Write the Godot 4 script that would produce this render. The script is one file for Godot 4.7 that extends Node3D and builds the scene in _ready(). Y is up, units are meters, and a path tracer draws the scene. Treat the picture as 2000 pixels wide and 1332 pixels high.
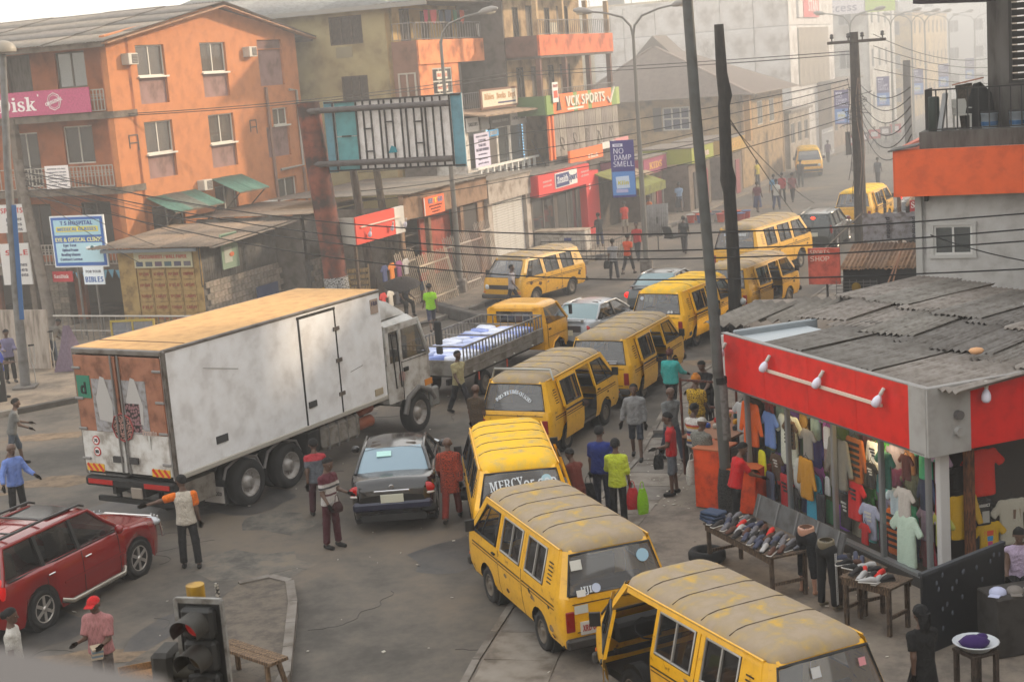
extends Node3D
const Z0 := Vector3.ZERO
const FS := "Droid Sans"
const YS := -.411323
var taken := {}
var mats := {}
var texs := {}
var boxes := {}
var rng := RandomNumberGenerator.new()
func S(p: float, q: float, y := .0) -> Vector3:
	return Vector3(.91659 * p - .39983 * q, y, .39983 * p + .91659 * q)
func numbered(n: String) -> String:
	if not taken.has(n):
		taken[n] = 0
		return n
	taken[n] += 1
	return "%s_%03d" % [n, taken[n]]
func meta(o: Node, label: String, category: String, group := "") -> Node:
	o.set_meta("label", label)
	o.set_meta("category", category)
	if group != "":
		o.set_meta("group", group)
	return o
func thing(n: String, label: String, category: String, at := Z0, yaw := .0, group := "") -> Node3D:
	var o := Node3D.new()
	o.name = numbered(n)
	add_child(o)
	o.position = at
	o.rotation.y = yaw
	meta(o, label, category, group)
	return o
func part(parent: Node, n: String, mesh: Mesh, m: Material, at := Z0, rot := Z0) -> MeshInstance3D:
	var o := MeshInstance3D.new()
	o.name = n
	o.mesh = mesh
	o.material_override = m
	o.position = at
	o.rotation = rot
	parent.add_child(o, true)
	return o
func single(n: String, label: String, category: String, mesh: Mesh, m: Material, at := Z0, rot := Z0, group := "") -> MeshInstance3D:
	var o := part(self, numbered(n), mesh, m, at, rot)
	meta(o, label, category, group)
	return o
func struct(n: String, mesh: Mesh, m: Material, at := Z0, rot := Z0) -> MeshInstance3D:
	var o := part(self, numbered(n), mesh, m, at, rot)
	o.set_meta("kind", "structure")
	return o
func copy(o: Node3D, label: String, at: Vector3, yaw := .0, group := "") -> Node3D:
	var c: Node3D = o.duplicate()
	var base := String(o.name)
	if base.length() > 4 and base.substr(base.length() - 4, 1) == "_" and base.substr(base.length() - 3).is_valid_int():
		base = base.substr(0, base.length() - 4)
	c.name = numbered(base)
	add_child(c)
	c.position = at
	c.rotation.y = yaw
	c.set_meta("label", label)
	if group != "":
		c.set_meta("group", group)
	return c
func tex(kind: String) -> Texture2D:
	if texs.has(kind):
		return texs[kind]
	var n := FastNoiseLite.new()
	n.noise_type = FastNoiseLite.TYPE_SIMPLEX_SMOOTH
	n.fractal_type = FastNoiseLite.FRACTAL_FBM
	n.seed = 11 + texs.size() * 7
	var g := Gradient.new()
	var w := 512
	match kind:
		"grain":
			n.frequency = .05; n.fractal_octaves = 4; n.fractal_gain = .7
			g.offsets = [.2, .5, .8]; g.colors = [Color(.72, .72, .72), Color(.9, .9, .9), Color(1, 1, 1)]
		"dirt":
			n.frequency = .006; n.fractal_octaves = 7; n.fractal_gain = .6
			g.offsets = [.15, .38, .55, .8]; g.colors = [Color(.7, .67, .64), Color(.87, .85, .83), Color(.95, .94, .93), Color(1, 1, 1)]
		"streak":
			n.frequency = .008; n.fractal_octaves = 6; n.fractal_gain = .6
			g.offsets = [.2, .4, .6, .8]; g.colors = [Color(.7, .68, .66), Color(.86, .85, .84), Color(.95, .945, .94), Color(1, 1, 1)]
		"asphalt":
			w = 1024
			n.frequency = .004; n.fractal_octaves = 9; n.fractal_gain = .74
			g.offsets = [.2, .4, .52, .66, .85]; g.colors = [Color(.64, .64, .64), Color(.8, .8, .8), Color(.88, .87, .86), Color(.96, .93, .9), Color(1, .96, .9)]
		"earth":
			w = 1024
			n.frequency = .006; n.fractal_octaves = 9; n.fractal_gain = .75
			g.offsets = [.2, .42, .55, .8]; g.colors = [Color(.72, .7, .68), Color(.84, .82, .8), Color(.93, .9, .87), Color(1, .98, .94)]
		"soft":
			n.frequency = .008; n.fractal_octaves = 6; n.fractal_gain = .6
			g.offsets = [.2, .5, .8]; g.colors = [Color(.9, .89, .88), Color(.97, .965, .96), Color(1, 1, 1)]
		"rust":
			n.frequency = .01; n.fractal_octaves = 6; n.fractal_gain = .62
			g.offsets = [.25, .42, .55, .75]; g.colors = [Color(.28, .24, .24), Color(.47, .3, .25), Color(.66, .38, .27), Color(.8, .5, .36)]
		"vandust":
			n.frequency = .008; n.fractal_octaves = 6; n.fractal_gain = .62
			g.offsets = [.1, .32, .5, .8]; g.colors = [Color(.7, .56, .24), Color(.6, .52, .36), Color(.55, .49, .4), Color(.58, .52, .445)]
		"vanrub":
			n.frequency = .007; n.fractal_octaves = 6; n.fractal_gain = .62
			g.offsets = [.3, .52, .72, .9]; g.colors = [Color(.88, .68, .05), Color(.86, .67, .1), Color(.78, .64, .25), Color(.68, .59, .42)]
		"oldpaint":
			n.frequency = .016; n.fractal_octaves = 7; n.fractal_gain = .66
			g.offsets = [.1, .17, .26, .7]; g.colors = [Color(.33, .26, .2), Color(.72, .68, .6), Color(.94, .93, .9), Color(1, 1, 1)]
		"wood":
			n.frequency = .012; n.fractal_octaves = 5; n.fractal_gain = .6
			g.offsets = [.2, .5, .8]; g.colors = [Color(.5, .47, .44), Color(.8, .76, .72), Color(1, .97, .93)]
		"print":
			n.noise_type = FastNoiseLite.TYPE_CELLULAR
			n.frequency = .03; n.fractal_octaves = 1
			g.offsets = [.2, .42, .5, .7]; g.colors = [Color(1, 1, 1), Color(.75, .75, .7), Color(.2, .2, .22), Color(.1, .1, .12)]
	n.domain_warp_enabled = false
	var t := NoiseTexture2D.new()
	t.width = w
	t.height = w
	t.seamless = true
	t.noise = n
	t.color_ramp = g
	texs[kind] = t
	return t
func mt(r: float, g: float, b: float, rough := .85, kind := "", sc := .5, metal := .0, world := false) -> StandardMaterial3D:
	var key := "%.3f %.3f %.3f %.2f %s %.3f %.2f %s" % [r, g, b, rough, kind, sc, metal, world]
	if mats.has(key):
		return mats[key]
	var m := StandardMaterial3D.new()
	m.albedo_color = Color(r, g, b)
	m.roughness = rough
	m.metallic = metal
	if kind != "":
		m.albedo_texture = tex(kind)
		m.uv1_triplanar = true
		m.uv1_world_triplanar = world
		m.uv1_scale = Vector3(sc, sc * (.18 if kind == "streak" else 1.0), sc)
		if kind == "wood":
			m.uv1_scale = Vector3(sc * 4.0, sc, sc * 4.0)
	mats[key] = m
	return m
func paint(r: float, g: float, b: float, rough := .3, kind := "", sc := .6) -> StandardMaterial3D:
	var m: StandardMaterial3D = mt(r, g, b, rough, kind, sc, .0).duplicate()
	m.clearcoat_enabled = true
	m.clearcoat = .5
	m.clearcoat_roughness = .15
	return m
func glow(r: float, g: float, b: float, e: float) -> StandardMaterial3D:
	var m := StandardMaterial3D.new()
	m.albedo_color = Color(r, g, b)
	m.emission_enabled = true
	m.emission = Color(r, g, b)
	m.emission_energy_multiplier = e
	m.roughness = .3
	return m
func glass(r: float, g: float, b: float, a: float, rough := .03) -> StandardMaterial3D:
	var key := "glass %.2f %.2f %.2f %.2f %.2f" % [r, g, b, a, rough]
	if mats.has(key):
		return mats[key]
	var m := StandardMaterial3D.new()
	m.albedo_color = Color(r, g, b, a)
	m.transparency = BaseMaterial3D.TRANSPARENCY_ALPHA
	m.roughness = rough
	m.metallic_specular = .6
	mats[key] = m
	return m
class MB:
	var st := SurfaceTool.new()
	var grp := 0
	func _init() -> void:
		st.begin(Mesh.PRIMITIVE_TRIANGLES)
	func next() -> void:
		grp += 1
		st.set_smooth_group(grp)
	func flat() -> void:
		st.set_smooth_group(-1)
	func tri(a: Vector3, b: Vector3, c: Vector3) -> void:
		st.add_vertex(a); st.add_vertex(b); st.add_vertex(c)
	func quad(a: Vector3, b: Vector3, c: Vector3, d: Vector3) -> void:
		tri(a, b, c); tri(a, c, d)
	func fq(a: Vector3, b: Vector3, c: Vector3, d: Vector3) -> MB:
		flat(); quad(a, b, c, d)
		return self
	func box(c: Vector3, s: Vector3, b := Basis()) -> MB:
		flat()
		var h := s * .5
		var v: Array[Vector3] = []
		for i in 8:
			v.append(c + b * Vector3(h.x if i & 1 else -h.x, h.y if i & 2 else -h.y, h.z if i & 4 else -h.z))
		quad(v[4], v[6], v[7], v[5]); quad(v[1], v[3], v[2], v[0])
		quad(v[0], v[2], v[6], v[4]); quad(v[5], v[7], v[3], v[1])
		quad(v[2], v[3], v[7], v[6]); quad(v[0], v[4], v[5], v[1])
		return self
	func bar(a: Vector3, b: Vector3, w: float, d: float) -> MB:
		var y := (b - a)
		var l := y.length()
		y = y / l
		var x := y.cross(Vector3.FORWARD if absf(y.z) < .9 else Vector3.RIGHT).normalized()
		return box((a + b) * .5, Vector3(w, l, d), Basis(x, y, x.cross(y)))
	func cbox(c: Vector3, s: Vector3, r: float, b := Basis()) -> MB:
		var h := s * .5
		r = minf(r, minf(h.x, minf(h.y, h.z)) * .95)
		flat()
		for ax in 3:
			for sg: float in [-1.0, 1.0]:
				var n := Z0; n[ax] = h[ax] * sg
				var u := Z0; u[(ax + 1) % 3] = h[(ax + 1) % 3] - r
				var w := Z0; w[(ax + 2) % 3] = h[(ax + 2) % 3] - r
				if sg > 0: quad(c + b * (n - u - w), c + b * (n - u + w), c + b * (n + u + w), c + b * (n + u - w))
				else: quad(c + b * (n - u - w), c + b * (n + u - w), c + b * (n + u + w), c + b * (n - u + w))
		for ax in 3:
			var i := (ax + 1) % 3
			var j := (ax + 2) % 3
			for si: float in [-1.0, 1.0]:
				for sj: float in [-1.0, 1.0]:
					var a := Z0; a[i] = h[i] * si; a[j] = (h[j] - r) * sj
					var d := Z0; d[i] = (h[i] - r) * si; d[j] = h[j] * sj
					var e := Z0; e[ax] = h[ax] - r
					if si * sj > 0: quad(c + b * (a - e), c + b * (a + e), c + b * (d + e), c + b * (d - e))
					else: quad(c + b * (a - e), c + b * (d - e), c + b * (d + e), c + b * (a + e))
		for i in 8:
			var g := Vector3(1.0 if i & 1 else -1.0, 1.0 if i & 2 else -1.0, 1.0 if i & 4 else -1.0)
			var k := Vector3(h.x - r, h.y - r, h.z - r) * g
			var p := [k + Vector3(r * g.x, 0, 0), k + Vector3(0, r * g.y, 0), k + Vector3(0, 0, r * g.z)]
			if g.x * g.y * g.z < 0: tri(c + b * p[0], c + b * p[1], c + b * p[2])
			else: tri(c + b * p[0], c + b * p[2], c + b * p[1])
		return self
	func loft(rings: Array, closed := true, cap := true) -> MB:
		next()
		for i in rings.size() - 1:
			var a: PackedVector3Array = rings[i]
			var b: PackedVector3Array = rings[i + 1]
			var n := a.size()
			for j in (n if closed else n - 1):
				var k := (j + 1) % n
				quad(a[j], a[k], b[k], b[j])
		if cap:
			flat()
			for e in 2:
				var a: PackedVector3Array = rings[0] if e == 0 else rings[-1]
				var m := Z0
				for v in a: m += v
				m /= a.size()
				for j in a.size():
					var k := (j + 1) % a.size()
					if e == 0: tri(m, a[k], a[j])
					else: tri(m, a[j], a[k])
		return self
	func tube(pts: Array, r, n := 6, cap := true) -> MB:
		var rings := []
		var prev := Z0
		for i in pts.size():
			var t: Vector3 = ((pts[mini(i + 1, pts.size() - 1)] as Vector3) - (pts[maxi(i - 1, 0)] as Vector3)).normalized()
			var x := prev
			if i == 0:
				x = t.cross(Vector3.UP if absf(t.y) < .9 else Vector3.RIGHT).normalized()
			else:
				x = (prev - t * prev.dot(t)).normalized()
			prev = x
			var y := t.cross(x)
			var rr: float = r if not r is Array else r[i]
			var ring := PackedVector3Array()
			for k in n:
				var a := TAU * k / n
				ring.append((pts[i] as Vector3) + (x * cos(a) + y * sin(a)) * rr)
			rings.append(ring)
		return loft(rings, true, cap)
	func cyl(a: Vector3, b: Vector3, ra: float, rb := -1.0, n := 12) -> MB:
		return tube([a, b], [ra, ra if rb < 0 else rb], n)
	func lathe(prof: Array, c := Z0, b := Basis(), n := 16, cap := true) -> MB:
		var rings := []
		for pr in prof:
			var ring := PackedVector3Array()
			for k in n:
				var a := -TAU * k / n
				ring.append(c + b * Vector3(cos(a) * pr[0], pr[1], sin(a) * pr[0]))
			rings.append(ring)
		return loft(rings, true, cap)
	func prism(poly: PackedVector2Array, d: float, x := Transform3D()) -> MB:
		var idx := Geometry2D.triangulate_polygon(poly)
		flat()
		for i in range(0, idx.size(), 3):
			var p := [poly[idx[i]], poly[idx[i + 1]], poly[idx[i + 2]]]
			tri(x * Vector3(p[0].x, p[0].y, d / 2), x * Vector3(p[1].x, p[1].y, d / 2), x * Vector3(p[2].x, p[2].y, d / 2))
			tri(x * Vector3(p[0].x, p[0].y, -d / 2), x * Vector3(p[2].x, p[2].y, -d / 2), x * Vector3(p[1].x, p[1].y, -d / 2))
		for i in poly.size():
			var a := poly[i]
			var b := poly[(i + 1) % poly.size()]
			quad(x * Vector3(a.x, a.y, -d / 2), x * Vector3(b.x, b.y, -d / 2), x * Vector3(b.x, b.y, d / 2), x * Vector3(a.x, a.y, d / 2))
		return self
	func ball(c: Vector3, r: Vector3, n := 10, from := -1.0, to := 1.0, b := Basis()) -> MB:
		var rings := []
		var a0 := asin(from)
		var a1 := asin(to)
		var k := maxi(4, n / 2)
		for i in k + 1:
			var a := lerpf(a0, a1, float(i) / k)
			var ring := PackedVector3Array()
			for j in n:
				var t := -TAU * j / n
				ring.append(c + b * Vector3(cos(t) * cos(a) * r.x, sin(a) * r.y, sin(t) * cos(a) * r.z))
			rings.append(ring)
		return loft(rings, true, true)
	func done() -> ArrayMesh:
		st.generate_normals()
		return st.commit()
func mk() -> MB:
	return MB.new()
func bm(s: Vector3) -> BoxMesh:
	var key := "%.3f %.3f %.3f" % [s.x, s.y, s.z]
	if not boxes.has(key):
		var b := BoxMesh.new()
		b.size = s
		boxes[key] = b
	return boxes[key]
func bx(parent: Node, n: String, c: Vector3, s: Vector3, m: Material, rot := Z0) -> MeshInstance3D:
	return part(parent, n, bm(s), m, c, rot)
func V(x: float, y: float, z: float) -> Vector3:
	return Vector3(x, y, z)
var fonts := {}
func text(parent: Node, n: String, words: String, cap: float, m: Material, at: Vector3, rot := Z0, face := "Droid Sans", heavy := true, wide := .0, depth := .012) -> MeshInstance3D:
	var key := face + str(heavy)
	if not fonts.has(key):
		var f := SystemFont.new()
		f.font_names = PackedStringArray([face])
		f.font_weight = 700 if heavy else 400
		fonts[key] = f
	var t := TextMesh.new()
	t.font = fonts[key]
	t.text = words
	t.font_size = 48
	t.pixel_size = cap / (.72 * 48.0)
	t.depth = depth
	t.curve_step = 3.0
	var o := part(parent, n, t, m, at, rot)
	if wide > .0:
		var w := t.get_aabb().size.x
		if w > .001:
			o.scale = Vector3(wide / w, 1, 1)
	return o
func wall_mesh(l: float, h: float, holes: Array, t := .25) -> ArrayMesh:
	var xs := [.0, l]
	var ys := [.0, h]
	for o in holes:
		xs.append(o[0]); xs.append(o[2]); ys.append(o[1]); ys.append(o[3])
	xs.sort(); ys.sort()
	var mb := mk()
	mb.flat()
	for i in xs.size() - 1:
		for j in ys.size() - 1:
			var x0: float = xs[i]; var x1: float = xs[i + 1]; var y0: float = ys[j]; var y1: float = ys[j + 1]
			if x1 - x0 < .001 or y1 - y0 < .001: continue
			var c := Vector2((x0 + x1) / 2, (y0 + y1) / 2)
			var open := false
			for o in holes:
				if c.x > o[0] and c.x < o[2] and c.y > o[1] and c.y < o[3]: open = true
			if open: continue
			mb.quad(V(x0, y0, 0), V(x0, y1, 0), V(x1, y1, 0), V(x1, y0, 0))
			mb.quad(V(x0, y0, -t), V(x1, y0, -t), V(x1, y1, -t), V(x0, y1, -t))
	for o in holes + [[.0, .0, l, h]]:
		var a := V(o[0], o[1], 0); var b := V(o[2], o[1], 0); var c := V(o[2], o[3], 0); var d := V(o[0], o[3], 0)
		var k := V(0, 0, -t)
		mb.quad(a, b, b + k, a + k); mb.quad(b, c, c + k, b + k); mb.quad(c, d, d + k, c + k); mb.quad(d, a, a + k, d + k)
	return mb.done()
func window(parent: Node3D, f: Transform3D, o: Array, frame: Material, pane: Material, back: Material, cols := 2, rows := 1, bar := .06, inset := .12) -> Node3D:
	var w: float = o[2] - o[0]
	var h: float = o[3] - o[1]
	var mb := mk()
	for i in cols + 1:
		mb.box(V(lerpf(-w / 2 + bar / 2, w / 2 - bar / 2, float(i) / cols), 0, 0), V(bar, h - .004, bar))
	for j in rows + 1:
		mb.box(V(0, lerpf(-h / 2 + bar / 2, h / 2 - bar / 2, float(j) / rows), .002), V(w - .004, bar, bar))
	var win := part(parent, "window", mb.done(), frame)
	win.transform = f * Transform3D(Basis(), V((o[0] + o[2]) / 2, (o[1] + o[3]) / 2, -inset))
	var pw := (w - bar) / cols - bar
	var ph := (h - bar) / rows - bar
	if pane:
		for i in cols:
			for j in rows:
				bx(win, "pane", V(-w / 2 + bar + pw / 2 + i * (pw + bar), -h / 2 + bar + ph / 2 + j * (ph + bar), -.005 * (i % 2)), V(pw, ph, .008), pane)
	if back:
		bx(win, "curtain", V(0, 0, -.09), V(w, h, .02), back)
	return win
func face(x: float, z: float, turned: bool, y := .0) -> Transform3D:
	return Transform3D(Basis(Vector3.UP, PI / 2 if turned else .0), V(x, y, z))
func sheet_mesh(w: float, l: float, amp := .02, pitch := .12, thick := .004, ragged := .0, sd := 1) -> ArrayMesh:
	var r := RandomNumberGenerator.new()
	r.seed = sd
	var n := maxi(4, int(w / pitch * 4.0))
	var mb := mk()
	var rings := []
	var jag := []
	for i in n + 1: jag.append(r.randf_range(-ragged, ragged))
	for k in 4:
		var ring := PackedVector3Array()
		for i in n + 1:
			var x := -w / 2 + w * i / n
			var y := amp * sin(TAU * i / 4.0)
			var z: float = (-l / 2 if k in [0, 3] else l / 2 + jag[i])
			ring.append(V(x, y + (.0 if k < 2 else -thick), z))
		rings.append(ring)
	rings.append(rings[0])
	mb.loft(rings, false, false)
	return mb.done()
func railing(parent: Node3D, n: String, a: Vector3, b: Vector3, h: float, gap: float, m: Material, r := .015, motif := false) -> void:
	var mb := mk()
	mb.bar(a + V(0, h, 0), b + V(0, h, 0), r * 2.5, r * 2.5).bar(a + V(0, .06, 0), b + V(0, .06, 0), r * 2, r * 2)
	if motif: mb.bar(a + V(0, h * .78, 0), b + V(0, h * .78, 0), r * 1.6, r * 1.6)
	var rail := part(parent, n, mb.done(), m)
	var k := maxi(1, int(round((b - a).length() / gap)))
	var ms := bm(V(r * 2, h - .06, r * 2))
	for i in k + 1:
		var p := a.lerp(b, float(i) / k)
		part(rail, "baluster", ms, m, p + V(0, h / 2 + .03, 0))
		if motif and i < k:
			var q := a.lerp(b, (i + .5) / k)
			var d := (b - a).normalized()
			part(rail, "hoop", ring_mesh(gap * .42, r * .9), m, q + V(0, h * .62, 0), V(0, atan2(-d.z, d.x), 0))
func ring_mesh(rad: float, r: float) -> Mesh:
	var key := "ring %.3f %.3f" % [rad, r]
	if not boxes.has(key):
		var pts := []
		for i in 9: pts.append(V(cos(TAU * i / 8) * rad, sin(TAU * i / 8) * rad, 0))
		boxes[key] = mk().tube(pts, r, 4, false).done()
	return boxes[key]
func sag(a: Vector3, b: Vector3, drop: float, n := 14) -> Array:
	var pts := []
	for i in n + 1:
		var t := float(i) / n
		pts.append(a.lerp(b, t) - V(0, drop * 4.0 * t * (1.0 - t), 0))
	return pts
func lerp_tab(tab: Array, z: float) -> float:
	if z <= tab[0][0]: return tab[0][1]
	for i in tab.size() - 1:
		if z <= tab[i + 1][0]:
			return lerpf(tab[i][1], tab[i + 1][1], (z - tab[i][0]) / (tab[i + 1][0] - tab[i][0]))
	return tab[-1][1]
func _ready() -> void:
	rng.seed = 4242
	var cam := Camera3D.new()
	cam.name = "camera"
	cam.position = V(0, 9.018, 0)
	cam.rotation_degrees = V(-10.343, 0, -4.317)
	cam.fov = 25.54
	cam.near = .05
	cam.far = 3000.0
	var at := CameraAttributesPhysical.new()
	at.frustum_focal_length = 52.95
	at.frustum_focus_distance = 33.0
	at.exposure_aperture = 2.8
	at.frustum_near = .05
	at.frustum_far = 3000.0
	cam.attributes = at
	add_child(cam)
	cam.current = true
	var we := WorldEnvironment.new()
	we.name = "environment"
	var env := Environment.new()
	var sky := Sky.new()
	var sm := ProceduralSkyMaterial.new()
	sm.sky_top_color = Color(.83, .83, .83)
	sm.sky_horizon_color = Color(.97, .94, .88)
	sm.sky_curve = .2
	sm.ground_bottom_color = Color(.45, .42, .38)
	sm.ground_horizon_color = Color(.9, .87, .8)
	sm.sun_angle_max = 1.0
	sky.sky_material = sm
	env.background_mode = Environment.BG_SKY
	env.sky = sky
	env.background_energy_multiplier = .92
	env.tonemap_mode = Environment.TONE_MAPPER_LINEAR
	env.tonemap_exposure = 2.85
	env.fog_enabled = true
	env.fog_density = .0013
	env.volumetric_fog_enabled = true
	env.volumetric_fog_density = .0
	env.fog_light_color = Color(.93, .93, .93)
	env.sdfgi_enabled = true
	env.ssao_enabled = true
	env.ssil_enabled = true
	we.environment = env
	add_child(we)
	var sun := DirectionalLight3D.new()
	sun.name = "sun"
	sun.light_energy = .6
	sun.light_color = Color(1.0, .9, .77)
	sun.light_angular_distance = 2.5
	sun.shadow_enabled = true
	add_child(sun)
	sun.look_at_from_position(V(.86, .37, -.38) * 50.0, V(0, 0, 0))
	for a in [[-44.0, .0032], [-84.0, .004]]:
		var fv := FogVolume.new()
		fv.name = numbered("street_haze")
		fv.size = V(420, 19, 330)
		fv.position = V(40, 9.4, a[0] - 165.0)
		var fm := FogMaterial.new()
		fm.density = a[1]
		fm.albedo = Color(.95, .95, .95)
		fv.material = fm
		fv.set_meta("kind", "stuff")
		fv.set_meta("label", "pale dust haze hanging over the far street")
		fv.set_meta("category", "haze")
		add_child(fv)
	build_ground()
	left_building()
	olive_building()
	sports_building()
	shop_row()
	shacks()
	hip_house()
	far_buildings()
	grey_building()
	print("buildings done ", Time.get_ticks_msec())
	build_rest()
	print("all done ", Time.get_ticks_msec())
func sheet_of(poly: Array, y: float, thick := .0) -> ArrayMesh:
	var pk := PackedVector2Array()
	for v in poly: pk.append(v)
	var mb := mk()
	var idx := Geometry2D.triangulate_polygon(pk)
	mb.flat()
	for i in range(0, idx.size(), 3):
		var a := pk[idx[i]]; var b := pk[idx[i + 1]]; var c := pk[idx[i + 2]]
		if (b - a).cross(c - a) < .0:
			var t := b; b = c; c = t
		mb.tri(V(a.x, y, a.y), V(b.x, y, b.y), V(c.x, y, c.y))
	if thick > .0:
		for i in pk.size():
			var a := pk[i]; var b := pk[(i + 1) % pk.size()]
			mb.quad(V(a.x, y, a.y), V(b.x, y, b.y), V(b.x, y - thick, b.y), V(a.x, y - thick, a.y))
	return mb.done()
func sp(list: Array) -> Array:
	var out := []
	for a in list:
		var w := S(a[0], a[1])
		out.append(Vector2(w.x, w.z))
	return out
func kerb_run(pts: Array, n: String, h: float, w: float, gap: float, ms: Array, parent: Node3D, along := -1) -> void:
	var k := 0
	for i in pts.size() - 1:
		var a: Vector2 = pts[i]; var b: Vector2 = pts[i + 1]
		var l := (b - a).length()
		var c := maxi(1, int(l / gap))
		for j in c:
			if along >= 0 and k >= along: return
			var m := a.lerp(b, (j + .5) / c)
			part(parent, n, bm(V(l / c - .015, h, w)), ms[k % ms.size()], V(m.x, h / 2, m.y), V(0, -atan2(b.y - a.y, b.x - a.x), 0))
			k += 1
func build_ground() -> void:
	var asphalt := mt(.385, .36, .328, .9, "asphalt", .045, .0, true)
	struct("ground", mk().fq(V(-900, 0, 200), V(-900, 0, -1800), V(1400, 0, -1800), V(1400, 0, 200)).done(), asphalt)
	var pave := mt(.5, .465, .42, .95, "earth", .09, .0, true)
	var left := sp([[-62, -5], [-46, -15], [-33.5, -30.5], [-31, -34], [-30, -35.7], [-27, -41], [-24.6, -46.5], [-23.8, -52], [-23.6, -62], [-23.6, -84], [-24.0, -230], [-75, -230]])
	var lp := struct("pavement_left", sheet_of(left, .13, .13), pave)
	var stones := [mt(.46, .44, .41, .9, "dirt", .8, .0, true), mt(.23, .22, .21, .9, "dirt", .8, .0, true)]
	kerb_run(left.slice(1, 10), "kerb_stone", .16, .24, 1.0, stones, lp)
	var rk := [Vector2(-3.2, -13), Vector2(-1.7, -18), Vector2(-.85, -22.08), Vector2(.26, -26.48), Vector2(2.69, -33.08), Vector2(4.5, -40.3), Vector2(7.2, -45.6), Vector2(10.4, -52.3), Vector2(13.4, -58.6), Vector2(16.2, -65), Vector2(19.9, -72.3), Vector2(24.5, -82), Vector2(45, -128), Vector2(95, -235)]
	var rp := rk.duplicate()
	rp.append_array([Vector2(200, -235), Vector2(60, -5), Vector2(4, -5)])
	var conc := mt(.47, .445, .415, .95, "earth", .11, .0, true)
	var rpv := struct("pavement_right", sheet_of(rp, .006), conc)
	var slab_m := [mt(.46, .44, .415, .92, "dirt", .35, .0, true), mt(.43, .41, .385, .92, "dirt", .35, .0, true), mt(.49, .465, .43, .92, "dirt", .35, .0, true)]
	for i in range(1, 8):
		var a: Vector2 = rk[i]; var b: Vector2 = rk[i + 1]
		var d := (b - a).normalized()
		var nrm := Vector2(-d.y, d.x)
		if nrm.x < 0: nrm = -nrm
		var c := int((b - a).length() / .92)
		for j in c:
			var m := a.lerp(b, (j + .5) / c) + nrm * .62
			part(rpv, "slab", bm(V((b - a).length() / c - .03, .03, 1.16)), slab_m[rng.randi() % 3], V(m.x, .0 + rng.randf_range(0, .006), m.y), V(rng.randf_range(-.004, .004), -atan2(d.y, d.x), 0))
			part(rpv, "kerb_stone", bm(V((b - a).length() / c - .02, .05, .12)), slab_m[rng.randi() % 3], V(m.x - nrm.x * .7, .0, m.y - nrm.y * .7), V(0, -atan2(d.y, d.x), 0))
	var isl := [Vector2(-4.2, -18.5), Vector2(-3.85, -21.8), Vector2(-4.15, -25.0), Vector2(-4.35, -26.1), Vector2(-4.75, -26.45), Vector2(-5.3, -26.2), Vector2(-5.7, -24.6), Vector2(-6.9, -21.8), Vector2(-7.2, -18.5)]
	var io := struct("traffic_island", sheet_of(isl, .14, .14), mt(.37, .345, .315, .95, "earth", .3, .0, true))
	kerb_run(isl.slice(0, 6), "kerb_stone", .17, .16, .85, [slab_m[1], slab_m[0]], io)
	var sand := mt(.47, .41, .34, 1.0, "earth", .3, .0, true)
	for a in [[-12.6, -40.2, 1.8, .5], [-11.2, -35.2, 2.2, .6], [-13.5, -34.3, 1.5, .5], [-9.0, -42.0, 1.2, .4], [-7.4, -23.4, 1.1, .5], [14.0, -86.0, 3.5, 1.2], [17.0, -95.0, 4.5, 1.4], [5.4, -43.5, 1.0, .4]]:
		var poly := []
		for i in 22:
			var t := TAU * i / 22
			var r := rng.randf_range(.55, 1.1)
			poly.append(Vector2(a[0] + cos(t) * a[2] * r, a[1] + sin(t) * a[3] * r))
		var o := single("sand_patch", "", "sand", sheet_of(poly, .0045), sand)
		o.set_meta("kind", "stuff")
		o.set_meta("label", "spilt reddish sand dusting the road surface")
	var gnd: Node = find_child("ground", false, false)
	var pm := [mt(.31, .3, .285, .9, "asphalt", .2, .0, true), mt(.41, .39, .36, .95, "asphalt", .2, .0, true), mt(.27, .26, .25, .6, "asphalt", .2, .0, true)]
	for i in 26:
		var c := Vector2(rng.randf_range(-9.5, -.6), rng.randf_range(-46, -22)) if i < 18 else Vector2(rng.randf_range(4, 14), rng.randf_range(-90, -62))
		var poly := []
		var k := rng.randf_range(.15, 1.4)
		for j in 14:
			var t := TAU * j / 14
			poly.append(c + Vector2(cos(t) * k * 1.4, sin(t) * k).rotated(i) * rng.randf_range(.6, 1.1))
		part(gnd, "road_patch", sheet_of(poly, .0025 + .0001 * i), pm[i % 3])
	for i in 34:
		var q := V(rng.randf_range(-9.5, -.8), .001, rng.randf_range(-44, -22))
		var d := rng.randf_range(0, TAU)
		var pts := []
		for j in rng.randi_range(5, 14):
			pts.append(q)
			d += rng.randf_range(-.7, .7)
			q += V(cos(d), 0, sin(d)) * .12
		part(gnd, "road_crack", mk().tube(pts, .006, 4).done(), mt(.16, .155, .15))
	var lit := []
	var lm := mk()
	for i in 330:
		var c := V(rng.randf_range(-9, 5.5), .02, rng.randf_range(-50, -21))
		if i < 120: c = V(rng.randf_range(1.6, 4.6), .025, rng.randf_range(-34.5, -29.0))
		var a := rng.randf_range(0, TAU)
		var s := rng.randf_range(.015, .07)
		lm.box(c, V(s, .008, s * rng.randf_range(.3, .9)), Basis(Vector3.UP, a) * Basis(Vector3.RIGHT, rng.randf_range(-.4, .4)))
	var lo := single("litter", "scattered scraps of pale paper and plastic on the road", "litter", lm.done(), mt(.66, .64, .6, .9))
	lo.set_meta("kind", "stuff")
	var kb := thing("median_kerb", "low dark concrete median kerb lying behind the truck's tail", "kerb", V(-8.75, 0, -33.4), -.95)
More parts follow.
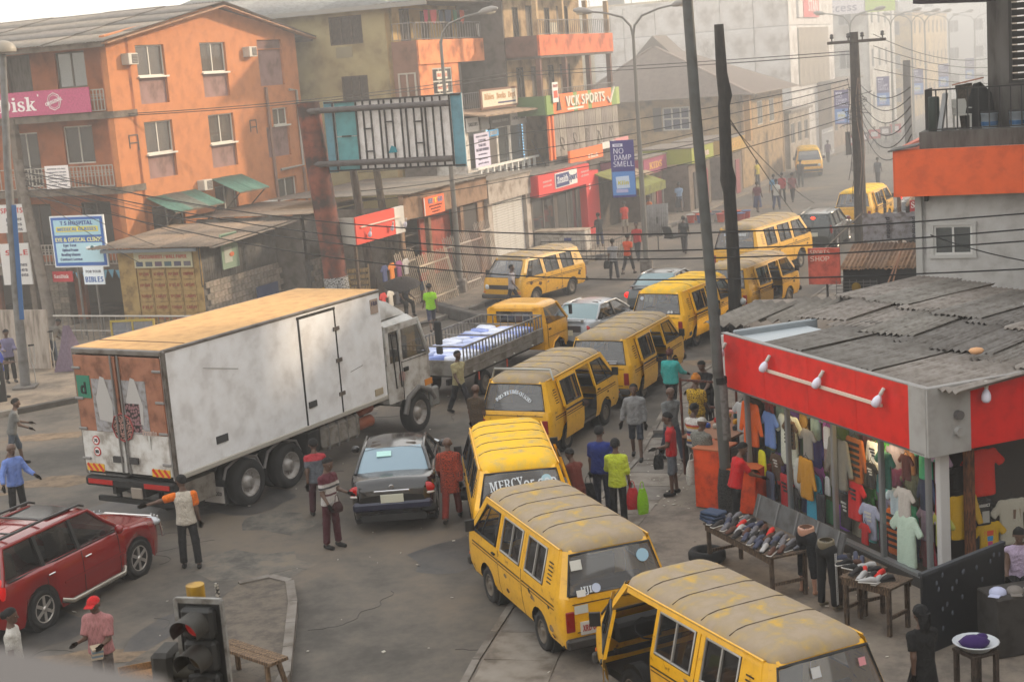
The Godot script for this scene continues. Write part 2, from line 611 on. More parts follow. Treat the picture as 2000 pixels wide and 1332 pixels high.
	for i in 3: part(kb, "kerb_stone", mk().cbox(V(0, .13, 0), V(1.15, .26, .3), .03).done(), mt(.2, .195, .19, .95, "dirt", .6), V((i - 1) * 1.17, 0, 0))
func left_building() -> void:
	var b := thing("orange_building", "three-storey orange building with mauve window panels and a grey sheet roof", "building", S(-36.77, -47.78), YS)
	var orange := mt(.72, .455, .27, .9, "soft", .3)
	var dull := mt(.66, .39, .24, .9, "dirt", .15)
	var mauve := mt(.56, .44, .42, .9, "dirt", .2)
	var dark := mt(.42, .39, .36, .95)
	var alu := mt(.78, .76, .72, .5)
	var pane := glass(.35, .35, .34, .35)
	var tan := mt(.62, .52, .42, .95, "streak", 1.2)
	var pale := mt(.75, .75, .73, .9)
	var conc := mt(.42, .38, .34, .95, "dirt", .4)
	var wins := [[1.83, 9.68, 3.71, 10.9], [6.23, 9.69, 8.14, 10.93], [1.83, 6.63, 3.71, 7.9], [6.28, 6.7, 8.2, 7.92], [11.4, 7.15, 12.7, 7.92], [11.2, 3.7, 12.9, 4.75], [1.7, 3.2, 3.9, 4.55], [6.2, 3.55, 7.9, 4.9]]
	var panels := [[1.83, 8.6, 3.71, 9.64], [6.23, 8.66, 8.14, 9.65], [1.83, 5.65, 3.71, 6.59], [6.28, 5.68, 8.2, 6.66], [10.68, 8.95, 12.75, 10.55], [10.75, 5.75, 12.7, 7.1], [11.2, 3.0, 12.9, 3.66]]
	var louvre := [10.68, 10.58, 12.75, 10.98]
	var gf := face(0, 0, true)
	part(b, "wall", wall_mesh(14.0, 11.3, wins + panels + [louvre], .25), orange, V(0, 0, 0), V(0, PI / 2, 0))
	part(b, "gable", mk().prism(PackedVector2Array([Vector2(0, 11.3), Vector2(14.0, 11.3), Vector2(7.4, 12.42)]), .25, gf * Transform3D(Basis(), V(0, 0, -.125))).done(), orange)
	for i in wins.size():
		window(b, gf, wins[i], alu, pane, tan if i != 5 else dark, 2, 1, .055, .14)
	for i in panels.size():
		var o: Array = panels[i]
		var pn := bx(b, "panel", V(0, 0, 0), V(o[2] - o[0], o[3] - o[1], .06), mauve)
		pn.transform = gf * Transform3D(Basis(), V((o[0] + o[2]) / 2, (o[1] + o[3]) / 2, -.15))
	for i in 7:
		var sl := bx(b, "louvre_slat", V(0, 0, 0), V(2.05, .03, .1), mauve)
		sl.transform = gf * Transform3D(Basis(Vector3.RIGHT, .5), V(11.71, 10.61 + i * .055, -.12))
	bx(b, "wall", V(-.9, 10.78, -11.7), V(.05, .5, 2.2), dark)
	for i in 5:
		var o: Array = wins[i]
		var sl := bx(b, "sill", V(0, 0, 0), V(o[2] - o[0] + .1, .07, .2), alu)
		sl.transform = gf * Transform3D(Basis(), V((o[0] + o[2]) / 2, o[1] - .03, .0))
	var fx := -14.0
	var ff := face(fx, -1.2, false)
	var fw := [[10.55, 9.45, 12.0, 10.85], [8.0, 8.3, 9.3, 10.9], [10.5, 6.45, 11.95, 7.95], [7.9, 5.6, 9.2, 7.8], [10.9, 3.0, 12.4, 4.9], [8.0, 2.8, 9.4, 4.9], [10.6, .0, 13.3, 2.35], [6.2, .0, 9.6, 2.35], [2.0, 8.6, 3.6, 10.4], [2.0, 5.7, 3.6, 7.6], [1.0, .0, 4.6, 2.35]]
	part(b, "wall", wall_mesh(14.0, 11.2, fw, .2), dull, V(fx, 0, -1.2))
	window(b, ff, fw[0], dark, glass(.6, .62, .62, .4), pale, 2, 1, .06)
	window(b, ff, fw[2], alu, pane, mt(.42, .33, .27, .95, "streak", 1.5), 2, 1, .05)
	window(b, ff, fw[1], mt(.36, .3, .27), null, mt(.4, .37, .35, .9, "streak", 2.0), 1, 1, .08)
	window(b, ff, fw[3], alu, pane, mt(.42, .33, .27, .95, "streak", 1.5), 2, 1, .05)
	for i in [4, 5, 8, 9]: window(b, ff, fw[i], mt(.3, .25, .22), glass(.2, .2, .2, .5), dark, 2, 1, .06)
	bx(b, "back_wall", V(-7, 1.2, -5.2), V(13.6, 2.4, .1), dark)
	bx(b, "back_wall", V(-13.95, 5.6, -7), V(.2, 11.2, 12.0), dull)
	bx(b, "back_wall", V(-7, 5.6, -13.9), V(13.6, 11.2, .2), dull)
	for y: float in [8.45, 5.55, 2.5]:
		bx(b, "floor_slab", V(-7.0, y - .14, -.7), V(14.1, .26 if y > 3 else .34, 1.5), conc)
	bx(b, "column", V(-.18, 5.6, -.15), V(.3, 11.2, .26), dull)
	for k in 2:
		bx(b, "column", V(-4.9 - k * 4.6, 4.2, .0), V(.28, 8.4, .28), conc)
	var rl := mt(.62, .59, .55, .8)
	for y: float in [8.45, 5.55, 2.5]:
		railing(b, "balcony_railing", V(-5.5 if y < 8 else -1.0, y, .0), V(-.35, y, .0), .85, .17, rl, .016, true)
		railing(b, "balcony_railing", V(-13.5, y, .0), V(-5.6, y, .0), .85, .3, rl, .016)
	var stone := [mt(.47, .44, .4, .9, "dirt", .9), mt(.41, .385, .35, .9, "dirt", .9), mt(.52, .48, .43, .9, "dirt", .9)]
	for px: float in [-3.55, -7.8]:
		bx(b, "pillar_core", V(px, 1.2, -.05), V(.9, 2.4, .4), conc)
		for r in 9:
			for c in 2:
				bx(b, "stone_block", V(px - .23 + c * .46, .16 + r * .25, .16), V(.43, .22, .06 + rng.randf() * .03), stone[rng.randi() % 3])
	var rm := [mt(.45, .43, .41, .8, "streak", .7), mt(.41, .395, .375, .8, "streak", .7), mt(.48, .455, .42, .8, "streak", .7)]
	for sgn: float in [1.0, -1.0]:
		var e := V(0, 11.08, .75) if sgn > 0 else V(0, 11.05, -14.8)
		var t := V(0, 12.5, -7.4)
		var l := (t - e).length()
		for r in 4:
			for c in 5:
				var m := e.lerp(t, (r + .5) / 4)
				var o := part(b, "roof_sheet", sheet_mesh(3.1, l / 4 + .2, .025, .16, .004, .02, 3 + c), rm[rng.randi() % 3], V(-.9 - c * 3.0, m.y + .025 * (r + c % 2), m.z), V(atan2(12.5 - e.y, absf(e.z + 7.4)) if sgn > 0 else PI - atan2(12.5 - e.y, absf(e.z + 7.4)), 0, 0))
				if sgn < 0: o.rotation = V(-atan2(12.5 - e.y, absf(e.z + 7.4)), 0, 0)
		part(b, "verge_board", mk().bar(V(.55, e.y - .1, e.z), V(.55, 12.4, -7.4), .05, .3).done(), mt(.62, .47, .36, .9, "dirt", .4))
		bx(b, "eaves_board", V(-7, e.y - .12, e.z - .05 * sgn), V(15.0, .2, .04), conc)
	var pipe := mt(.5, .38, .32, .7)
	part(b, "drain_pipe", mk().tube([V(.1, 8.9, -10.9), V(.1, 2.9, -11.05)], .07, 8).done(), pipe)
	part(b, "drain_pipe", mk().tube([V(.1, 8.7, -12.9), V(.1, 8.65, -13.5), V(.1, 5.2, -13.5), V(.1, 5.15, -11.5)], .06, 8).done(), mt(.6, .58, .55, .7))
	part(b, "drain_pipe", mk().tube([V(.1, 5.1, -13.5), V(.1, 3.0, -13.5)], .06, 8).done(), pipe)
	for a in [[.75, 7.55, .55], [9.4, 7.6, .5]]:
		var fr := part(b, "wall_patch", mk().box(V(0, .3, 0), V(a[2], .05, .02)).box(V(-a[2] / 2, .05, 0), V(.05, .5, .02)).box(V(a[2] / 2, .0, 0), V(.05, .6, .02)).box(V(0, 0, 0), V(a[2], .05, .02)).done(), mt(.3, .26, .23))
		fr.transform = gf * Transform3D(Basis(), V(a[0] + .3, a[1] - .4, .01))
	var acs := [[.9, 10.15, "window air conditioner under the eaves beside the top left window"], [9.5, 10.25, "small window air conditioner by the blanked top window of the orange gable"], [5.0, 4.85, "window air conditioner between the two green awnings"]]
	for a in acs:
		var ac := thing("air_conditioner", a[2], "air conditioner", b.to_global(V(.02, a[1], -a[0] - .3)), YS + PI / 2, "air conditioners on the orange building")
		part(ac, "case", mk().cbox(V(0, .22, .12), V(.62, .44, .4), .02).done(), mt(.72, .7, .66, .6))
		bx(ac, "grille", V(.08, .22, .325), V(.36, .34, .012), mt(.3, .28, .27))
		for k in 5: bx(ac, "fin", V(.08, .1 + k * .06, .335), V(.36, .012, .012), mt(.65, .63, .6))
	var cu := thing("condenser_unit", "white outdoor condenser unit with round fan at the foot of the orange wall", "air conditioner", b.to_global(V(.25, 3.2, -9.8)), YS + PI / 2)
	part(cu, "case", mk().cbox(V(0, .36, .1), V(.9, .7, .36), .02).done(), mt(.82, .81, .78, .5))
	part(cu, "fan_guard", mk().cyl(V(-.08, .37, .28), V(-.08, .37, .3), .28, -1, 20).done(), mt(.35, .34, .33))
	part(cu, "fan_hub", mk().cyl(V(-.08, .37, .3), V(-.08, .37, .315), .09, -1, 12).done(), mt(.8, .79, .76))
	bx(cu, "bracket", V(0, -.02, .0), V(.8, .05, .5), mt(.3, .3, .3))
	var ag := [mt(.33, .5, .45, .8, "streak", 1.2), mt(.44, .46, .42, .8, "streak", 1.2)]
	for a in [[1.4, 4.95, 3.4, "weathered green sheet awning on struts over the nearer gable window"], [6.0, 5.25, 2.3, "green sheet awning over the farther gable window of the orange building"]]:
		var aw := thing("awning", a[3], "awning", b.to_global(V(0, a[1], -a[0])), YS + PI / 2, "green awnings of the orange building")
		var c := 3
		for i in c:
			part(aw, "sheet", sheet_mesh(a[2] / c + .04, 1.5, .018, .11, .004, .03, i), ag[i % 2 if a[2] > 3 else 0], V(a[2] * (i + .5) / c, -.3 + .01 * (i % 2), .68), V(.42, 0, 0))
		for i in 2:
			part(aw, "strut", mk().bar(V(.15 + i * (a[2] - .3), -.62, 1.3), V(.15 + i * (a[2] - .3), -1.7, .05), .04, .04).done(), mt(.35, .28, .22, .9, "wood", 1.0))
		bx(aw, "rail", V(a[2] / 2, -.64, 1.33), V(a[2], .05, .05), mt(.4, .33, .27, .9))
	var sg := thing("pink_banner", "long pink banner with big white lettering along the top balcony", "banner", b.to_global(V(-5.6, 8.5, .1)), YS)
	bx(sg, "board", V(2.3, .45, 0), V(4.75, .95, .04), mt(.78, .33, .49, .7, "grain", .5))
	bx(sg, "board", V(-2.6, .45, 0), V(4.9, .95, .04), mt(.78, .33, .49, .7, "grain", .5))
	var wh := mt(.9, .87, .86, .8)
	text(sg, "lettering", "SanDisk", .52, wh, V(.35, .42, .03), Z0, "Droid Serif", true, 3.4)
	part(sg, "stamp_ring", ring_mesh(.33, .018), wh, V(2.95, .47, .03))
	part(sg, "stamp_ring", ring_mesh(.26, .01), wh, V(2.95, .47, .03))
	text(sg, "lettering", "ORIGINAL", .13, wh, V(2.95, .47, .04), V(0, 0, .25))
	text(sg, "lettering", "R", .09, wh, V(2.2, .75, .03))
	var nt := thing("notice_banner", "small white notice hung on the middle balcony railing", "banner", b.to_global(V(-3.0, 5.62, .06)), YS)
	bx(nt, "board", V(0, .42, 0), V(1.15, .9, .02), wh)
	var ink := mt(.35, .36, .4)
	for i in 6: text(nt, "lettering", ["NOTICE TO ALL", "computer shops", "sales and repairs", "printing of books", "upstairs office", "call now"][i], .055, ink, V(0, .74 - i * .125, .015), Z0, FS, true, .9)
	var hs := thing("clinic_sign", "blue and white eye and optical clinic signboard above the pavement", "sign", S(-37.2, -45.4), YS)
	part(hs, "pole", mk().cyl(V(-.3, .13, -.08), V(-.3, 4.7, -.08), .05).cyl(V(.5, .13, -.08), V(.5, 4.7, -.08), .05).done(), mt(.4, .38, .36))
	var blue := mt(.12, .36, .66, .6)
	bx(hs, "frame", V(0, 3.75, 0), V(2.5, 1.95, .06), mt(.85, .86, .86, .6))
	bx(hs, "panel", V(0, 3.75, .035), V(2.38, 1.84, .02), blue)
	bx(hs, "field", V(0, 4.28, .05), V(2.15, .58, .015), mt(.62, .78, .84, .6))
	bx(hs, "field", V(0, 3.33, .05), V(2.15, .74, .015), mt(.68, .82, .87, .6))
	bx(hs, "strip", V(0, 4.22, .06), V(1.95, .2, .012), mt(.85, .8, .35))
	text(hs, "lettering", "T S HOSPITAL", .15, mt(.15, .25, .55), V(0, 4.45, .065), Z0, FS, true, 1.5)
	text(hs, "lettering", "MEDICAL GLASSES", .12, mt(.2, .45, .75), V(0, 4.22, .07), Z0, FS, true, 1.8)
	text(hs, "lettering", "EYE & OPTICAL CLINIC", .15, mt(.92, .9, .6), V(0, 3.82, .05), Z0, FS, true, 2.15)
	for i in 4: text(hs, "lettering", ["Eye Test", "Optical Frame", "Reading Glasses", "Contact Lense"][i], .1, mt(.12, .2, .45), V(-.42, 3.61 - i * .175, .065), Z0, FS, true, .6 + .14 * i)
	part(hs, "eye", mk().ball(V(.62, 3.5, .06), V(.32, .09, .012), 16).done(), mt(.86, .88, .88))
	part(hs, "iris", mk().cyl(V(.62, 3.5, .07), V(.62, 3.5, .078), .09, -1, 16).done(), mt(.2, .45, .5))
	part(hs, "pupil", mk().cyl(V(.62, 3.5, .078), V(.62, 3.5, .082), .04, -1, 12).done(), mt(.05, .06, .07))
	var bs := thing("bibles_sign", "small white sign with blue BIBLES lettering under the clinic sign", "sign", S(-36.7, -45.4), YS)
	bx(bs, "board", V(0, 2.45, .02), V(.95, .68, .03), mt(.87, .9, .92))
	text(bs, "lettering", "FOR YOUR", .1, ink, V(0, 2.6, .04), Z0, FS, true, .7)
	text(bs, "lettering", "BIBLES", .2, mt(.15, .35, .62), V(0, 2.3, .04), Z0, FS, true, .82)
	bx(bs, "strap", V(-.4, 2.83, .0), V(.03, .16, .02), dark)
	bx(bs, "strap", V(.4, 2.83, .0), V(.03, .16, .02), dark)
	var rs := thing("red_shop_sign", "small red shop sign with white lettering below the clinic sign", "sign", S(-38.6, -45.9), YS)
	bx(rs, "board", V(0, 2.35, 0), V(.95, .4, .05), mt(.72, .16, .2, .6))
	bx(rs, "bracket", V(0, 2.7, -.7), V(.05, .05, 1.5), dark)
	bx(rs, "bracket", V(0, 2.62, .0), V(.03, .18, .03), dark)
	text(rs, "lettering", "SanDisk", .14, wh, V(-.05, 2.36, .03), Z0, "Droid Serif", true, .7)
	for i in 9:
		var fl := single("bunting_flag", "pale blue bunting flag hanging from the ground-floor beam under the clinic sign", "flag", mk().prism(PackedVector2Array([Vector2(-.12, 0), Vector2(.12, 0), Vector2(.02, -.34)]), .01).done(), mt(.45, .66, .76, .9), b.to_global(V(-2.9 + i * .33, 2.28 - .06 * sin(i * .8), .12)), V(.0, YS + rng.randf_range(-.3, .3), 0), "bunting flags of the orange building")
func olive_building() -> void:
	var b := thing("olive_building", "tall olive building with orange balcony front and clothes drying on its top floor", "building", S(-32.3, -62.8), YS)
	var olive := mt(.62, .57, .41, .95, "dirt", .12)
	var yel := mt(.7, .58, .36, .9, "dirt", .2)
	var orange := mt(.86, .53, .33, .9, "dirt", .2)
	var brown := mt(.5, .36, .29, .9, "dirt", .2)  # darker copy of the orange: shade of the camera-facing side put in colour
	var dark := mt(.4, .37, .34, .95)
	var gr := mt(.36, .33, .31, .9, "dirt", .4)
	var wood := mt(.33, .28, .25, .9, "wood", .6)
	var pane := glass(.25, .25, .25, .5)
	var rail := mt(.45, .43, .42, .7)
	var holes := [[10.8, 10.55, 12.55, 11.85], [11.2, 7.7, 12.6, 9.1], [4.5, 10.5, 6.2, 11.8], [4.5, 7.6, 6.2, 9.0]]
	part(b, "wall", wall_mesh(14.0, 12.2, holes, .25), olive, V(-14, 0, 0))
	for i in holes.size():
		window(b, face(-14, 0, false), holes[i], wood, null, mt(.27, .23, .21, .9, "wood", .5), 3, 1, .08, .06)
	bx(b, "wall_patch", V(-2.5, 10.2, .01), V(.85, .5, .04), mt(.5, .47, .37))
	bx(b, "back_wall", V(-7, 6.1, -11), V(14, 12.2, .2), olive)
	var sh := [[1.0, 10.5, 2.1, 12.0], [3.2, 9.5, 4.1, 11.9], [5.6, 10.5, 6.8, 12.0], [7.6, 9.5, 8.6, 11.9]]
	part(b, "wall", wall_mesh(11.0, 12.2, sh, .25), yel, V(0, 0, 0), V(0, PI / 2, 0))
	for o in sh: window(b, face(0, 0, true), o, wood, null, dark, 2, 1, .07, .06)
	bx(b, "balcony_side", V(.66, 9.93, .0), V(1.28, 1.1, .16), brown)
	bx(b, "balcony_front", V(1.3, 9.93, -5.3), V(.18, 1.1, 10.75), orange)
	bx(b, "balcony_floor", V(.65, 9.42, -5.3), V(1.28, .14, 10.5), gr)
	railing(b, "balcony_railing", V(1.28, 10.48, .0), V(1.28, 10.48, -10.6), .8, .3, rail, .014)
	railing(b, "balcony_railing", V(.1, 10.48, .02), V(1.2, 10.48, .02), .8, .3, rail, .014)
	var h2 := [[.5, 7.35, .95, 9.2], [1.75, 7.2, 3.4, 9.25]]
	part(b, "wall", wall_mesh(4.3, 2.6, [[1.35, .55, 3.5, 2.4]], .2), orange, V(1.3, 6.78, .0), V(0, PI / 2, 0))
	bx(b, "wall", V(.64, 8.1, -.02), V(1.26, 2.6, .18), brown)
	var dw := window(b, face(.1, .09, false), [.15, 6.9, 1.05, 9.05], mt(.66, .63, .58), null, wood, 2, 1, .07, -.02)
	var pw := window(b, face(1.3, 0, true, 6.78), [1.35, .55, 3.5, 2.4], mt(.68, .66, .62), glass(.3, .3, .3, .5), dark, 3, 3, .07, .06)
	for i in 3:
		var pt := bx(pw, "poster", V(.0, -.58 + i * .58, .03), V(1.15, .36, .012), mt(.82, .78, .72))
		text(pw, "poster_lettering", "SALE BIBLE", .16, mt(.75, .35, .22), V(.0, -.58 + i * .58, .042), Z0, FS, true, 1.05)
	bx(b, "balcony_floor", V(.7, 6.85, -7.4), V(1.3, .14, 6.4), gr)
	railing(b, "balcony_railing", V(1.3, 6.95, -4.4), V(1.3, 6.95, -10.5), .9, .25, rail, .014)
	for z: float in [-4.5, -10.5]: bx(b, "column", V(1.15, 8.2, z), V(.26, 2.5, .26), gr)
	bx(b, "shutter", V(1.32, 8.2, -9.6), V(.05, 1.0, .7), wood)
	bx(b, "door", V(.02, 8.0, -6.0), V(.05, 2.0, .9), wood)
	bx(b, "ground_floor", V(.4, 3.4, -5.4), V(1.6, 6.6, 10.3), gr)
	var rm := [mt(.5, .5, .49, .75, "streak", .6), mt(.46, .46, .455, .75, "streak", .6)]
	for c in 6:
		for r in 2:
			part(b, "roof_sheet", sheet_mesh(2.85, 4.6, .03, .3, .005, .02, c), rm[(c + r) % 2], V(.9 - c * 2.75, 12.72 + r * 1.0, -1.5 - r * 4.2), V(.235, 0, 0))
	part(b, "eaves_board", mk().box(V(-6.5, 12.1, .75), V(17.6, .2, .05)).done(), mt(.5, .49, .47))
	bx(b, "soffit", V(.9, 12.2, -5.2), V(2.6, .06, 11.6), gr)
	var cl := [mt(.75, .2, .35), mt(.8, .3, .32), mt(.2, .27, .36), mt(.25, .3, .42), mt(.15, .45, .32), mt(.8, .32, .2), mt(.75, .73, .72), mt(.2, .2, .22), mt(.75, .22, .2), mt(.7, .7, .72)]
	var nmz := ["pink cloth", "rose cloth", "dark teal cloth", "navy cloth", "green cloth", "orange-red cloth", "white cloth", "black cloth", "bright red cloth", "grey cloth"]
	for i in 10:
		var z := -2.4 - i * .82
		var y := 11.9 if i < 6 else 11.2
		single("washing", nmz[i] + " drying on the top balcony of the olive building", "laundry", mk().prism(PackedVector2Array([Vector2(-.3, 0), Vector2(.3, 0), Vector2(.26, -.4), Vector2(.05, -.66), Vector2(-.24, -.55)]), .03).done(), cl[i], b.to_global(V(1.2 if i >= 6 else .7, y, z)), V(0, YS + PI / 2 + rng.randf_range(-.2, .2), 0), "washing on the olive building")
	single("washing_line", "thin washing line strung over the top balcony of the olive building", "line", mk().tube(sag(b.to_global(V(.7, 11.95, -.2)), b.to_global(V(.7, 11.95, -10.4)), .06), .012, 4).done(), rail)
	var ds := thing("satellite_dish", "blue satellite dish at the far end of the olive building's top balcony", "dish", b.to_global(V(1.3, 11.3, -10.6)), YS + .5)
	part(ds, "bowl", mk().lathe([[.0, .0], [.3, .03], [.55, .12], [.68, .2], [.66, .22], [.3, .07], [.0, .04]], V(0, .2, 0), Basis(Vector3.RIGHT, 1.2), 20).done(), mt(.2, .38, .58, .6))
	part(ds, "mast", mk().cyl(V(0, -.85, -.1), V(0, .2, -.05), .03).done(), rail)
	part(ds, "feed_arm", mk().cyl(V(0, -.3, .3), V(0, .4, .65), .015).done(), rail)
	var t := thing("tailor_shop", "small white upstairs tailor shop with blue light strips and a tan canopy", "shop", S(-29.5, -64.0), YS)
	var white := mt(.8, .79, .77, .7, "dirt", .3)
	bx(t, "side_wall", V(-.85, 5.45, -.05), V(1.6, 2.7, .1), white)
	bx(t, "lower_wall", V(-.8, 2.1, -3.7), V(1.7, 4.0, 7.4), gr)
	bx(t, "floor", V(-.8, 4.18, -3.7), V(1.9, .12, 7.5), white)
	var sf := part(t, "shopfront", wall_mesh(7.4, 2.1, [[.35, .1, 2.3, 1.9], [2.55, .05, 3.6, 1.9], [3.8, .1, 5.2, 1.9], [5.4, .1, 7.2, 1.9]], .08), white, V(0, 4.24, 0), V(0, PI / 2, 0))
	for o in [[.35, .1, 2.3, 1.9], [3.8, .1, 5.2, 1.9], [5.4, .1, 7.2, 1.9]]:
		window(t, face(0, 0, true, 4.24), o, white, glass(.4, .42, .42, .35), null, 1, 1, .05, .05)
	bx(t, "inside_wall", V(-1.55, 5.3, -3.7), V(.06, 2.2, 7.2), mt(.5, .47, .45))
	bx(t, "door", V(-.03, 5.15, -3.08), V(.03, 1.75, .95), mt(.3, .27, .25, .5))
	for i in 7: bx(t, "blind_strip", V(-.3, 5.2, -5.5 - i * .24), V(.02, 1.75, .16), mt(.72, .72, .7))
	for k in 2:
		for i in 12: bx(t, "light_strip", V(.05, 4.4 + i * .15, -2.42 - k * 4.4), V(.02, .07, .05), glow(.6, .85, 1.0, .8))
	var js := bx(t, "window_sign", V(.03, 5.9, -3.2), V(.02, .32, 1.2), mt(.25, .6, .82))
	text(js, "lettering", "JERSEY", .18, white, V(.02, 0, 0), V(0, PI / 2, 0), FS, true, .95)
	for a in [[-.7, 1.3, "TAILORS", .8], [-2.1, .9, "", .55], [-3.95, 2.4, "wholesale dealers", .3], [-6.3, 2.0, "Factory Outlet", .75]]:
		var k: float = a[3]
		var fb := bx(t, "fascia_panel", V(.09, 6.45, a[0]), V(.06, .62, a[1]), mt(k, k * .98, k * .96, .7))
		if a[2] != "": text(fb, "lettering", a[2], .16, mt(.2, .2, .2) if k > .5 else mt(.6, .6, .6), V(.035, 0, 0), V(0, PI / 2, 0), FS, true, a[1] * .8)
	part(t, "canopy", mk().box(V(.1, 6.95, -3.7), V(2.3, .08, 7.9), Basis(Vector3.BACK, -.1)).done(), mt(.62, .53, .44, .9, "dirt", .4))
	for i in 10: bx(t, "balustrade_post", V(.5, 4.0, -.3 - i * .75), V(.12, .75, .12), mt(.8, .8, .78))
	bx(t, "balustrade_rail", V(.5, 4.42, -3.7), V(.18, .1, 7.6), mt(.82, .81, .78))
	part(t, "stair", mk().box(V(.7, 3.0, -9.0), V(.9, .14, 4.2), Basis(Vector3.RIGHT, .75)).done(), gr)
	for s in 2: part(t, "handrail", mk().tube([V(.3 + s * .8, 5.2, -7.4), V(.3 + s * .8, 2.4, -10.6)], .025, 5).done(), rail)
	for i in 5: bx(t, "step", V(.7, 4.1 - i * .5, -7.9 - i * .52), V(.86, .05, .3), gr)
	var cb := thing("tailor_banner", "white tailors notice banner hung on the upstairs shop window", "banner", S(-29.4, -64.2), YS + PI / 2)
	bx(cb, "sheet", V(1.35, 5.2, .02), V(1.75, 1.6, .02), mt(.78, .76, .84))
	for i in 7: text(cb, "lettering", ["GRACE FASHION", "COTTON", "TAILORS", "FACTORY WORKERS", "needed here", "apply within", "good salary"][i], .13 if i in [1, 2, 3] else .08, mt(.25, .24, .36), V(1.35, 5.85 - i * .21, .035), Z0, FS, true, [1.3, .85, .9, 1.45, 1.0, 1.1, 1.2][i])
	var bk := thing("book_sign", "brown-framed white Bibles Books signboard above the tan canopy", "sign", S(-29.2, -65.4), YS + PI / 2)
	bx(bk, "frame", V(2.2, 7.55, 0), V(4.5, .95, .08), mt(.42, .28, .2, .8))
	bx(bk, "panel", V(2.2, 7.55, .045), V(4.2, .74, .02), mt(.8, .75, .66))
	text(bk, "lettering", "Bibles   Books   Dept", .28, mt(.66, .48, .28), V(2.2, 7.65, .06), Z0, "Droid Serif", true, 3.8)
	bx(bk, "underline", V(3.0, 7.32, .06), V(2.2, .08, .012), mt(.2, .22, .36))
	for i in 2: bx(bk, "strut", V(.4 + i * 3.6, 7.35, -.8), V(.05, .05, 1.6), dark)
func sports_building() -> void:
	var b := thing("balcony_building", "grimy building with an orange parapet balcony above the sports shop sign", "building", S(-28.0, -70.2), YS)
	var orange := mt(.82, .43, .27, .9, "dirt", .2)
	var brown := mt(.42, .3, .26, .9, "dirt", .3)  # darkened orange, painting shade onto the parapet's camera-facing side
	var cream := mt(.66, .56, .42, .9, "dirt", .25)
	var dark := mt(.4, .37, .34, .95)
	var gr := mt(.36, .33, .31, .9, "dirt", .4)
	var wood := mt(.3, .26, .23, .9, "wood", .6)
	var rail := mt(.4, .38, .37, .7)
	bx(b, "wall", V(-4.4, 6.6, .0), V(5.2, 13.2, .2), gr)
	var sh := [[1.2, 9.5, 2.0, 11.9], [3.0, 10.3, 4.6, 12.0], [5.6, 9.5, 6.4, 11.9], [7.4, 10.3, 9.2, 12.0], [1.2, 6.8, 2.2, 8.9], [3.2, 7.3, 4.6, 8.9], [5.6, 6.8, 6.5, 8.9], [7.4, 7.3, 9.0, 8.9]]
	part(b, "wall", wall_mesh(11.0, 13.0, sh, .2), cream, V(-1.8, 0, 0), V(0, PI / 2, 0))
	for o in sh: window(b, face(-1.8, 0, true), o, wood, null, dark, 2, 1, .07, .05)
	bx(b, "back_wall", V(-6.9, 6.6, -5.5), V(.2, 13.2, 11), gr)
	for f in 2:
		var y := 9.36 if f == 0 else 6.6
		bx(b, "balcony_floor", V(-.9, y, -5.5), V(1.9, .16, 11.0), gr)
		for z: float in [-.2, -3.8, -7.4, -10.8]: bx(b, "column", V(-.15, y + 1.45, z), V(.24, 2.7, .24), brown if f == 1 else cream)
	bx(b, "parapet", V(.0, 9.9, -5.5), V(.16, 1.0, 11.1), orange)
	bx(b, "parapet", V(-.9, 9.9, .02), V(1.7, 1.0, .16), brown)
	railing(b, "balcony_railing", V(.0, 10.4, -.1), V(.0, 10.4, -11.0), .75, .3, rail, .013)
	railing(b, "balcony_railing", V(.0, 6.7, -.1), V(.0, 6.7, -11.0), 1.0, .25, rail, .013)
	bx(b, "roof_slab", V(-3.2, 13.2, -5.5), V(7.4, .2, 11.8), gr)
	for i in 4:
		bx(b, "leaning_panel", V(-.05, 10.75, -2.3 - i * .01), V(.03, .5, .9) if i == 0 else V(.02, .02, .02), mt(.7, .67, .6))
	var s := thing("sports_sign", "long orange and green sports shop signboard with raised white letters", "sign", S(-27.9, -70.2), YS)
	var org := mt(.9, .42, .14, .7)
	var grn := mt(.45, .55, .26, .7)
	bx(s, "side_panel", V(-.75, 6.95, .0), V(1.5, .95, .1), mt(.3, .42, .24, .7))
	for a in [[.45, .9, grn], [2.35, 2.9, org], [4.1, .6, grn], [5.2, 1.6, org], [6.3, .6, grn], [8.2, 3.2, org], [10.25, .9, grn], [10.95, .5, mt(.62, .68, .4)]]:
		bx(s, "panel", V(.06, 6.95, -a[0]), V(.1, .95, a[1]), a[2])
	text(s, "lettering", "VCK SPORTS", .52, mt(.82, .8, .74), V(.14, 7.0, -5.6), V(0, PI / 2, 0), FS, true, 6.0, .08)
	part(s, "tick_mark", mk().bar(V(.16, 6.95, -9.0), V(.16, 6.65, -9.4), .08, .12).bar(V(.16, 6.65, -9.4), V(.16, 7.45, -10.2), .08, .12).done(), mt(.82, .8, .74))
	part(s, "emblem", mk().prism(PackedVector2Array([Vector2(-.3, -.35), Vector2(.3, -.35), Vector2(.08, .38), Vector2(-.08, .38)]), .05, Transform3D(Basis(Vector3.UP, PI / 2), V(.14, 6.98, -1.6))).done(), mt(.2, .2, .2))
	bx(s, "underline", V(.13, 6.62, -4.0), V(.03, .1, 2.4), mt(.85, .83, .78))
	var hoard := thing("boarded_front", "grey graffiti-scrawled hoarding boards under the sports sign", "hoarding", S(-27.95, -70.3), YS)
	for i in 11:
		bx(hoard, "board", V(.0 + .01 * (i % 3), 5.35, -1.35 - i * .92), V(.05, 2.1 + .05 * (i % 2), .9), [mt(.56, .53, .5, .95, "streak", .9), mt(.6, .57, .53, .95, "streak", .9), mt(.52, .49, .47, .95, "streak", .9)][i % 3])
	bx(hoard, "post", V(.02, 5.3, -.35), V(.12, 2.2, .22), org)
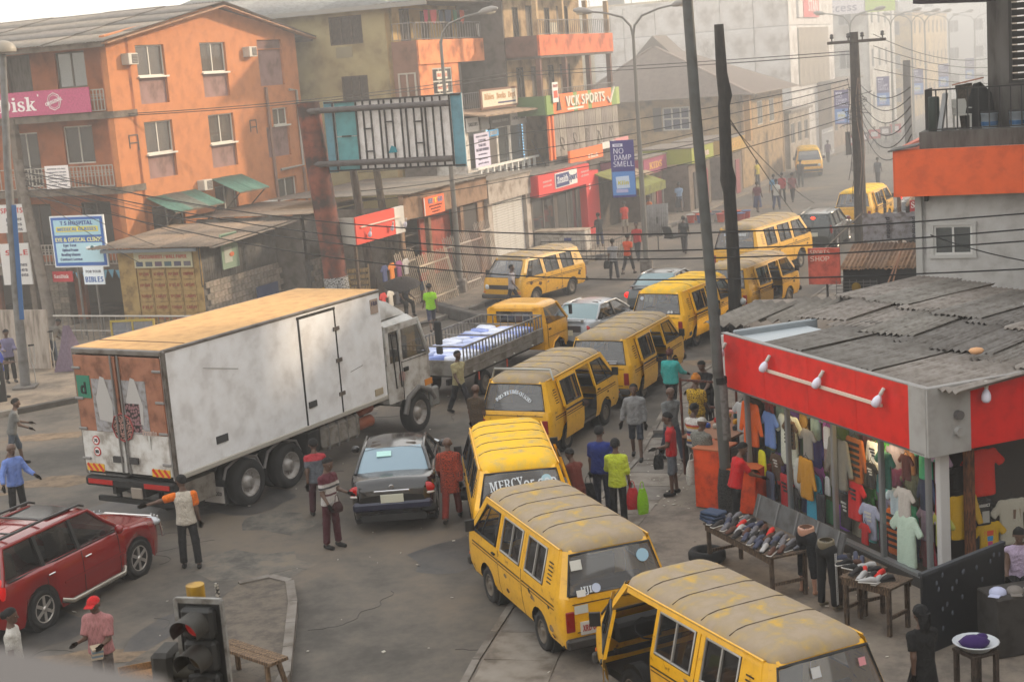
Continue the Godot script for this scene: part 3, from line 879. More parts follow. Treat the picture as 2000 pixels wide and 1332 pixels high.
	bx(hoard, "post", V(.02, 5.3, -.85), V(.12, 2.2, .16), org)
	for i in 5:
		var pts := []
		for k in 14: pts.append(V(.05, 4.9 + .35 * sin(k * .9 + i) + .12 * (i % 3), -2.0 - i * 1.9 - .25 * cos(k * 1.25 + i) * (1 + .04 * k)))
		part(hoard, "scrawl", mk().tube(pts, .012, 4).done(), mt(.33, .31, .3))
	bx(hoard, "base_wall", V(-.1, 2.1, -5.6), V(.2, 4.25, 11.0), gr)
	var os := thing("orange_fascia", "orange shop fascia with white lettering below the hoarding boards", "sign", S(-27.4, -71.8), YS)
	bx(os, "board", V(0, 4.2, -2.5), V(.12, .66, 5.0), org)
	text(os, "lettering", "G Bank", .2, mt(.9, .86, .8), V(.07, 4.05, -3.4), V(0, PI / 2, 0), FS, true, 1.5)
	bx(os, "bracket", V(-.25, 4.2, -.5), V(.4, .06, .06), dark)
	bx(os, "board", V(0, 4.42, -6.1), V(.12, .34, 2.2), mt(.82, .79, .76))
	bx(os, "board", V(0, 4.48, -8.3), V(.12, .34, 2.2), mt(.8, .52, .52))
	var sp2 := thing("white_placard", "white placard with red block stuck at the corner of the sports sign", "sign", S(-27.75, -70.9), YS + PI / 2)
	bx(sp2, "board", V(.35, 7.55, .05), V(.75, 1.0, .03), mt(.84, .82, .8))
	bx(sp2, "block", V(.35, 7.45, .07), V(.55, .36, .012), mt(.82, .3, .2))
	text(sp2, "lettering", "TO LET", .14, mt(.6, .15, .15), V(.35, 7.86, .075), Z0, FS, true, .6)
func bulb(parent: Node3D, at: Vector3, up: Vector3, lit := false) -> void:
	var y := up.normalized()
	var x := y.cross(Vector3(.3, .1, .9)).normalized()
	var bs := Basis(x, y, x.cross(y))
	var neck := part(parent, "socket", mk().lathe([[.02, .0], [.035, .02], [.03, .1], [.03, .14]], at, bs, 10).done(), mt(.75, .74, .72, .5))
	part(parent, "bulb", mk().lathe([[.03, .0], [.06, -.05], [.075, -.1], [.075, -.17], [.05, -.21], [.0, -.225]], at, bs, 12).done(), mt(.8, .8, .86, .3))
func shop_row() -> void:
	var gr := mt(.4, .37, .34, .9, "dirt", .4)
	var dark := mt(.4, .37, .34, .95)
	var org := mt(.84, .36, .2, .8)
	var tan := mt(.56, .45, .36, .9, "dirt", .3)
	var rm := [mt(.49, .46, .42, .8, "streak", .7), mt(.45, .43, .4, .8, "streak", .7), mt(.52, .48, .43, .8, "streak", .7)]
	var b := thing("tan_shop", "single-storey shop with a plain tan fascia and dark orange front", "shop", S(-27.2, -52.3), YS)
	bx(b, "fascia", V(.1, 3.85, -4.05), V(.2, .95, 8.1), tan)
	bx(b, "side_wall", V(-2.4, 1.95, .0), V(4.8, 3.9, .16), gr)
	var holes := [[.3, .13, 2.5, 3.3], [2.7, .13, 5.6, 3.3], [5.9, .13, 7.4, 3.3]]
	part(b, "wall", wall_mesh(8.1, 3.4, holes, .2), tan, V(0, 0, 0), V(0, PI / 2, 0))
	bx(b, "inside_wall", V(-1.6, 1.7, -4.0), V(.1, 3.4, 8), dark)
	bx(b, "orange_partition", V(-.6, 2.0, -4.2), V(.1, 2.6, 2.9), mt(.62, .25, .16, .8, "dirt", .3))
	for i in 5: bx(b, "shelf", V(-.7, .6 + i * .5, -1.4), V(.4, .05, 2.1), mt(.3, .27, .25))
	bx(b, "door", V(-.1, 1.7, -6.65), V(.06, 3.1, 1.4), mt(.24, .22, .21))
	for c in 7:
		part(b, "roof_sheet", sheet_mesh(1.28, 6.4, .02, .14, .004, .03, c), rm[c % 3], V(-2.7, 4.42 + .012 * (c % 2), -.6 - c * 1.2), V(.05, PI / 2, 0) if false else V(0, PI / 2, 0))
	bx(b, "roof_edge", V(.12, 4.36, -4.05), V(.26, .05, 8.2), mt(.45, .38, .33))
	var sg := thing("orange_sign", "orange square sign with blue and yellow wording on the tan fascia", "sign", S(-26.95, -54.0), YS + PI / 2)
	bx(sg, "board", V(.9, 3.72, 0), V(1.9, .74, .05), mt(.9, .4, .2, .7))
	bx(sg, "edge", V(-.02, 3.72, .03), V(.08, .72, .01), mt(.85, .83, .8))
	for i in 3: text(sg, "lettering", ["VEE", "T", "GO"][i], .2, [mt(.3, .5, .65), mt(.85, .75, .3), mt(.3, .5, .68)][i], V(.55 + i * .45, 3.9, .035), Z0, FS, true, .42)
	for i in 3: text(sg, "lettering", ["phones and laptops", "accessories dealer", "repairs"][i], .06, mt(.4, .18, .12), V(1.0, 3.7 - i * .12, .035), Z0, FS, true, 1.2 - i * .25)
	var s := thing("shutter_shop", "grey single-storey shop with a closed roller shutter", "shop", S(-27.2, -60.45), YS)
	var pal := mt(.66, .62, .58, .9, "dirt", .3)
	bx(s, "fascia", V(.1, 3.6, -2.5), V(.24, 1.0, 4.95), pal)
	for z: float in [-.2, -4.65]: bx(s, "pier", V(.02, 1.6, z), V(.3, 3.1, .5), pal)
	for i in 26:
		part(s, "shutter_slat", mk().cbox(V(0, 0, 0), V(.05, .108, 3.9), .018).done() if i == 0 else boxes["slat"], mt(.74, .73, .71, .5, "soft", .5), V(-.02, .2 + i * .113, -2.42))
		if i == 0: boxes["slat"] = (s.get_child(s.get_child_count() - 1) as MeshInstance3D).mesh
	bx(s, "body", V(-2.2, 1.6, -2.5), V(4.1, 3.2, 4.9), gr)
	bx(s, "roof", V(-1.9, 4.12, -2.5), V(4.4, .06, 5.1), rm[0])
	var r := thing("red_sign_shop", "shop front with a bright red sign box and a red side pillar", "shop", S(-27.2, -65.45), YS)
	var red := mt(.8, .16, .15, .6)
	bx(r, "sign_box", V(.35, 3.35, -3.5), V(.5, 1.0, 7.0), red)
	bx(r, "sign_end", V(.3, 3.35, .02), V(.46, .98, .05), mt(.7, .14, .14))
	bx(r, "name_plate", V(.62, 3.4, -3.6), V(.05, .72, 3.0), mt(.84, .82, .8))
	bx(r, "name_plate", V(.65, 3.4, -3.05), V(.03, .62, 1.75), mt(.16, .22, .42))
	text(r, "lettering", "Zenith", .32, mt(.85, .85, .87), V(.68, 3.42, -3.0), V(0, PI / 2, 0), "Droid Serif", true, 1.5)
	text(r, "lettering", "Sport", .32, mt(.2, .25, .45), V(.66, 3.42, -4.45), V(0, PI / 2, 0), "Droid Serif", true, 1.2)
	for i in 2:
		for k in 2: text(r, "lettering", ["wholesale retail", "all kinds"][k], .09, mt(.85, .7, .68), V(.615, 3.5 - k * .2, -1.1 - i * 5.2), V(0, PI / 2, 0), FS, true, 1.1)
	var rh := [[.5, .13, 3.4, 2.7], [3.7, .13, 6.6, 2.7]]
	part(r, "wall", wall_mesh(7.0, 3.0, rh, .15), mt(.3, .27, .25, .9), V(0, 0, 0), V(0, PI / 2, 0))
	for o in rh: window(r, face(0, 0, true), o, mt(.4, .38, .36), glass(.3, .3, .3, .4), null, 2, 1, .07, .05)
	bx(r, "inside_wall", V(-1.8, 1.5, -3.5), V(.1, 3.0, 7), mt(.45, .42, .4))
	bx(r, "pillar", V(.15, 1.7, -8.05), V(.4, 3.3, 1.9), red)
	text(r, "lettering", "S", .3, mt(.85, .8, .78), V(.36, 2.6, -7.6), V(0, PI / 2, 0))
	bx(r, "roof", V(-2.2, 3.9, -3.6), V(5.2, .06, 7.4), rm[1])
	bx(r, "wall", V(-2.0, 1.5, .0), V(3.9, 3.0, .12), gr)
	var w := thing("red_white_sign", "red and white fascia board with bulbs over the leaning clothes stall", "sign", S(-26.9, -48.1), YS)
	bx(w, "board", V(0, 3.5, -1.55), V(.1, 1.0, 3.1), mt(.82, .24, .16, .7))
	bx(w, "board", V(.0, 3.5, -3.5), V(.12, 1.02, .78), mt(.8, .78, .75, .8))
	bx(w, "bar", V(.1, 3.62, -1.9), V(.04, .04, 3.2), mt(.82, .78, .72))
	bx(w, "board", V(-.45, 3.5, .0), V(.9, 1.0, .1), mt(.62, .6, .57))
	for z: float in [-.1, -3.7]: bx(w, "post", V(-.1, 1.5, z), V(.1, 3.0, .1), mt(.4, .34, .28, .9, "wood", 1.0))
	for z: float in [-.8, -2.6, -3.7]: bulb(w, V(.2, 3.4, z), V(.25, .9, 0))
	var cols := [mt(.72, .16, .14), mt(.2, .24, .4), mt(.78, .76, .72), mt(.78, .45, .12), mt(.3, .3, .32), mt(.5, .25, .42), mt(.62, .58, .12), mt(.7, .68, .66)]
	var cn := ["red", "navy", "white", "orange", "charcoal", "plum", "olive yellow", "pale"]
	for i in 8:
		shirt("hanging_garment", cn[i] + " garment hanging at the stall under the red and white sign", cols[i], S(-26.75, -49.5 - i * .3, 1.0 + 1.0 * (i % 2)), YS + PI / 2, .62, .0, "clothes at the far stall")
	var iron := [mt(.72, .65, .56, .8), mt(.6, .56, .52, .8), mt(.5, .42, .38, .8)]
	var gi := 0
	for a in [[-25.7, -52.6, 2.6, 2.0, .2], [-25.9, -55.5, 2.5, 2.3, .22], [-26.2, -57.6, 2.2, 2.2, .25], [-26.6, -52.0, 1.6, 2.1, .2], [-26.4, -59.2, 1.6, 2.4, .2]]:
		var g := thing("iron_gate", ["pale iron bar gate leaning nearest the passers-by", "second leaning iron bar gate, taller and greyer", "rusty iron bar gate leaning third along the shop fronts", "short iron gate leaning behind the pale one", "narrow iron gate leaning against the shutter pier"][gi], "gate", S(a[0], a[1], .13), YS + PI / 2, "iron gates leaning along the shop fronts")
		var lean := Basis(Vector3.RIGHT, -a[4])
		var m: Material = iron[gi % 3]
		for k in 2: part(g, "rail", mk().box(lean * V(0, .3 + k * (a[3] - .7), 0), V(a[2], .06, .04), lean).done(), m)
		var nb := int(a[2] / .16)
		for k in nb + 1:
			part(g, "bar", mk().box(lean * V(-a[2] / 2 + a[2] * k / nb, a[3] / 2 + .05 * (k % 2), 0), V(.03, a[3], .03), lean).done(), m)
		gi += 1
func shacks() -> void:
	var yelw := mt(.6, .5, .3, .9, "dirt", .4)
	var gr := mt(.42, .4, .38, .9, "dirt", .4)
	var dark := mt(.4, .37, .34, .95)
	var rm := [mt(.53, .47, .41, .85, "streak", .8), mt(.48, .43, .38, .85, "streak", .8), mt(.56, .49, .42, .85, "streak", .8)]
	var st := thing("stationery_stall", "yellow stationery kiosk with painted double doors and a low sheet roof", "kiosk", S(-31.7, -45.1), YS)
	part(st, "wall", wall_mesh(3.6, 3.4, [[.75, .2, 3.35, 2.72]], .12), yelw, V(-3.6, 0, 0))
	var words := ["TP LINK", "HP INK", "TONER", "FILE", "A4 PAPER", "PENS", "A3 PAPER", "FLASH", "CABLES", "COVERS", "RULER", "BOOKS", "HP INK", "FILE", "TP LINK", "TONER", "FOLDERS", "BAGS", "COMPUTER", "LAPTOPS", "LAMPS", "CABLES", "MOUSE", "DRIVES"]
	var ink := mt(.5, .2, .13)
	for l in 4:
		var leaf := bx(st, "door", V(-2.85 + .33 + l * .65, 1.46, -.06), V(.63, 2.5, .05), mt(.58, .47, .27, .85, "dirt", .5))
		for k in 6:
			bx(leaf, "panel", V(0, -1.02 + k * .41, .035), V(.54, .34, .02), mt(.62, .51, .3, .85, "dirt", .5))
			text(leaf, "lettering", words[l * 6 + 5 - k], .11, ink, V(0, -1.02 + k * .41, .05), Z0, FS, true, .44)
	bx(st, "sign", V(-1.55, 3.05, .05), V(2.55, .62, .04), mt(.68, .66, .55))
	text(st, "sign_lettering", "STATIONERIES / WALL PAPER", .13, mt(.66, .25, .22), V(-1.55, 3.14, .075), Z0, FS, true, 2.1)
	for i in 6: bx(st, "sign_picture", V(-2.6 + i * .42, 2.88, .075), V(.3, .17, .01), mt(.22 + .06 * (i % 3), .27 + .05 * (i % 2), .36))
	bx(st, "gutter", V(-1.9, 3.42, .42), V(4.2, .12, .1), mt(.4, .42, .44))
	for r in 2:
		for c in 5:
			part(st, "roof_sheet", sheet_mesh(1.15, 2.9, .02, .14, .004, .02, c + r), rm[(c + r) % 3], V(.35 - c * 1.08, 3.6 + r * .12 + .012 * (c % 2), -.9 - r * 2.7), V(.045, 0, 0))
	part(st, "verge_board", mk().bar(V(.9, 3.48, .45), V(.9, 3.72, -5.3), .04, .2).done(), mt(.55, .5, .45))
	for i in 5: part(st, "side_sheet", sheet_mesh(1.08, 1.55, .02, .14, .004, .02, i), mt(.4, .395, .385, .8, "streak", .8), V(.0, 2.75, -.5 - i * 1.04), V(PI / 2, 0, -PI / 2) if false else V(0, PI / 2, 0) + V(PI / 2, 0, 0))
	var bl := [mt(.56, .53, .49, .95, "dirt", .8), mt(.5, .475, .44, .95, "dirt", .8), mt(.6, .56, .52, .95, "dirt", .8)]
	var bmh := bm(V(.15, .205, .44))
	bx(st, "mortar", V(-.05, 1.05, -2.65), V(.12, 2.0, 5.2), mt(.36, .34, .32, .95))
	for r in 9:
		for c in 11:
			part(st, "block", bmh, bl[rng.randi() % 3], V(rng.randf_range(0, .012), .25 + r * .222, -.35 - c * .456 - .2 * (r % 2)))
	var ps := thing("green_poster", "green and white portrait poster board hung on the kiosk's side", "sign", S(-31.55, -46.2), YS + PI / 2)
	bx(ps, "board", V(.55, 3.1, .06), V(1.1, 1.3, .04), mt(.5, .58, .5))
	bx(ps, "head", V(.55, 3.55, .085), V(1.0, .3, .012), mt(.12, .28, .22))
	text(ps, "lettering", "S. A. DESIGN", .1, mt(.8, .7, .6), V(.55, 3.58, .095), Z0, FS, true, .85)
	bx(ps, "picture", V(.4, 2.95, .085), V(.5, .55, .012), mt(.68, .7, .66))
	part(ps, "fish", mk().ball(V(.62, 2.95, .1), V(.16, .09, .01), 10).done(), mt(.8, .42, .25))
	var s2 := thing("block_shack", "dark sheet-clad shack with a concrete block lower wall behind the billboard post", "shack", S(-30.5, -50.6), YS)
	for i in 5: part(s2, "side_sheet", sheet_mesh(1.0, 1.7, .02, .14, .004, .02, i), mt(.42, .41, .4, .85, "streak", .7), V(.02, 3.0, -.45 - i * .97), V(PI / 2, PI / 2, 0))
	bx(s2, "mortar", V(-.06, 1.1, -2.4), V(.12, 2.1, 4.8), mt(.3, .29, .28, .95))
	for r in 9:
		for c in 10:
			part(s2, "block", bmh, [bl[1], mt(.44, .42, .4, .95, "dirt", .8), bl[0]][rng.randi() % 3], V(rng.randf_range(0, .012), .25 + r * .222, -.35 - c * .456 - .2 * (r % 2)))
	for c in 6:
		part(s2, "roof_sheet", sheet_mesh(1.05, 6.0, .02, .14, .004, .03, c), rm[c % 3], V(-2.6, 3.98 - .012 * (c % 2), -.2 - c * .98), V(0, PI / 2, 0))
	bx(s2, "front_wall", V(-2.5, 2.0, .1), V(4.8, 3.8, .1), gr)
	var yb := [mt(.72, .6, .06, .8, "dirt", .6), mt(.62, .52, .08, .8, "dirt", .6)]
	for i in 5:
		single("yellow_hoarding", ["yellow painted hoarding behind the truck's roof, nearest the billboard post", "second yellow painted hoarding along the shack", "third yellow painted hoarding along the shack", "fourth yellow painted hoarding along the shack", "yellow painted hoarding next to the leaning mattress"][i], "hoarding", bm(V(.06, 1.0, .8)), yb[i % 2], S(-29.6, -48.3 - i * .86, .63), V(0, YS, .04 * (i % 3)), "yellow panels by the shack")
	var wr := thing("pipe_railing", "long pale pipe railing beside the left pavement", "railing", S(-38.2, -44.6), YS)
	var wp := mt(.66, .64, .61, .7)
	part(wr, "top_rail", mk().cyl(V(0, 1.05, 0), V(6.6, 1.05, .2), .035).cyl(V(6.6, 1.05, .2), V(8.6, 1.05, -3.5), .035).done(), wp)
	part(wr, "middle_rail", mk().cyl(V(0, .5, 0), V(6.6, .5, .2), .02).done(), wp)
	for i in 24: bx(wr, "upright", V(.14 + i * .28, .55, .01 + i * .0085), V(.025, .96, .025), mt(.4, .39, .38))
	var yf := thing("window_frame_display", "yellow-framed glazed panel standing by the railing behind the truck", "window frame", S(-33.6, -43.3), YS + .2)
	part(yf, "frame", mk().box(V(0, 1.1, 0), V(1.7, .07, .06)).box(V(0, .2, 0), V(1.7, .07, .06)).box(V(-.82, .65, .0), V(.07, .85, .06)).box(V(.82, .65, .0), V(.07, .85, .06)).box(V(0, .65, .0), V(.05, .85, .05)).done(), mt(.62, .54, .2, .7))
	for i in 2: bx(yf, "pane", V(-.41 + i * .82, .65, 0), V(.74, .82, .01), glass(.5, .53, .58, .5))
	for i in 7:
		single("bead_string", "white bead decoration string hanging by the ground-floor shop of the orange building", "beads", mk().tube([V(0, 0, 0), V(.03, -.25, .02), V(-.02, -.5, 0), V(.02, -.75 - .05 * i, 0)], .035, 5).done(), mt(.78, .77, .75), S(-35.9 + i * .09, -46.5, 1.95), V(0, 0, 0), "bead strings")
	for i in 4:
		single("hanging_jeans", "pair of blue jeans hung over the rail beside the block wall" , "jeans", mk().prism(PackedVector2Array([Vector2(-.2, 0), Vector2(.2, 0), Vector2(.2, -.75), Vector2(.04, -.75), Vector2(0, -.25), Vector2(-.04, -.75), Vector2(-.2, -.75)]), .05).done(), mt(.24, .3, .44, .95, "grain", 2.0), S(-31.3, -48.2 - i * .36, 1.5), V(0, YS + PI / 2, 0), "jeans on the rail")
	single("white_board", "tall off-white painted board standing behind the left lamp post", "board", mk().box(V(0, 1.05, 0), V(2.6, 2.0, .05)).done(), mt(.62, .58, .54, .95, "streak", .8), S(-35.4, -39.4, .13), V(-.06, YS, 0))
	for a in [[-41.2, -46.4, 4.6, 1.3, 1.1, "white signboard with red heading at the left edge, upper", "SPORTS", 0], [-40.6, -45.7, 2.9, 1.3, 1.6, "white signboard listing goods in black at the left edge, lower", "SALE", 1]]:
		var sb := thing("edge_sign", a[5], "sign", S(a[0], a[1]), YS + .1)
		bx(sb, "board", V(0, a[2], 0), V(a[3], a[4], .06), mt(.78, .77, .76))
		text(sb, "lettering", a[6], .2, mt(.68, .18, .18), V(.1, a[2] + a[4] * .28, .035), Z0, FS, true, 1.0)
		for k in 3: text(sb, "lettering", ["phones", "cases", "screens"][k], .13, mt(.25, .25, .3), V(.15, a[2] - .02 - k * .2, .035), Z0, FS, true, .7)
		part(sb, "post", mk().cyl(V(-.3, .13, -.07), V(-.3, a[2] + .3, -.07), .04).done(), mt(.4, .39, .38))
func hip_house() -> void:
	var b := thing("hip_roof_house", "two-storey yellowish house under a wide brown hip roof", "house", S(-24.4, -95.0), YS)
	var wall := mt(.63, .52, .35, .9, "dirt", .25)
	var rf := mt(.4, .345, .31, .9, "streak", .5)
	var wood := mt(.28, .24, .21, .9)
	var holes := [[5.35, 4.1, 7.2, 5.6]]
	part(b, "wall", wall_mesh(10.5, 6.2, holes, .2), wall, V(-10.5, 0, 0))
	window(b, face(-10.5, 0, false), holes[0], mt(.7, .68, .64), glass(.25, .28, .4, .6), mt(.2, .22, .32), 3, 2, .09, .02)
	bx(b, "shutter", V(-5.5, 4.85, .06), V(.55, 1.55, .05), wood)
	part(b, "wall", wall_mesh(12.0, 6.2, [[1.2, 3.9, 2.6, 5.5], [4.6, 3.9, 6.0, 5.5], [8.0, 3.9, 9.4, 5.5]], .2), wall, V(0, 0, 0), V(0, PI / 2, 0))
	for o in [[1.2, 3.9, 2.6, 5.5], [4.6, 3.9, 6.0, 5.5], [8.0, 3.9, 9.4, 5.5]]: window(b, face(0, 0, true), o, mt(.7, .68, .64), glass(.3, .3, .3, .5), wood, 3, 1, .08, .04)
	bx(b, "verandah_post", V(.35, 4.6, -.6), V(.4, 2.9, .4), mt(.66, .5, .28))
	bx(b, "back_wall", V(-5.2, 3.1, -11.9), V(10.5, 6.2, .2), wall)
	bx(b, "back_wall", V(-10.5, 3.1, -6), V(.2, 6.2, 12), wall)
	var e := [V(-11.6, 6.15, .9), V(1.1, 6.15, .9), V(1.1, 6.15, -12.9), V(-11.6, 6.15, -12.9)]
	var r0 := V(-7.0, 9.6, -4.8)
	var r1 := V(-7.0, 9.6, -7.6)
	part(b, "roof_slope", mk().fq(e[0], r0, r0 + V(.01, 0, 0), e[1]).done(), rf)
	var m2 := mk(); m2.flat(); m2.quad(e[1], r0, r1, e[2])
	part(b, "roof_slope", m2.done(), rf)
	var m3 := mk(); m3.flat(); m3.tri(e[2], r1, e[3]); m3.quad(e[3], r1, r0, e[0])
	part(b, "roof_slope", m3.done(), rf)
	part(b, "hip_ridge", mk().tube([r0, e[1]], .1, 6).done(), mt(.52, .46, .42))
	part(b, "hip_ridge", mk().tube([r0, e[0]], .1, 6).done(), rf)
	part(b, "ridge_vent", mk().prism(PackedVector2Array([Vector2(-1.3, 0), Vector2(1.3, 0), Vector2(0, 1.3)]), 3.2, Transform3D(Basis(), V(-7.0, 9.0, -6.2))).done(), mt(.34, .3, .27))
	part(b, "eaves_board", mk().bar(e[0], e[1], .06, .25).bar(e[1], e[2], .06, .25).done(), mt(.45, .38, .32))
	var fas := [[-25.6, -78.0, 4.2, 2.9, mt(.55, .24, .34), "dusty pink shop fascia beside the lamp post banner", "KIDS", -2.6], [-24.2, -82.5, 4.6, 3.1, mt(.56, .58, .2), "lime green shop fascia with a pink plaque", "Fashion", -2.6], [-23.9, -88.5, 5.0, 3.1, mt(.66, .52, .2), "mustard shop fascia with yellow lettering", "GARDEN", -2.6]]
	for a in fas:
		var s := thing("lean_to_shop", a[5], "shop", S(a[0], a[1]), YS, "lean-to shops by the hip-roofed house")
		bx(s, "fascia", V(.05, a[3] + .15, -a[2] / 2), V(.14, .85, a[2]), a[4])
		bx(s, "side_fascia", V(-1.5, a[3] + .15, .0), V(3.0, .85, .12), a[4])
		text(s, "lettering", a[6], .36, mt(.8, .62, .3) if a[6] != "Fashion" else mt(.85, .75, .75), V(.13, a[3] + .15, -a[2] * .5), V(0, PI / 2, 0), "Droid Serif", true, a[2] * .55)
		bx(s, "wall", V(-.2, 1.4, -a[2] / 2), V(.1, 2.6, a[2]), mt(.42, .36, .3, .9, "dirt", .4))
		bx(s, "wall", V(-1.5, 1.4, .0), V(2.8, 2.6, .1), mt(.4, .34, .3, .9, "dirt", .4))
		bx(s, "door", V(-.12, 1.2, -a[2] * .35), V(.06, 2.1, 1.2), mt(.2, .18, .17))
		bx(s, "door", V(-.12, 1.2, -a[2] * .75), V(.06, 2.1, .9), mt(.5, .17, .2))
		bx(s, "roof", V(-1.5, a[3] + .62, -a[2] / 2), V(3.3, .06, a[2] + .2), mt(.46, .42, .38, .9, "streak", .6))
	var aw := thing("green_awning", "drooping lime green awning with boards on top beside the red pillar", "awning", S(-25.9, -74.2), YS)
	part(aw, "sheet", mk().box(V(.2, 2.72, -2.0), V(2.6, .06, 4.6), Basis(Vector3.BACK, -.35)).done(), mt(.45, .47, .14, .8, "dirt", .5))
	part(aw, "valance", mk().box(V(1.42, 2.1, -2.0), V(.04, .45, 4.6)).done(), mt(.42, .44, .13, .8, "dirt", .5))
	part(aw, "board", mk().box(V(.3, 2.95, -1.6), V(1.0, .05, 1.6), Basis(Vector3.BACK, -.3)).box(V(.3, 2.95, -3.4), V(1.2, .05, 1.4), Basis(Vector3.BACK, -.3)).done(), mt(.58, .5, .4))
	for z: float in [-.1, -2.0, -4.0]: part(aw, "post", mk().cyl(V(1.35, .13, z), V(1.35, 2.3, z), .04).done(), mt(.5, .48, .45))
	bx(aw, "back_wall", V(-1.2, 1.6, -2.0), V(.1, 3.0, 4.6), mt(.36, .32, .28, .9, "dirt", .4))
func block(n: String, label: String, p: float, q: float, w: float, l: float, h: float, m: Material, cols_f: int, cols_s: int, floors: int, wm: Material, roof: Material = null, fl0 := .6) -> Node3D:
	var b := thing(n, label, "building", S(p, q), YS)
	var dark := mt(.42, .4, .38, .9)
	var fh := (h - fl0) / floors
	for sd in 2:
		var len := w if sd == 0 else l
		var cols := cols_f if sd == 0 else cols_s
		var holes := []
		for c in cols:
			for f in floors:
				var cx := len * (c + .5) / cols
				holes.append([cx - .65, fl0 + f * fh + fh * .35, cx + .65, fl0 + f * fh + fh * .78])
		var f2 := face(-w, 0, false) if sd == 0 else face(0, 0, true)
		var wl := part(b, "wall", wall_mesh(len, h, holes, .2), m)
		wl.transform = f2
		for o in holes: window(b, f2, o, wm, glass(.25, .27, .3, .6), dark, 2, 1, .08, .08)
	bx(b, "back_wall", V(-w / 2, h / 2, -l + .1), V(w, h, .2), m)
	bx(b, "back_wall", V(-w + .1, h / 2, -l / 2), V(.2, h, l - .3), m)
	part(b, "water_tank", mk().cyl(V(-w * .3, h + .15, -l * .3), V(-w * .3, h + 1.6, -l * .3), .8, .75, 14).done(), mt(.2, .2, .22))
	for i in 3: part(b, "aerial", mk().cyl(V(-w * .2 * (i + 1), h, -2.0 - i), V(-w * .2 * (i + 1), h + 1.6 + .5 * i, -2.0 - i), .04, -1, 5).done(), mt(.3, .3, .3))
	bx(b, "roof", V(-w / 2, h + .08, -l / 2), V(w + .5, .16, l + .5), roof if roof else m)
	return b
func far_buildings() -> void:
	var white := mt(.78, .77, .76, .6, "dirt", .1)
	var b := thing("white_bank", "large white panel-clad bank block behind the hip-roofed house", "building", S(-26.2, -118.0), YS)
	bx(b, "core", V(-8.0, 6.4, -9.0), V(15.8, 12.8, 17.8), mt(.5, .5, .5))
	for r in 5:
		for c in 6: bx(b, "panel", V(-1.35 - c * 2.67, 1.4 + r * 2.6, -.0), V(2.62, 2.55, .12), white)
		for c in 6: bx(b, "panel", V(.0, 1.4 + r * 2.6, -1.5 - c * 2.95), V(.12, 2.55, 2.9), white)
	bx(b, "louvre_screen", V(.1, 8.0, -9.0), V(.12, 4.6, 12.0), mt(.56, .52, .46, .8, "streak", .5))
	bx(b, "parapet", V(-8.0, 12.95, -9.0), V(16.2, .2, 18.2), white)
	var lg := bx(b, "sign_panel", V(.12, 12.0, -8.0), V(.2, 1.8, 6.0), mt(.72, .28, .27))
	text(lg, "lettering", "STAN", .9, mt(.86, .8, .78), V(.12, 0, -.6), V(0, PI / 2, 0), FS, true, 3.6)
	bx(b, "sign_panel", V(.12, 12.0, -3.9), V(.2, 1.8, 1.6), mt(.74, .72, .7))
	block("cream_block", "cream flat-roofed block with a row of small windows behind the orange parapet building", -39.0, -130.0, 22, 14, 13.5, mt(.72, .66, .52, .9, "dirt", .1), 8, 4, 4, mt(.5, .45, .4))
	var zs := thing("rooftop_sign", "pale rooftop bank sign on top of the cream block", "sign", S(-38.6, -131.0, 13.6), YS + .3)
	bx(zs, "board", V(0, 1.2, 0), V(4.4, 1.6, .3), mt(.72, .7, .7))
	text(zs, "lettering", "ZENITH", .7, mt(.52, .5, .53), V(0, 1.1, .16), Z0, FS, true, 3.6)
	for i in 2: bx(zs, "leg", V(-1.5 + i * 3.0, .2, 0), V(.2, .5, .2), mt(.4, .4, .4))
	var a := block("tall_white_bank", "white four-storey bank with paired tall windows and a green and white roof sign", -25.5, -150.0, 9, 16, 13.2, mt(.74, .74, .72, .8, "dirt", .1), 2, 4, 3, mt(.6, .6, .6), mt(.6, .6, .6))
	bx(a, "sign_board", V(-3.0, 12.2, .2), V(5.4, 1.4, .2), mt(.82, .8, .82))
	bx(a, "sign_board", V(1.2, 12.2, .2), V(2.8, 1.4, .2), mt(.62, .72, .16))
	text(a, "sign_lettering", "access", .7, mt(.42, .4, .5), V(-2.6, 12.1, .31), Z0, FS, true, 3.2)
	part(a, "sign_emblem", mk().prism(PackedVector2Array([Vector2(-.35, -.5), Vector2(.35, -.5), Vector2(.3, .1), Vector2(0, .55), Vector2(-.3, .1)]), .06, Transform3D(Basis(), V(-5.0, 12.2, .31))).done(), mt(.8, .45, .4))
	block("grey_roof_house", "low house with a brown sheet roof in front of the tall bank", -25.0, -128.0, 12, 14, 5.6, mt(.55, .47, .38, .9, "dirt", .2), 3, 4, 2, mt(.5, .45, .4), mt(.4, .35, .31))
	block("yellow_block", "long yellowish block beyond the tall bank on the left of the street", -24.5, -172.0, 12, 30, 11.5, mt(.72, .62, .4, .9, "dirt", .1), 3, 8, 3, mt(.55, .5, .42), mt(.52, .48, .44))
	block("far_white_block", "pale white block at the bend of the street under the far lamps", -14.0, -215.0, 16, 20, 15.0, mt(.78, .78, .77, .9), 5, 4, 4, mt(.6, .6, .6))
	block("far_cream_block", "far cream block with dark windows above the end of the street", 6.0, -225.0, 19, 20, 16.5, mt(.76, .7, .54, .9), 6, 4, 4, mt(.55, .5, .45), mt(.5, .48, .46))
	block("far_grey_block", "far greyish block left of the street's end", -30.0, -235.0, 18, 20, 14.0, mt(.62, .6, .58, .9), 5, 4, 4, mt(.55, .5, .45))
	block("right_far_block", "hazy block on the right side of the far street", 12.5, -150.0, 16, 30, 10.5, mt(.66, .64, .6, .9), 4, 4, 3, mt(.55, .5, .45))
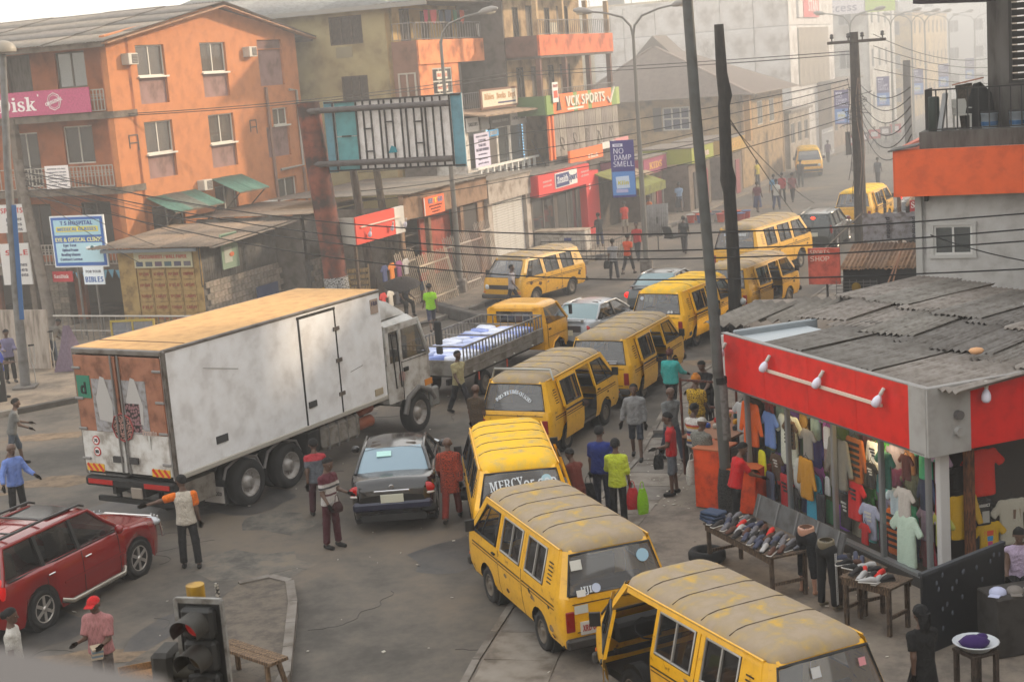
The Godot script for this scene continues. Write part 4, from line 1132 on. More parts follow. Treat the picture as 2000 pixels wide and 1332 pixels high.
	block("low_wall_house", "low pale house with grilles behind the far yellow van", -24.4, -109.0, 8, 7, 4.2, mt(.62, .57, .5, .9, "dirt", .2), 2, 3, 1, mt(.65, .62, .58), mt(.45, .41, .37))
	var k := thing("pale_kiosk", "pale tin kiosk beside the far bend of the street", "kiosk", S(-8.5, -148.0), YS)
	bx(k, "wall", V(0, 1.4, 0), V(6, 2.8, 4), mt(.62, .63, .62, .8, "streak", .5))
	part(k, "roof", mk().box(V(0, 3.3, 0), V(7, .1, 5), Basis(Vector3.RIGHT, .2)).done(), mt(.72, .66, .58))
	var g := thing("white_gate", "white barred gate in the low wall behind the far yellow van", "gate", S(-24.0, -118.5), YS + PI / 2)
	for i in 16: bx(g, "bar", V(.15 + i * .3, 1.2, 0), V(.06, 2.2, .06), mt(.74, .73, .72))
	for i in 2: bx(g, "rail", V(2.4, .4 + i * 1.6, 0), V(4.7, .08, .07), mt(.74, .73, .72))
	for i in 5:
		var rs := thing("street_signboard", "small red and white price board in the row behind the far yellow van", "sign", S(-21.8 + i * .35, -119.0 - i * 3.2), YS + .1, "price boards along the far pavement")
		bx(rs, "board", V(0, 1.35, 0), V(.95, .75, .05), mt(.66, .2, .22) if i % 2 == 0 else mt(.3, .16, .2))
		bx(rs, "panel", V(0, 1.35, .03), V(.55, .4, .012), mt(.8, .78, .78))
		for s in 2: bx(rs, "leg", V(-.35 + s * .7, .5, 0), V(.05, 1.0, .05), mt(.3, .28, .28))
func grey_building() -> void:
	var b := thing("grey_building", "grey building with a plain orange band and a cluttered balcony on the right", "building", S(-6.72, -47.6), YS)
	var grey := mt(.72, .72, .715, .8, "soft", .3)
	var dk := mt(.42, .41, .4, .9, "streak", .4)
	var conc := mt(.38, .365, .35, .95, "streak", .6)
	part(b, "wall", wall_mesh(12.0, 4.2, [[.43, 2.3, 1.57, 3.2]], .2), grey, V(0, 0, 0))
	window(b, face(0, 0, false), [.43, 2.3, 1.57, 3.2], mt(.78, .78, .77, .5), glass(.4, .42, .42, .5), mt(.4, .38, .35), 2, 1, .06, .03)
	part(b, "window_surround", mk().box(V(1.0, 3.26, .03), V(1.4, .1, .06)).box(V(1.0, 2.24, .03), V(1.4, .1, .06)).box(V(.37, 2.75, .028), V(.1, .95, .056)).box(V(1.63, 2.75, .028), V(.1, .95, .056)).done(), mt(.7, .7, .69, .7))
	bx(b, "corner_trim", V(-.02, 2.1, .03), V(.2, 4.2, .06), mt(.66, .66, .65))
	part(b, "wall", wall_mesh(9.0, 4.2, [], .2), grey, V(.0, 0, -9.0), V(0, -PI / 2, 0))
	bx(b, "orange_band", V(5.6, 4.9, .55), V(12.4, 1.42, .16), mt(.87, .36, .13, .55, "soft", .3))
	bx(b, "band_return", V(-.58, 4.9, -3.5), V(.16, 1.42, 8.2), mt(.8, .33, .13, .55))
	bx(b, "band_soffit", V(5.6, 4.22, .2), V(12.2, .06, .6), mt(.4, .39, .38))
	bx(b, "bracket", V(.25, 4.1, .15), V(.1, .22, .25), mt(.2, .2, .2))
	bx(b, "balcony_slab", V(6.1, 5.85, -.6), V(12.0, .5, 1.8), conc)
	part(b, "canopy_lip", mk().box(V(-.35, 5.66, .0), V(.9, .05, 1.4), Basis(Vector3.BACK, .16)).done(), dk)
	part(b, "wall", wall_mesh(10.0, 6.5, [[.62, 1.35, 2.6, 4.4]], .25), dk, V(2.0, 6.1, -1.2))
	for i in 14: part(b, "window_slat", mk().box(V(0, 0, 0), V(1.9, .18, .03), Basis(Vector3.RIGHT, .5)).done(), mt(.25, .24, .235, .8), V(3.61, 7.56 + i * .212, -1.33))
	bx(b, "window_frame", V(2.66, 8.97, -1.19), V(.09, 3.1, .1), mt(.24, .23, .22))
	bx(b, "window_frame", V(3.6, 7.42, -1.185), V(2.0, .09, .1), mt(.24, .23, .22))
	bx(b, "side_wall", V(2.1, 9.3, -5.3), V(.25, 6.4, 8.0), dk)
	bx(b, "eaves", V(6.0, 12.3, -3.0), V(11.5, .25, 7.0), mt(.2, .17, .19))
	part(b, "eaves_lip", mk().box(V(1.2, 9.95, .1), V(2.2, .14, 1.6), Basis(Vector3.BACK, -.05)).done(), mt(.18, .15, .17))
	railing(b, "balcony_railing", V(.3, 6.1, .2), V(8.0, 6.1, .2), 1.25, .31, mt(.14, .13, .125, .6), .018)
	railing(b, "balcony_railing", V(.3, 6.1, .15), V(.3, 6.1, -1.2), 1.25, .3, mt(.14, .13, .125, .6), .018)
	var c := func(x: float, z: float) -> Vector3: return b.to_global(V(x, 6.1, z))
	var ch := thing("plastic_chair", "white plastic chair standing on the cluttered balcony", "chair", c.call(1.3, -.35), YS + .4)
	var pw := mt(.72, .72, .7, .5)
	bx(ch, "seat", V(0, .44, 0), V(.46, .04, .44), pw)
	part(ch, "backrest", mk().box(V(-.02, .68, -.22), V(.44, .46, .04), Basis(Vector3.RIGHT, -.15)).done(), pw)
	for i in 4: bx(ch, "leg", V(-.2 + .4 * (i % 2), .22, -.19 + .38 * (i / 2)), V(.05, .44, .05), pw)
	for i in 2: bx(ch, "armrest", V(-.22 + .44 * i, .64, .0), V(.05, .03, .42), pw)
	for i in 3:
		var bu := thing("paint_bucket", ["white and blue bucket on the balcony, nearest the chair", "white and blue bucket in the middle of the balcony", "white bucket at the picture's right edge on the balcony"][i], "bucket", c.call(2.1 + i * .82, -.3), YS, "buckets on the balcony")
		part(bu, "pail", mk().lathe([[.22, .0], [.25, .42], [.26, .42], [.26, .46], [.24, .46], [.2, .02]], Z0, Basis(), 18).done(), mt(.62, .66, .7, .5))
		part(bu, "lid", mk().cyl(V(0, .46, 0), V(0, .5, 0), .27, -1, 18).done(), mt(.14, .14, .15))
		part(bu, "label_band", mk().cyl(V(0, .08, 0), V(0, .2, 0), .243, .25, 18).done(), mt(.2, .36, .52))
	var junk := thing("covered_junk", "dark tarpaulin-covered heap behind the balcony railing", "heap", c.call(1.75, -.75), YS)
	part(junk, "heap", mk().tube([V(0, 0, 0), V(.02, .5, 0), V(.05, 1.0, .02), V(-.05, 1.35, 0)], [.42, .44, .34, .12], 9).done(), mt(.08, .075, .075, .9))
	part(junk, "board", mk().box(V(-.35, .7, .1), V(.5, 1.3, .04), Basis(Vector3.BACK, .12)).done(), mt(.35, .33, .31, .9, "wood", 1.0))
	part(junk, "cloth", mk().box(V(-.3, 1.42, .05), V(.9, .04, .5), Basis(Vector3.BACK, .18)).done(), mt(.62, .45, .38))
	var gl := thing("white_framed_panel", "white framed panel leaning at the balcony's left corner", "shutter", c.call(.75, -.2), YS)  # a white framed panel leaning here, not a shutter
	part(gl, "panel", mk().box(V(0, .55, 0), V(.12, 1.15, .5), Basis(Vector3.BACK, -.16)).done(), mt(.66, .67, .68))
	var dr := thing("green_drum", "dark green post-like drum at the balcony's corner", "drum", c.call(.5, -.1), YS)
	part(dr, "drum", mk().lathe([[.16, 0], [.17, .02], [.17, 1.0], [.15, 1.04], [0, 1.04]], Z0, Basis(), 14).done(), mt(.12, .17, .14, .6))
	var ss := thing("sports_shop_sign", "faded red SPORTS SHOP signboard on a short post", "sign", S(-9.65, -47.3), YS)
	bx(ss, "board", V(0, 2.05, 0), V(1.0, 1.15, .12), mt(.74, .33, .26, .7, "dirt", .5))
	text(ss, "lettering", "SPORTS", .13, mt(.8, .72, .66), V(-.12, 2.5, .065), Z0, "Droid Sans Mono", true, .62)
	text(ss, "lettering", "SHOP", .15, mt(.8, .72, .66), V(-.12, 2.29, .065), Z0, "Droid Sans Mono", true, .6)
	part(ss, "post", mk().cyl(V(.05, .0, -.1), V(.05, 2.0, -.1), .04).done(), mt(.25, .24, .23))
	var k := thing("rusty_kiosk", "low dark kiosk with a ragged tan sheet roof against the grey wall", "kiosk", S(-8.9, -49.2), YS)
	bx(k, "front", V(.95, .9, .5), V(2.7, 1.8, .08), mt(.14, .135, .13, .9))
	bx(k, "counter", V(1.6, 1.5, .6), V(1.0, .5, .1), mt(.2, .19, .18))
	bx(k, "wall", V(-.4, .9, -.8), V(.08, 1.8, 2.6), mt(.24, .22, .2))
	for i in 4: part(k, "roof_sheet", sheet_mesh(.74, 2.7, .025, .13, .004, .07, i + 5), [mt(.56, .45, .35, .9, "dirt", .8), mt(.5, .41, .33, .9, "dirt", .8)][i % 2], V(-.15 + i * .7, 2.0 + .02 * (i % 2), -.6), V(.18, 0, .02 * (i - 1)))
	for a in [[1.35, .5], [1.0, .3]]: part(k, "prop_stick", mk().cyl(V(a[0] - .5, .0, .95), V(1.45, 2.3, .7), .025).done(), mt(.6, .45, .36))
	var tp := thing("silver_tarpaulin", "silver tarpaulin screen printed with upright lettering above the rusty kiosk", "tarpaulin", S(-9.2, -51.6), YS)
	var rings := []
	for r in 2:
		var ring := PackedVector3Array()
		for i in 28: ring.append(V(i * .11, 2.25 + r * .95 + .03 * sin(i * 1.7), .03 * sin(i * 1.1 + r)))
		rings.append(ring)
	part(tp, "sheet", mk().loft(rings, false, false).done(), mt(.56, .56, .58, .45, "dirt", .8, .2))
	for i in 3: text(tp, "lettering", "puoora", .14, mt(.25, .25, .28), V(.9 + i * .85, 2.7, .05), V(0, 0, -PI / 2), FS, true, .7)
	for x: float in [.0, 2.97]: part(tp, "pole", mk().cyl(V(x, 0, 0), V(x, 3.25, 0), .03).done(), mt(.4, .38, .35))
	part(tp, "pole", mk().cyl(V(.0, 3.2, 0), V(-1.4, 1.9, .4), .025).done(), mt(.5, .46, .42))
	var sd := thing("red_memory_sign", "red signboard with white lettering beyond the silver tarpaulin", "sign", S(-8.3, -57.5), YS)
	bx(sd, "board", V(.6, 2.55, 0), V(1.5, .85, .06), mt(.66, .15, .17, .6))
	text(sd, "lettering", "SanDisk", .24, mt(.85, .82, .8), V(.42, 2.8, .04), Z0, "Droid Serif", true, 1.05)
	bx(sd, "board", V(1.75, 2.55, 0), V(.75, .85, .05), mt(.62, .74, .74))
	part(sd, "post", mk().cyl(V(.0, 0, -.06), V(.0, 2.9, -.06), .04).cyl(V(2.0, 0, -.06), V(2.0, 2.9, -.06), .04).done(), mt(.3, .29, .28))
	var s3 := thing("dark_shed", "dark low shed with a tan sheet roof behind the red signboard", "shed", S(-8.0, -59.5), YS)
	bx(s3, "wall", V(1.4, 1.3, 0), V(4.6, 2.6, .1), mt(.2, .19, .18, .9))
	for i in 4: part(s3, "roof_sheet", sheet_mesh(1.2, 2.6, .03, .16, .004, .05, i + 9), mt(.5, .42, .34, .9, "dirt", .7), V(-.3 + i * 1.15, 2.75, -.9), V(.12, 0, 0))
	bx(s3, "post", V(-1.1, 1.5, .3), V(.14, 3.0, .14), mt(.45, .38, .32, .9, "wood", 1.0))
func wheel(parent: Node3D, at: Vector3, r: float, w: float, side: float, kind: String) -> void:
	var key := "wheel %.2f %.2f %s" % [r, w, kind]
	if not boxes.has(key):
		var ri := r * (.6 if kind != "alloy" else .66)
		var ax := Basis(Vector3.BACK, -PI / 2)
		boxes[key] = mk().lathe([[ri, -w / 2 + .01], [r * .9, -w / 2], [r * .975, -w * .36], [r, -w * .2], [r, w * .2], [r * .975, w * .36], [r * .9, w / 2], [ri, w / 2 - .01], [ri, -w / 2 + .01]], Z0, ax, 24, false).done()
		var rim := mk()
		if kind == "alloy":
			rim.lathe([[ri, w / 2 - .012], [ri * .93, w / 2 - .005], [ri * .9, w / 2 - .06], [.0, w / 2 - .07]], Z0, ax, 24, false)
			for i in 6:
				var a := TAU * i / 6
				rim.box(V(w / 2 - .03, cos(a) * ri * .5, sin(a) * ri * .5), V(.04, ri * .95, ri * .24), Basis(Vector3.RIGHT, a))
			rim.lathe([[.055, w / 2 - .03], [.05, w / 2 - .002], [0, w / 2]], Z0, ax, 12)
		elif kind == "truck":
			rim.lathe([[ri, w / 2 - .012], [ri * .94, w / 2 - .004], [ri * .88, w / 2 - .1], [ri * .5, w / 2 - .13], [ri * .42, w / 2 - .05], [ri * .3, w / 2 - .02], [0, w / 2 - .02]], Z0, ax, 24, false)
			for i in 10: rim.cyl(V(w / 2 - .12, cos(TAU * i / 10) * ri * .62, sin(TAU * i / 10) * ri * .62), V(w / 2 - .09, cos(TAU * i / 10) * ri * .62, sin(TAU * i / 10) * ri * .62), .02, -1, 6)
		else:
			rim.lathe([[ri, w / 2 - .012], [ri * .93, w / 2 - .003], [ri * .86, w / 2 - .04], [ri * .55, w / 2 - .02], [ri * .4, w / 2 - .035], [ri * .3, w / 2 - .01], [0, w / 2 - .01]], Z0, ax, 20, false)
		boxes[key + "rim"] = rim.done()
	var o := Node3D.new()
	o.name = "wheel"
	parent.add_child(o, true)
	o.position = at
	if side < 0: o.rotation.y = PI
	part(o, "tyre", boxes[key], mt(.12, .115, .11, .9, "grain", 2.0))
	var rm := mt(.4, .37, .33, .6, "dirt", 1.5)
	if kind == "alloy": rm = mt(.72, .7, .68, .3, "", .5, .7)
	if kind == "truck": rm = mt(.62, .61, .6, .45, "dirt", 1.2, .3)
	part(o, "rim", boxes[key + "rim"], rm)
const HW := [[.3, .84], [.45, .9], [.8, .92], [1.02, .92], [1.14, .9], [1.78, .735], [1.86, .69]]
const ZF := [[.3, -2.2], [.5, -2.27], [.8, -2.28], [1.1, -2.2], [1.14, -2.17], [1.78, -1.62]]
const ZR := [[.3, 2.2], [.5, 2.27], [1.0, 2.27], [1.14, 2.24], [1.78, 2.02]]
var vs := Vector3.ONE
func vp(sd: float, y: float, z: float, out := .0) -> Vector3:
	return V(sd * (lerp_tab(HW, y) + out), y, z) * vs
func side_panel(sd: float, z0: float, z1: float, yb: float, yt: float, arch: float, org := Z0) -> ArrayMesh:
	var zs := []
	for i in 9: zs.append(lerpf(z0, z1, i / 8.0))
	if arch < 9.0:
		for i in 11:
			var z := arch + .39 * cos(PI * i / 10.0)
			if z > z0 + .005 and z < z1 - .005: zs.append(z)
	zs.sort()
	var rings := []
	for z: float in zs:
		var b := yb
		if arch < 9.0 and absf(z - arch) < .39: b = maxf(yb, .33 + sqrt(.39 * .39 - (z - arch) * (z - arch)))
		var ring := PackedVector3Array()
		for k in 6: ring.append(vp(sd, lerpf(b, yt, [.0, .25, .5, .75, .93, 1.0][k]), z) - org)
		rings.append(ring)
	return mk().loft(rings, false, false).done()
func strip(mb: MB, sd: float, a: float, b: float, c: float, d: float, y0 := 1.13, y1 := 1.79, org := Z0) -> void:
	mb.flat()
	var q := [vp(sd, y0, a) - org, vp(sd, y0, b) - org, vp(sd, y1, d) - org, vp(sd, y1, c) - org]
	mb.quad(q[0], q[1], q[2], q[3])
	var k := V(-sd * .045, 0, 0)
	mb.quad(q[0], q[3], q[3] + k, q[0] + k)
	mb.quad(q[1], q[1] + k, q[2] + k, q[2])
func post(parent: Node3D, m: Material, sd: float, a: float, b: float, c: float, d: float, y0 := 1.13, y1 := 1.79, org := Z0) -> void:
	var mb := mk()
	strip(mb, sd, a, b, c, d, y0, y1, org)
	part(parent, "window_post", mb.done(), m)
func side_window(parent: Node3D, sd: float, zb0: float, zb1: float, zt0: float, zt1: float, rim: Material, pane: Material, split := true, org := Z0) -> void:
	var y0 := 1.165
	var y1 := 1.7
	var c := [vp(sd, y0, zb0) - org, vp(sd, y0, zb1) - org, vp(sd, y1, zt1) - org, vp(sd, y1, zt0) - org]
	var w := part(parent, "window", mk().tube([c[0], c[1], c[2], c[3], c[0]], .02, 5, false).done(), rim)
	var k := V(-sd * .012, 0, 0)
	var n := 2 if split else 1
	for i in n:
		var f0 := float(i) / n
		var f1 := float(i + 1) / n
		var kk := k * (1.0 + i)
		var mb := mk()
		mb.fq(c[0].lerp(c[1], f0) + kk, c[3].lerp(c[2], f0) + kk, c[3].lerp(c[2], f1) + kk, c[0].lerp(c[1], f1) + kk)
		part(w, "pane", mb.done(), pane)
	if split: part(w, "divider", mk().bar((c[0] + c[1]) / 2, (c[2] + c[3]) / 2, .03, .03).done(), rim)
func roof_y(k: float) -> float:
	return lerp_tab([[.0, 1.957], [.6, 1.945], [.82, 1.91], [.95, 1.85], [1.0, 1.78]], absf(k))
func van(label: String, at: Vector3, yaw: float, o := {}) -> Node3D:
	var t := thing(o.get("name", "yellow_minibus"), label, "minibus", at, yaw, "yellow minibuses in the street")
	vs = o.get("scale", Vector3.ONE)
	var tone: float = o.get("tone", 1.0)
	var yel := paint(.88 * tone, .66 * tone, .02, .4, "oldpaint", .5)
	var dustm := mt(1, 1, 1, .9, o.get("roof", "vandust"), .5)
	var blk := mt(.09, .085, .08, .7)
	var rub := mt(.1, .1, .1, .6)
	var rim: Material = mt(.6, .59, .57, .4, "", 1.0, .4) if o.get("silver", false) else rub
	var pane := glass(.16, .16, .16, .4)
	var pane2 := glass(.42, .43, .44, .55, .06)
	var insd := mt(.16, .145, .13, .9)
	var slide: bool = o.get("slide", false)
	for e in 2:
		var tab: Array = ZF if e == 0 else ZR
		var sg := 1.0 if e == 0 else -1.0
		var rings := []
		for y: float in [.34, .5, .7, .9, 1.04, 1.14]:
			var f := lerp_tab(tab, y)
			var w := lerp_tab(HW, y)
			var half := [[1.0, -1.95 * sg], [1.0, f + .2 * sg], [.975, f + .09 * sg], [.92, f + .032 * sg], [.8, f + .008 * sg], [.4, f]]
			var ring := PackedVector3Array()
			for p in half: ring.append(V(w * p[0], y, p[1]) * vs)
			ring.append(V(0, y, f) * vs)
			for i in range(half.size() - 1, -1, -1): ring.append(V(-w * half[i][0], y, half[i][1]) * vs)
			rings.append(ring)
		part(t, "nose_panel" if e == 0 else "tailgate", mk().loft(rings, false, false).done(), yel)
	for e in 2:
		var sg := -1.0 if e == 0 else 1.0
		var tab: Array = ZF if e == 0 else ZR
		var zb := lerp_tab(tab, 1.14)
		var zt := lerp_tab(tab, 1.76)
		var mb := mk()
		mb.flat()
		for sd: float in [-1.0, 1.0]:
			var b0 := V(.79 * sd, 1.13, zb) * vs; var b1 := V(.895 * sd, 1.13, zb - sg * .14) * vs; var b2 := vp(sd, 1.13, sg * 1.95)
			var t0 := V(.64 * sd, 1.8, zt) * vs; var t1 := V(.715 * sd, 1.8, zt - sg * .1) * vs; var t2 := vp(sd, 1.8, sg * (1.42 if e == 0 else 1.82))
			mb.quad(b0, t0, t1, b1)
			mb.quad(b1, t1, t2, b2)
		mb.quad(V(-.66, 1.73, zt + .01) * vs, V(-.64, 1.81, zt - sg * .06) * vs, V(.64, 1.81, zt - sg * .06) * vs, V(.66, 1.73, zt + .01) * vs)
		mb.quad(V(-.8, 1.12, zb) * vs, V(-.785, 1.19, zb - sg * .02) * vs, V(.785, 1.19, zb - sg * .02) * vs, V(.8, 1.12, zb) * vs)
		part(t, "screen_pillars", mb.done(), yel)
		var c := [V(-.79, 1.18, zb - sg * .025) * vs, V(.79, 1.18, zb - sg * .025) * vs, V(.66, 1.75, zt) * vs, V(-.66, 1.75, zt) * vs]
		var g := part(t, "windscreen" if e == 0 else "rear_window", mk().tube([c[0], c[1], c[2], c[3], c[0]], .022, 6, false).done(), rub)
		var rows := []
		for r in 2:
			var ring := PackedVector3Array()
			for i in 9:
				var f := i / 8.0
				var p: Vector3 = (c[0] as Vector3).lerp(c[1], f) if r == 0 else (c[3] as Vector3).lerp(c[2], f)
				ring.append(p + V(0, 0, sg * (.05 * 4 * f * (1 - f) - .012)))
			rows.append(ring)
		part(g, "pane", mk().loft(rows, false, false).done(), pane2 if e == 1 else glass(.4, .43, .46, .5))
	for sd: float in [-1.0, 1.0]:
		var hinge := vp(sd, 1.0, -1.93)
		var fo: bool = o.get("door_open", false) and sd < 0
		var d := part(t, "front_door", side_panel(sd, -1.95, -.62, .36, 1.14, -1.245, hinge), yel, hinge)
		post(d, yel, sd, -.7, -.62, -.7, -.62, 1.13, 1.79, hinge)
		post(d, yel, sd, -1.95, -1.88, -1.42, -1.36, 1.13, 1.79, hinge)
		side_window(d, sd, -1.84, -.74, -1.34, -.74, rub, pane, false, hinge)
		part(d, "quarter_bar", mk().bar(vp(sd, 1.16, -1.45) - hinge, vp(sd, 1.7, -1.2) - hinge, .02, .02).done(), rub)
		bx(d, "door_handle", vp(sd, 1.03, -.78, .015) - hinge, V(.03, .03, .13), blk)
		bx(d, "mirror", vp(sd, 1.28, -1.72, .14) - hinge, V(.16, .2, .05), blk)
		if fo: d.rotation.y = -.5
		var sl := slide and sd > 0
		var off := V(.1 * vs.x, 0, 1.02 * vs.z) if sl else Z0
		var m := part(t, "sliding_door" if sd > 0 else "side_panel", side_panel(sd, -.6, .48, .36, 1.14, 99.0), yel, off)
		post(m, yel, sd, -.6, -.52, -.6, -.52)
		post(m, yel, sd, .4, .48, .4, .48)
		if sl: post(m, yel, sd, -.6, .48, -.6, .48, 1.72, 1.79)
		side_window(m, sd, -.49, .37, -.49, .37, rim, pane, true)
		if sl:
			part(m, "door_rail", mk().bar(vp(sd, 1.06, -.6, .02), vp(sd, 1.06, .48, .02), .03, .03).done(), blk)
			bx(m, "door_handle", vp(sd, .98, -.48, .03), V(.03, .12, .04), blk)
			part(t, "door_step", mk().box(vp(sd, .4, -.06) - V(.2 * sd, 0, 0), V(.4, .04, 1.06) * vs).done(), mt(.3, .28, .26))
		part(t, "rear_quarter", side_panel(sd, .5, 1.95, .36, 1.14, 1.215), yel)
		post(t, yel, sd, .5, .6, .5, .6)
		post(t, yel, sd, 1.42, 1.95, 1.42, 1.82)
		for k in 6: part(t, "vent_slot", mk().bar(vp(sd, 1.25 + k * .06, 1.56, .004), vp(sd, 1.25 + k * .06, 1.72, .004), .018, .01).done(), blk)
		side_window(t, sd, .64, 1.39, .64, 1.39, rim, pane, true)
		var m4 := mk()
		strip(m4, sd, -1.42, 1.84, -1.42, 1.84, 1.715, 1.80)
		part(t, "cant_rail", m4.done(), yel)
		var zz := [[-.66 if fo else -1.9, -.62], [-.58, .46], [.52, 1.92]]
		for k in zz.size():
			if zz[k][1] - zz[k][0] < .1: continue
			for j in 2:
				part(m if k == 1 else t, "stripe", mk().bar(vp(sd, .96 - j * .055, zz[k][0], .003), vp(sd, .96 - j * .055, zz[k][1], .003), .004, .022 - .006 * j).done() if false else stripe_mesh(sd, .96 - j * .055, zz[k][0], zz[k][1], .026 - .008 * j), blk)
		var gp := []
		for k in 9: gp.append(vp(sd, 1.805, lerpf(-1.45, 1.86, k / 8.0), .012))
		part(t, "gutter", mk().tube(gp, .016, 5).done(), yel)
		part(t, "tail_light", mk().cbox(V(.8 * sd, .8, 2.262) * vs, V(.14, .32, .03), .01).done(), mt(.5, .05, .04, .3))
		part(t, "headlight", mk().lathe([[.095, 0], [.1, .02], [.07, .045], [0, .055]], V(.66 * sd, .82, -2.272) * vs, Basis(Vector3.RIGHT, -PI / 2), 16).done(), mt(.72, .74, .76, .15))
		part(t, "indicator", mk().cbox(V(.8 * sd, .62, -2.25) * vs, V(.16, .06, .03), .01).done(), mt(.75, .36, .06, .3))
		for z: float in [-1.245, 1.215]:
			wheel(t, V(.79 * sd * vs.x, .32, z * vs.z), .32, .2, sd, "steel")
			part(t, "wheel_well", mk().lathe([[.38, -.1], [.385, .1]], V(.72 * sd, .33, z) * vs, Basis(Vector3.BACK, PI / 2), 16).done(), blk)
	var rings := []
	for lv in [[1.78, 1.0], [1.85, .95], [1.91, .82], [1.945, .6], [1.957, .25]]:
		var kx: float = lv[1]
		var kz := 1.0 - (1.0 - kx) * .3
		var ring := PackedVector3Array()
		for i in 32:
			var a := TAU * i / 32
			var cx := signf(cos(a)) * pow(absf(cos(a)), .22)
			var cz := signf(sin(a)) * pow(absf(sin(a)), .22)
			ring.append(V(cx * .735 * kx, lv[0], .2 + cz * 1.82 * kz) * vs)
		rings.append(ring)
	part(t, "roof", mk().loft(rings, true, true).done(), dustm)
	for z: float in [-.95, -.3, .4, 1.05]:
		var pts := []
		for i in 13:
			var k := -.94 + 1.88 * i / 12
			pts.append(V(k * .735, roof_y(k) + .004, z + .05 * (1 - k * k)) * vs)
		part(t, "roof_seam", mk().tube(pts, .0085, 4).done(), mt(.3, .25, .2, .9))
	bx(t, "floor_pan", V(0, .4, 0) * vs, V(1.72, .1, 4.2) * vs, blk)
	bx(t, "inner_floor", V(0, .47, .1) * vs, V(1.74, .03, 4.1) * vs, insd)
	for z: float in [-.62, .5, 1.5]:
		part(t, "seat", mk().cbox(V(-.05, .66, z) * vs, V(1.35, .16, .45), .04).cbox(V(-.05, .98, z + .22) * vs, V(1.35, .52, .1), .04, Basis(Vector3.RIGHT, .12)).done(), mt(.28, .2, .16, .9))
	part(t, "dashboard", mk().cbox(V(0, 1.0, -1.85) * vs, V(1.6, .28, .3) * vs, .05).done(), blk)
	part(t, "steering_wheel", ring_mesh(.2, .018), blk, V(-.42, 1.08, -1.5) * vs, V(-1.0, 0, 0))
	for e in 2:
		var z := -2.31 if e == 0 else 2.31
		part(t, "bumper", mk().cbox(V(0, .47, z) * vs, V(1.8 * vs.x, .16, .12), .03).done(), mt(.2, .19, .18, .7, "dirt", 1.0))
	bx(t, "grille", V(0, .82, -2.285) * vs, V(1.1 * vs.x, .16, .03), blk)
	bx(t, "number_plate", V(-.42, .68, 2.285) * vs, V(.46, .2, .02), mt(.75, .75, .73, .5))
	part(t, "panel_line", mk().box(V(0, .62, 2.278) * vs, V(1.4, .012, .01)).box(V(0, 1.06, 2.262) * vs, V(1.5, .012, .01)).done(), blk)
	var rp := [mt(.3, .17, .1, .95, "dirt", 2.0), mt(.5, .42, .33, .9, "dirt", 2.0), mt(.16, .13, .11, .9)]
	for i in 14:
		var sd := -1.0 if i % 2 else 1.0
		var c := Vector2(rng.randf_range(-1.8, 1.85), rng.randf_range(.42, .62) if i < 10 else rng.randf_range(.7, 1.1))
		if absf(c.x + 1.245) < .48 or absf(c.x - 1.215) < .48: c.y = rng.randf_range(.76, .9)
		var k := rng.randf_range(.025, .085)
		var mb := mk()
		mb.flat()
		var ring := []
		for j in 9: ring.append(c + Vector2(cos(TAU * j / 9) * 1.7, sin(TAU * j / 9)) * k * rng.randf_range(.5, 1.15))
		for j in 9: mb.tri(vp(sd, c.y, c.x, .004), vp(sd, ring[j].y, ring[j].x, .004), vp(sd, ring[(j + 1) % 9].y, ring[(j + 1) % 9].x, .004))
		if not (slide and sd > 0 and c.x > -.7 and c.x < 1.6): part(t, "rust_patch", mb.done(), rp[i % 3])
	for a in o.get("text", []):
		text(t, "glass_lettering", a[0], a[1], mt(.8, .82, .84, .7), V(a[2], a[3], lerp_tab(ZR, a[3]) + .05) * vs, V(-.33, 0, a[5]), "Droid Serif" if a[0].length() % 2 else FS, true, a[4], .004)
	for a in o.get("disc", []):
		part(t, "sticker", mk().cyl(V(a[0], a[1], lerp_tab(ZR, a[1]) + .03) * vs, V(a[0], a[1] + .004, lerp_tab(ZR, a[1]) + .042) * vs, a[2], -1, 16).done(), mt(a[3], a[4], a[5], .6))
	for a in o.get("patch", []):
		var st := bx(t, "sticker", V(a[0], a[1], lerp_tab(ZR, a[1]) + (.055 if a[1] > 1.15 else .014)) * vs, V(a[2], a[3], .004), mt(a[4], a[5], a[6], .6), V(-.33 if a[1] > 1.15 else .0, 0, 0))
	return t
func stripe_mesh(sd: float, y: float, z0: float, z1: float, h: float) -> ArrayMesh:
	var mb := mk()
	mb.fq(vp(sd, y - h / 2, z0, .004), vp(sd, y + h / 2, z0, .004), vp(sd, y + h / 2, z1, .004), vp(sd, y - h / 2, z1, .004))
	return mb.done()
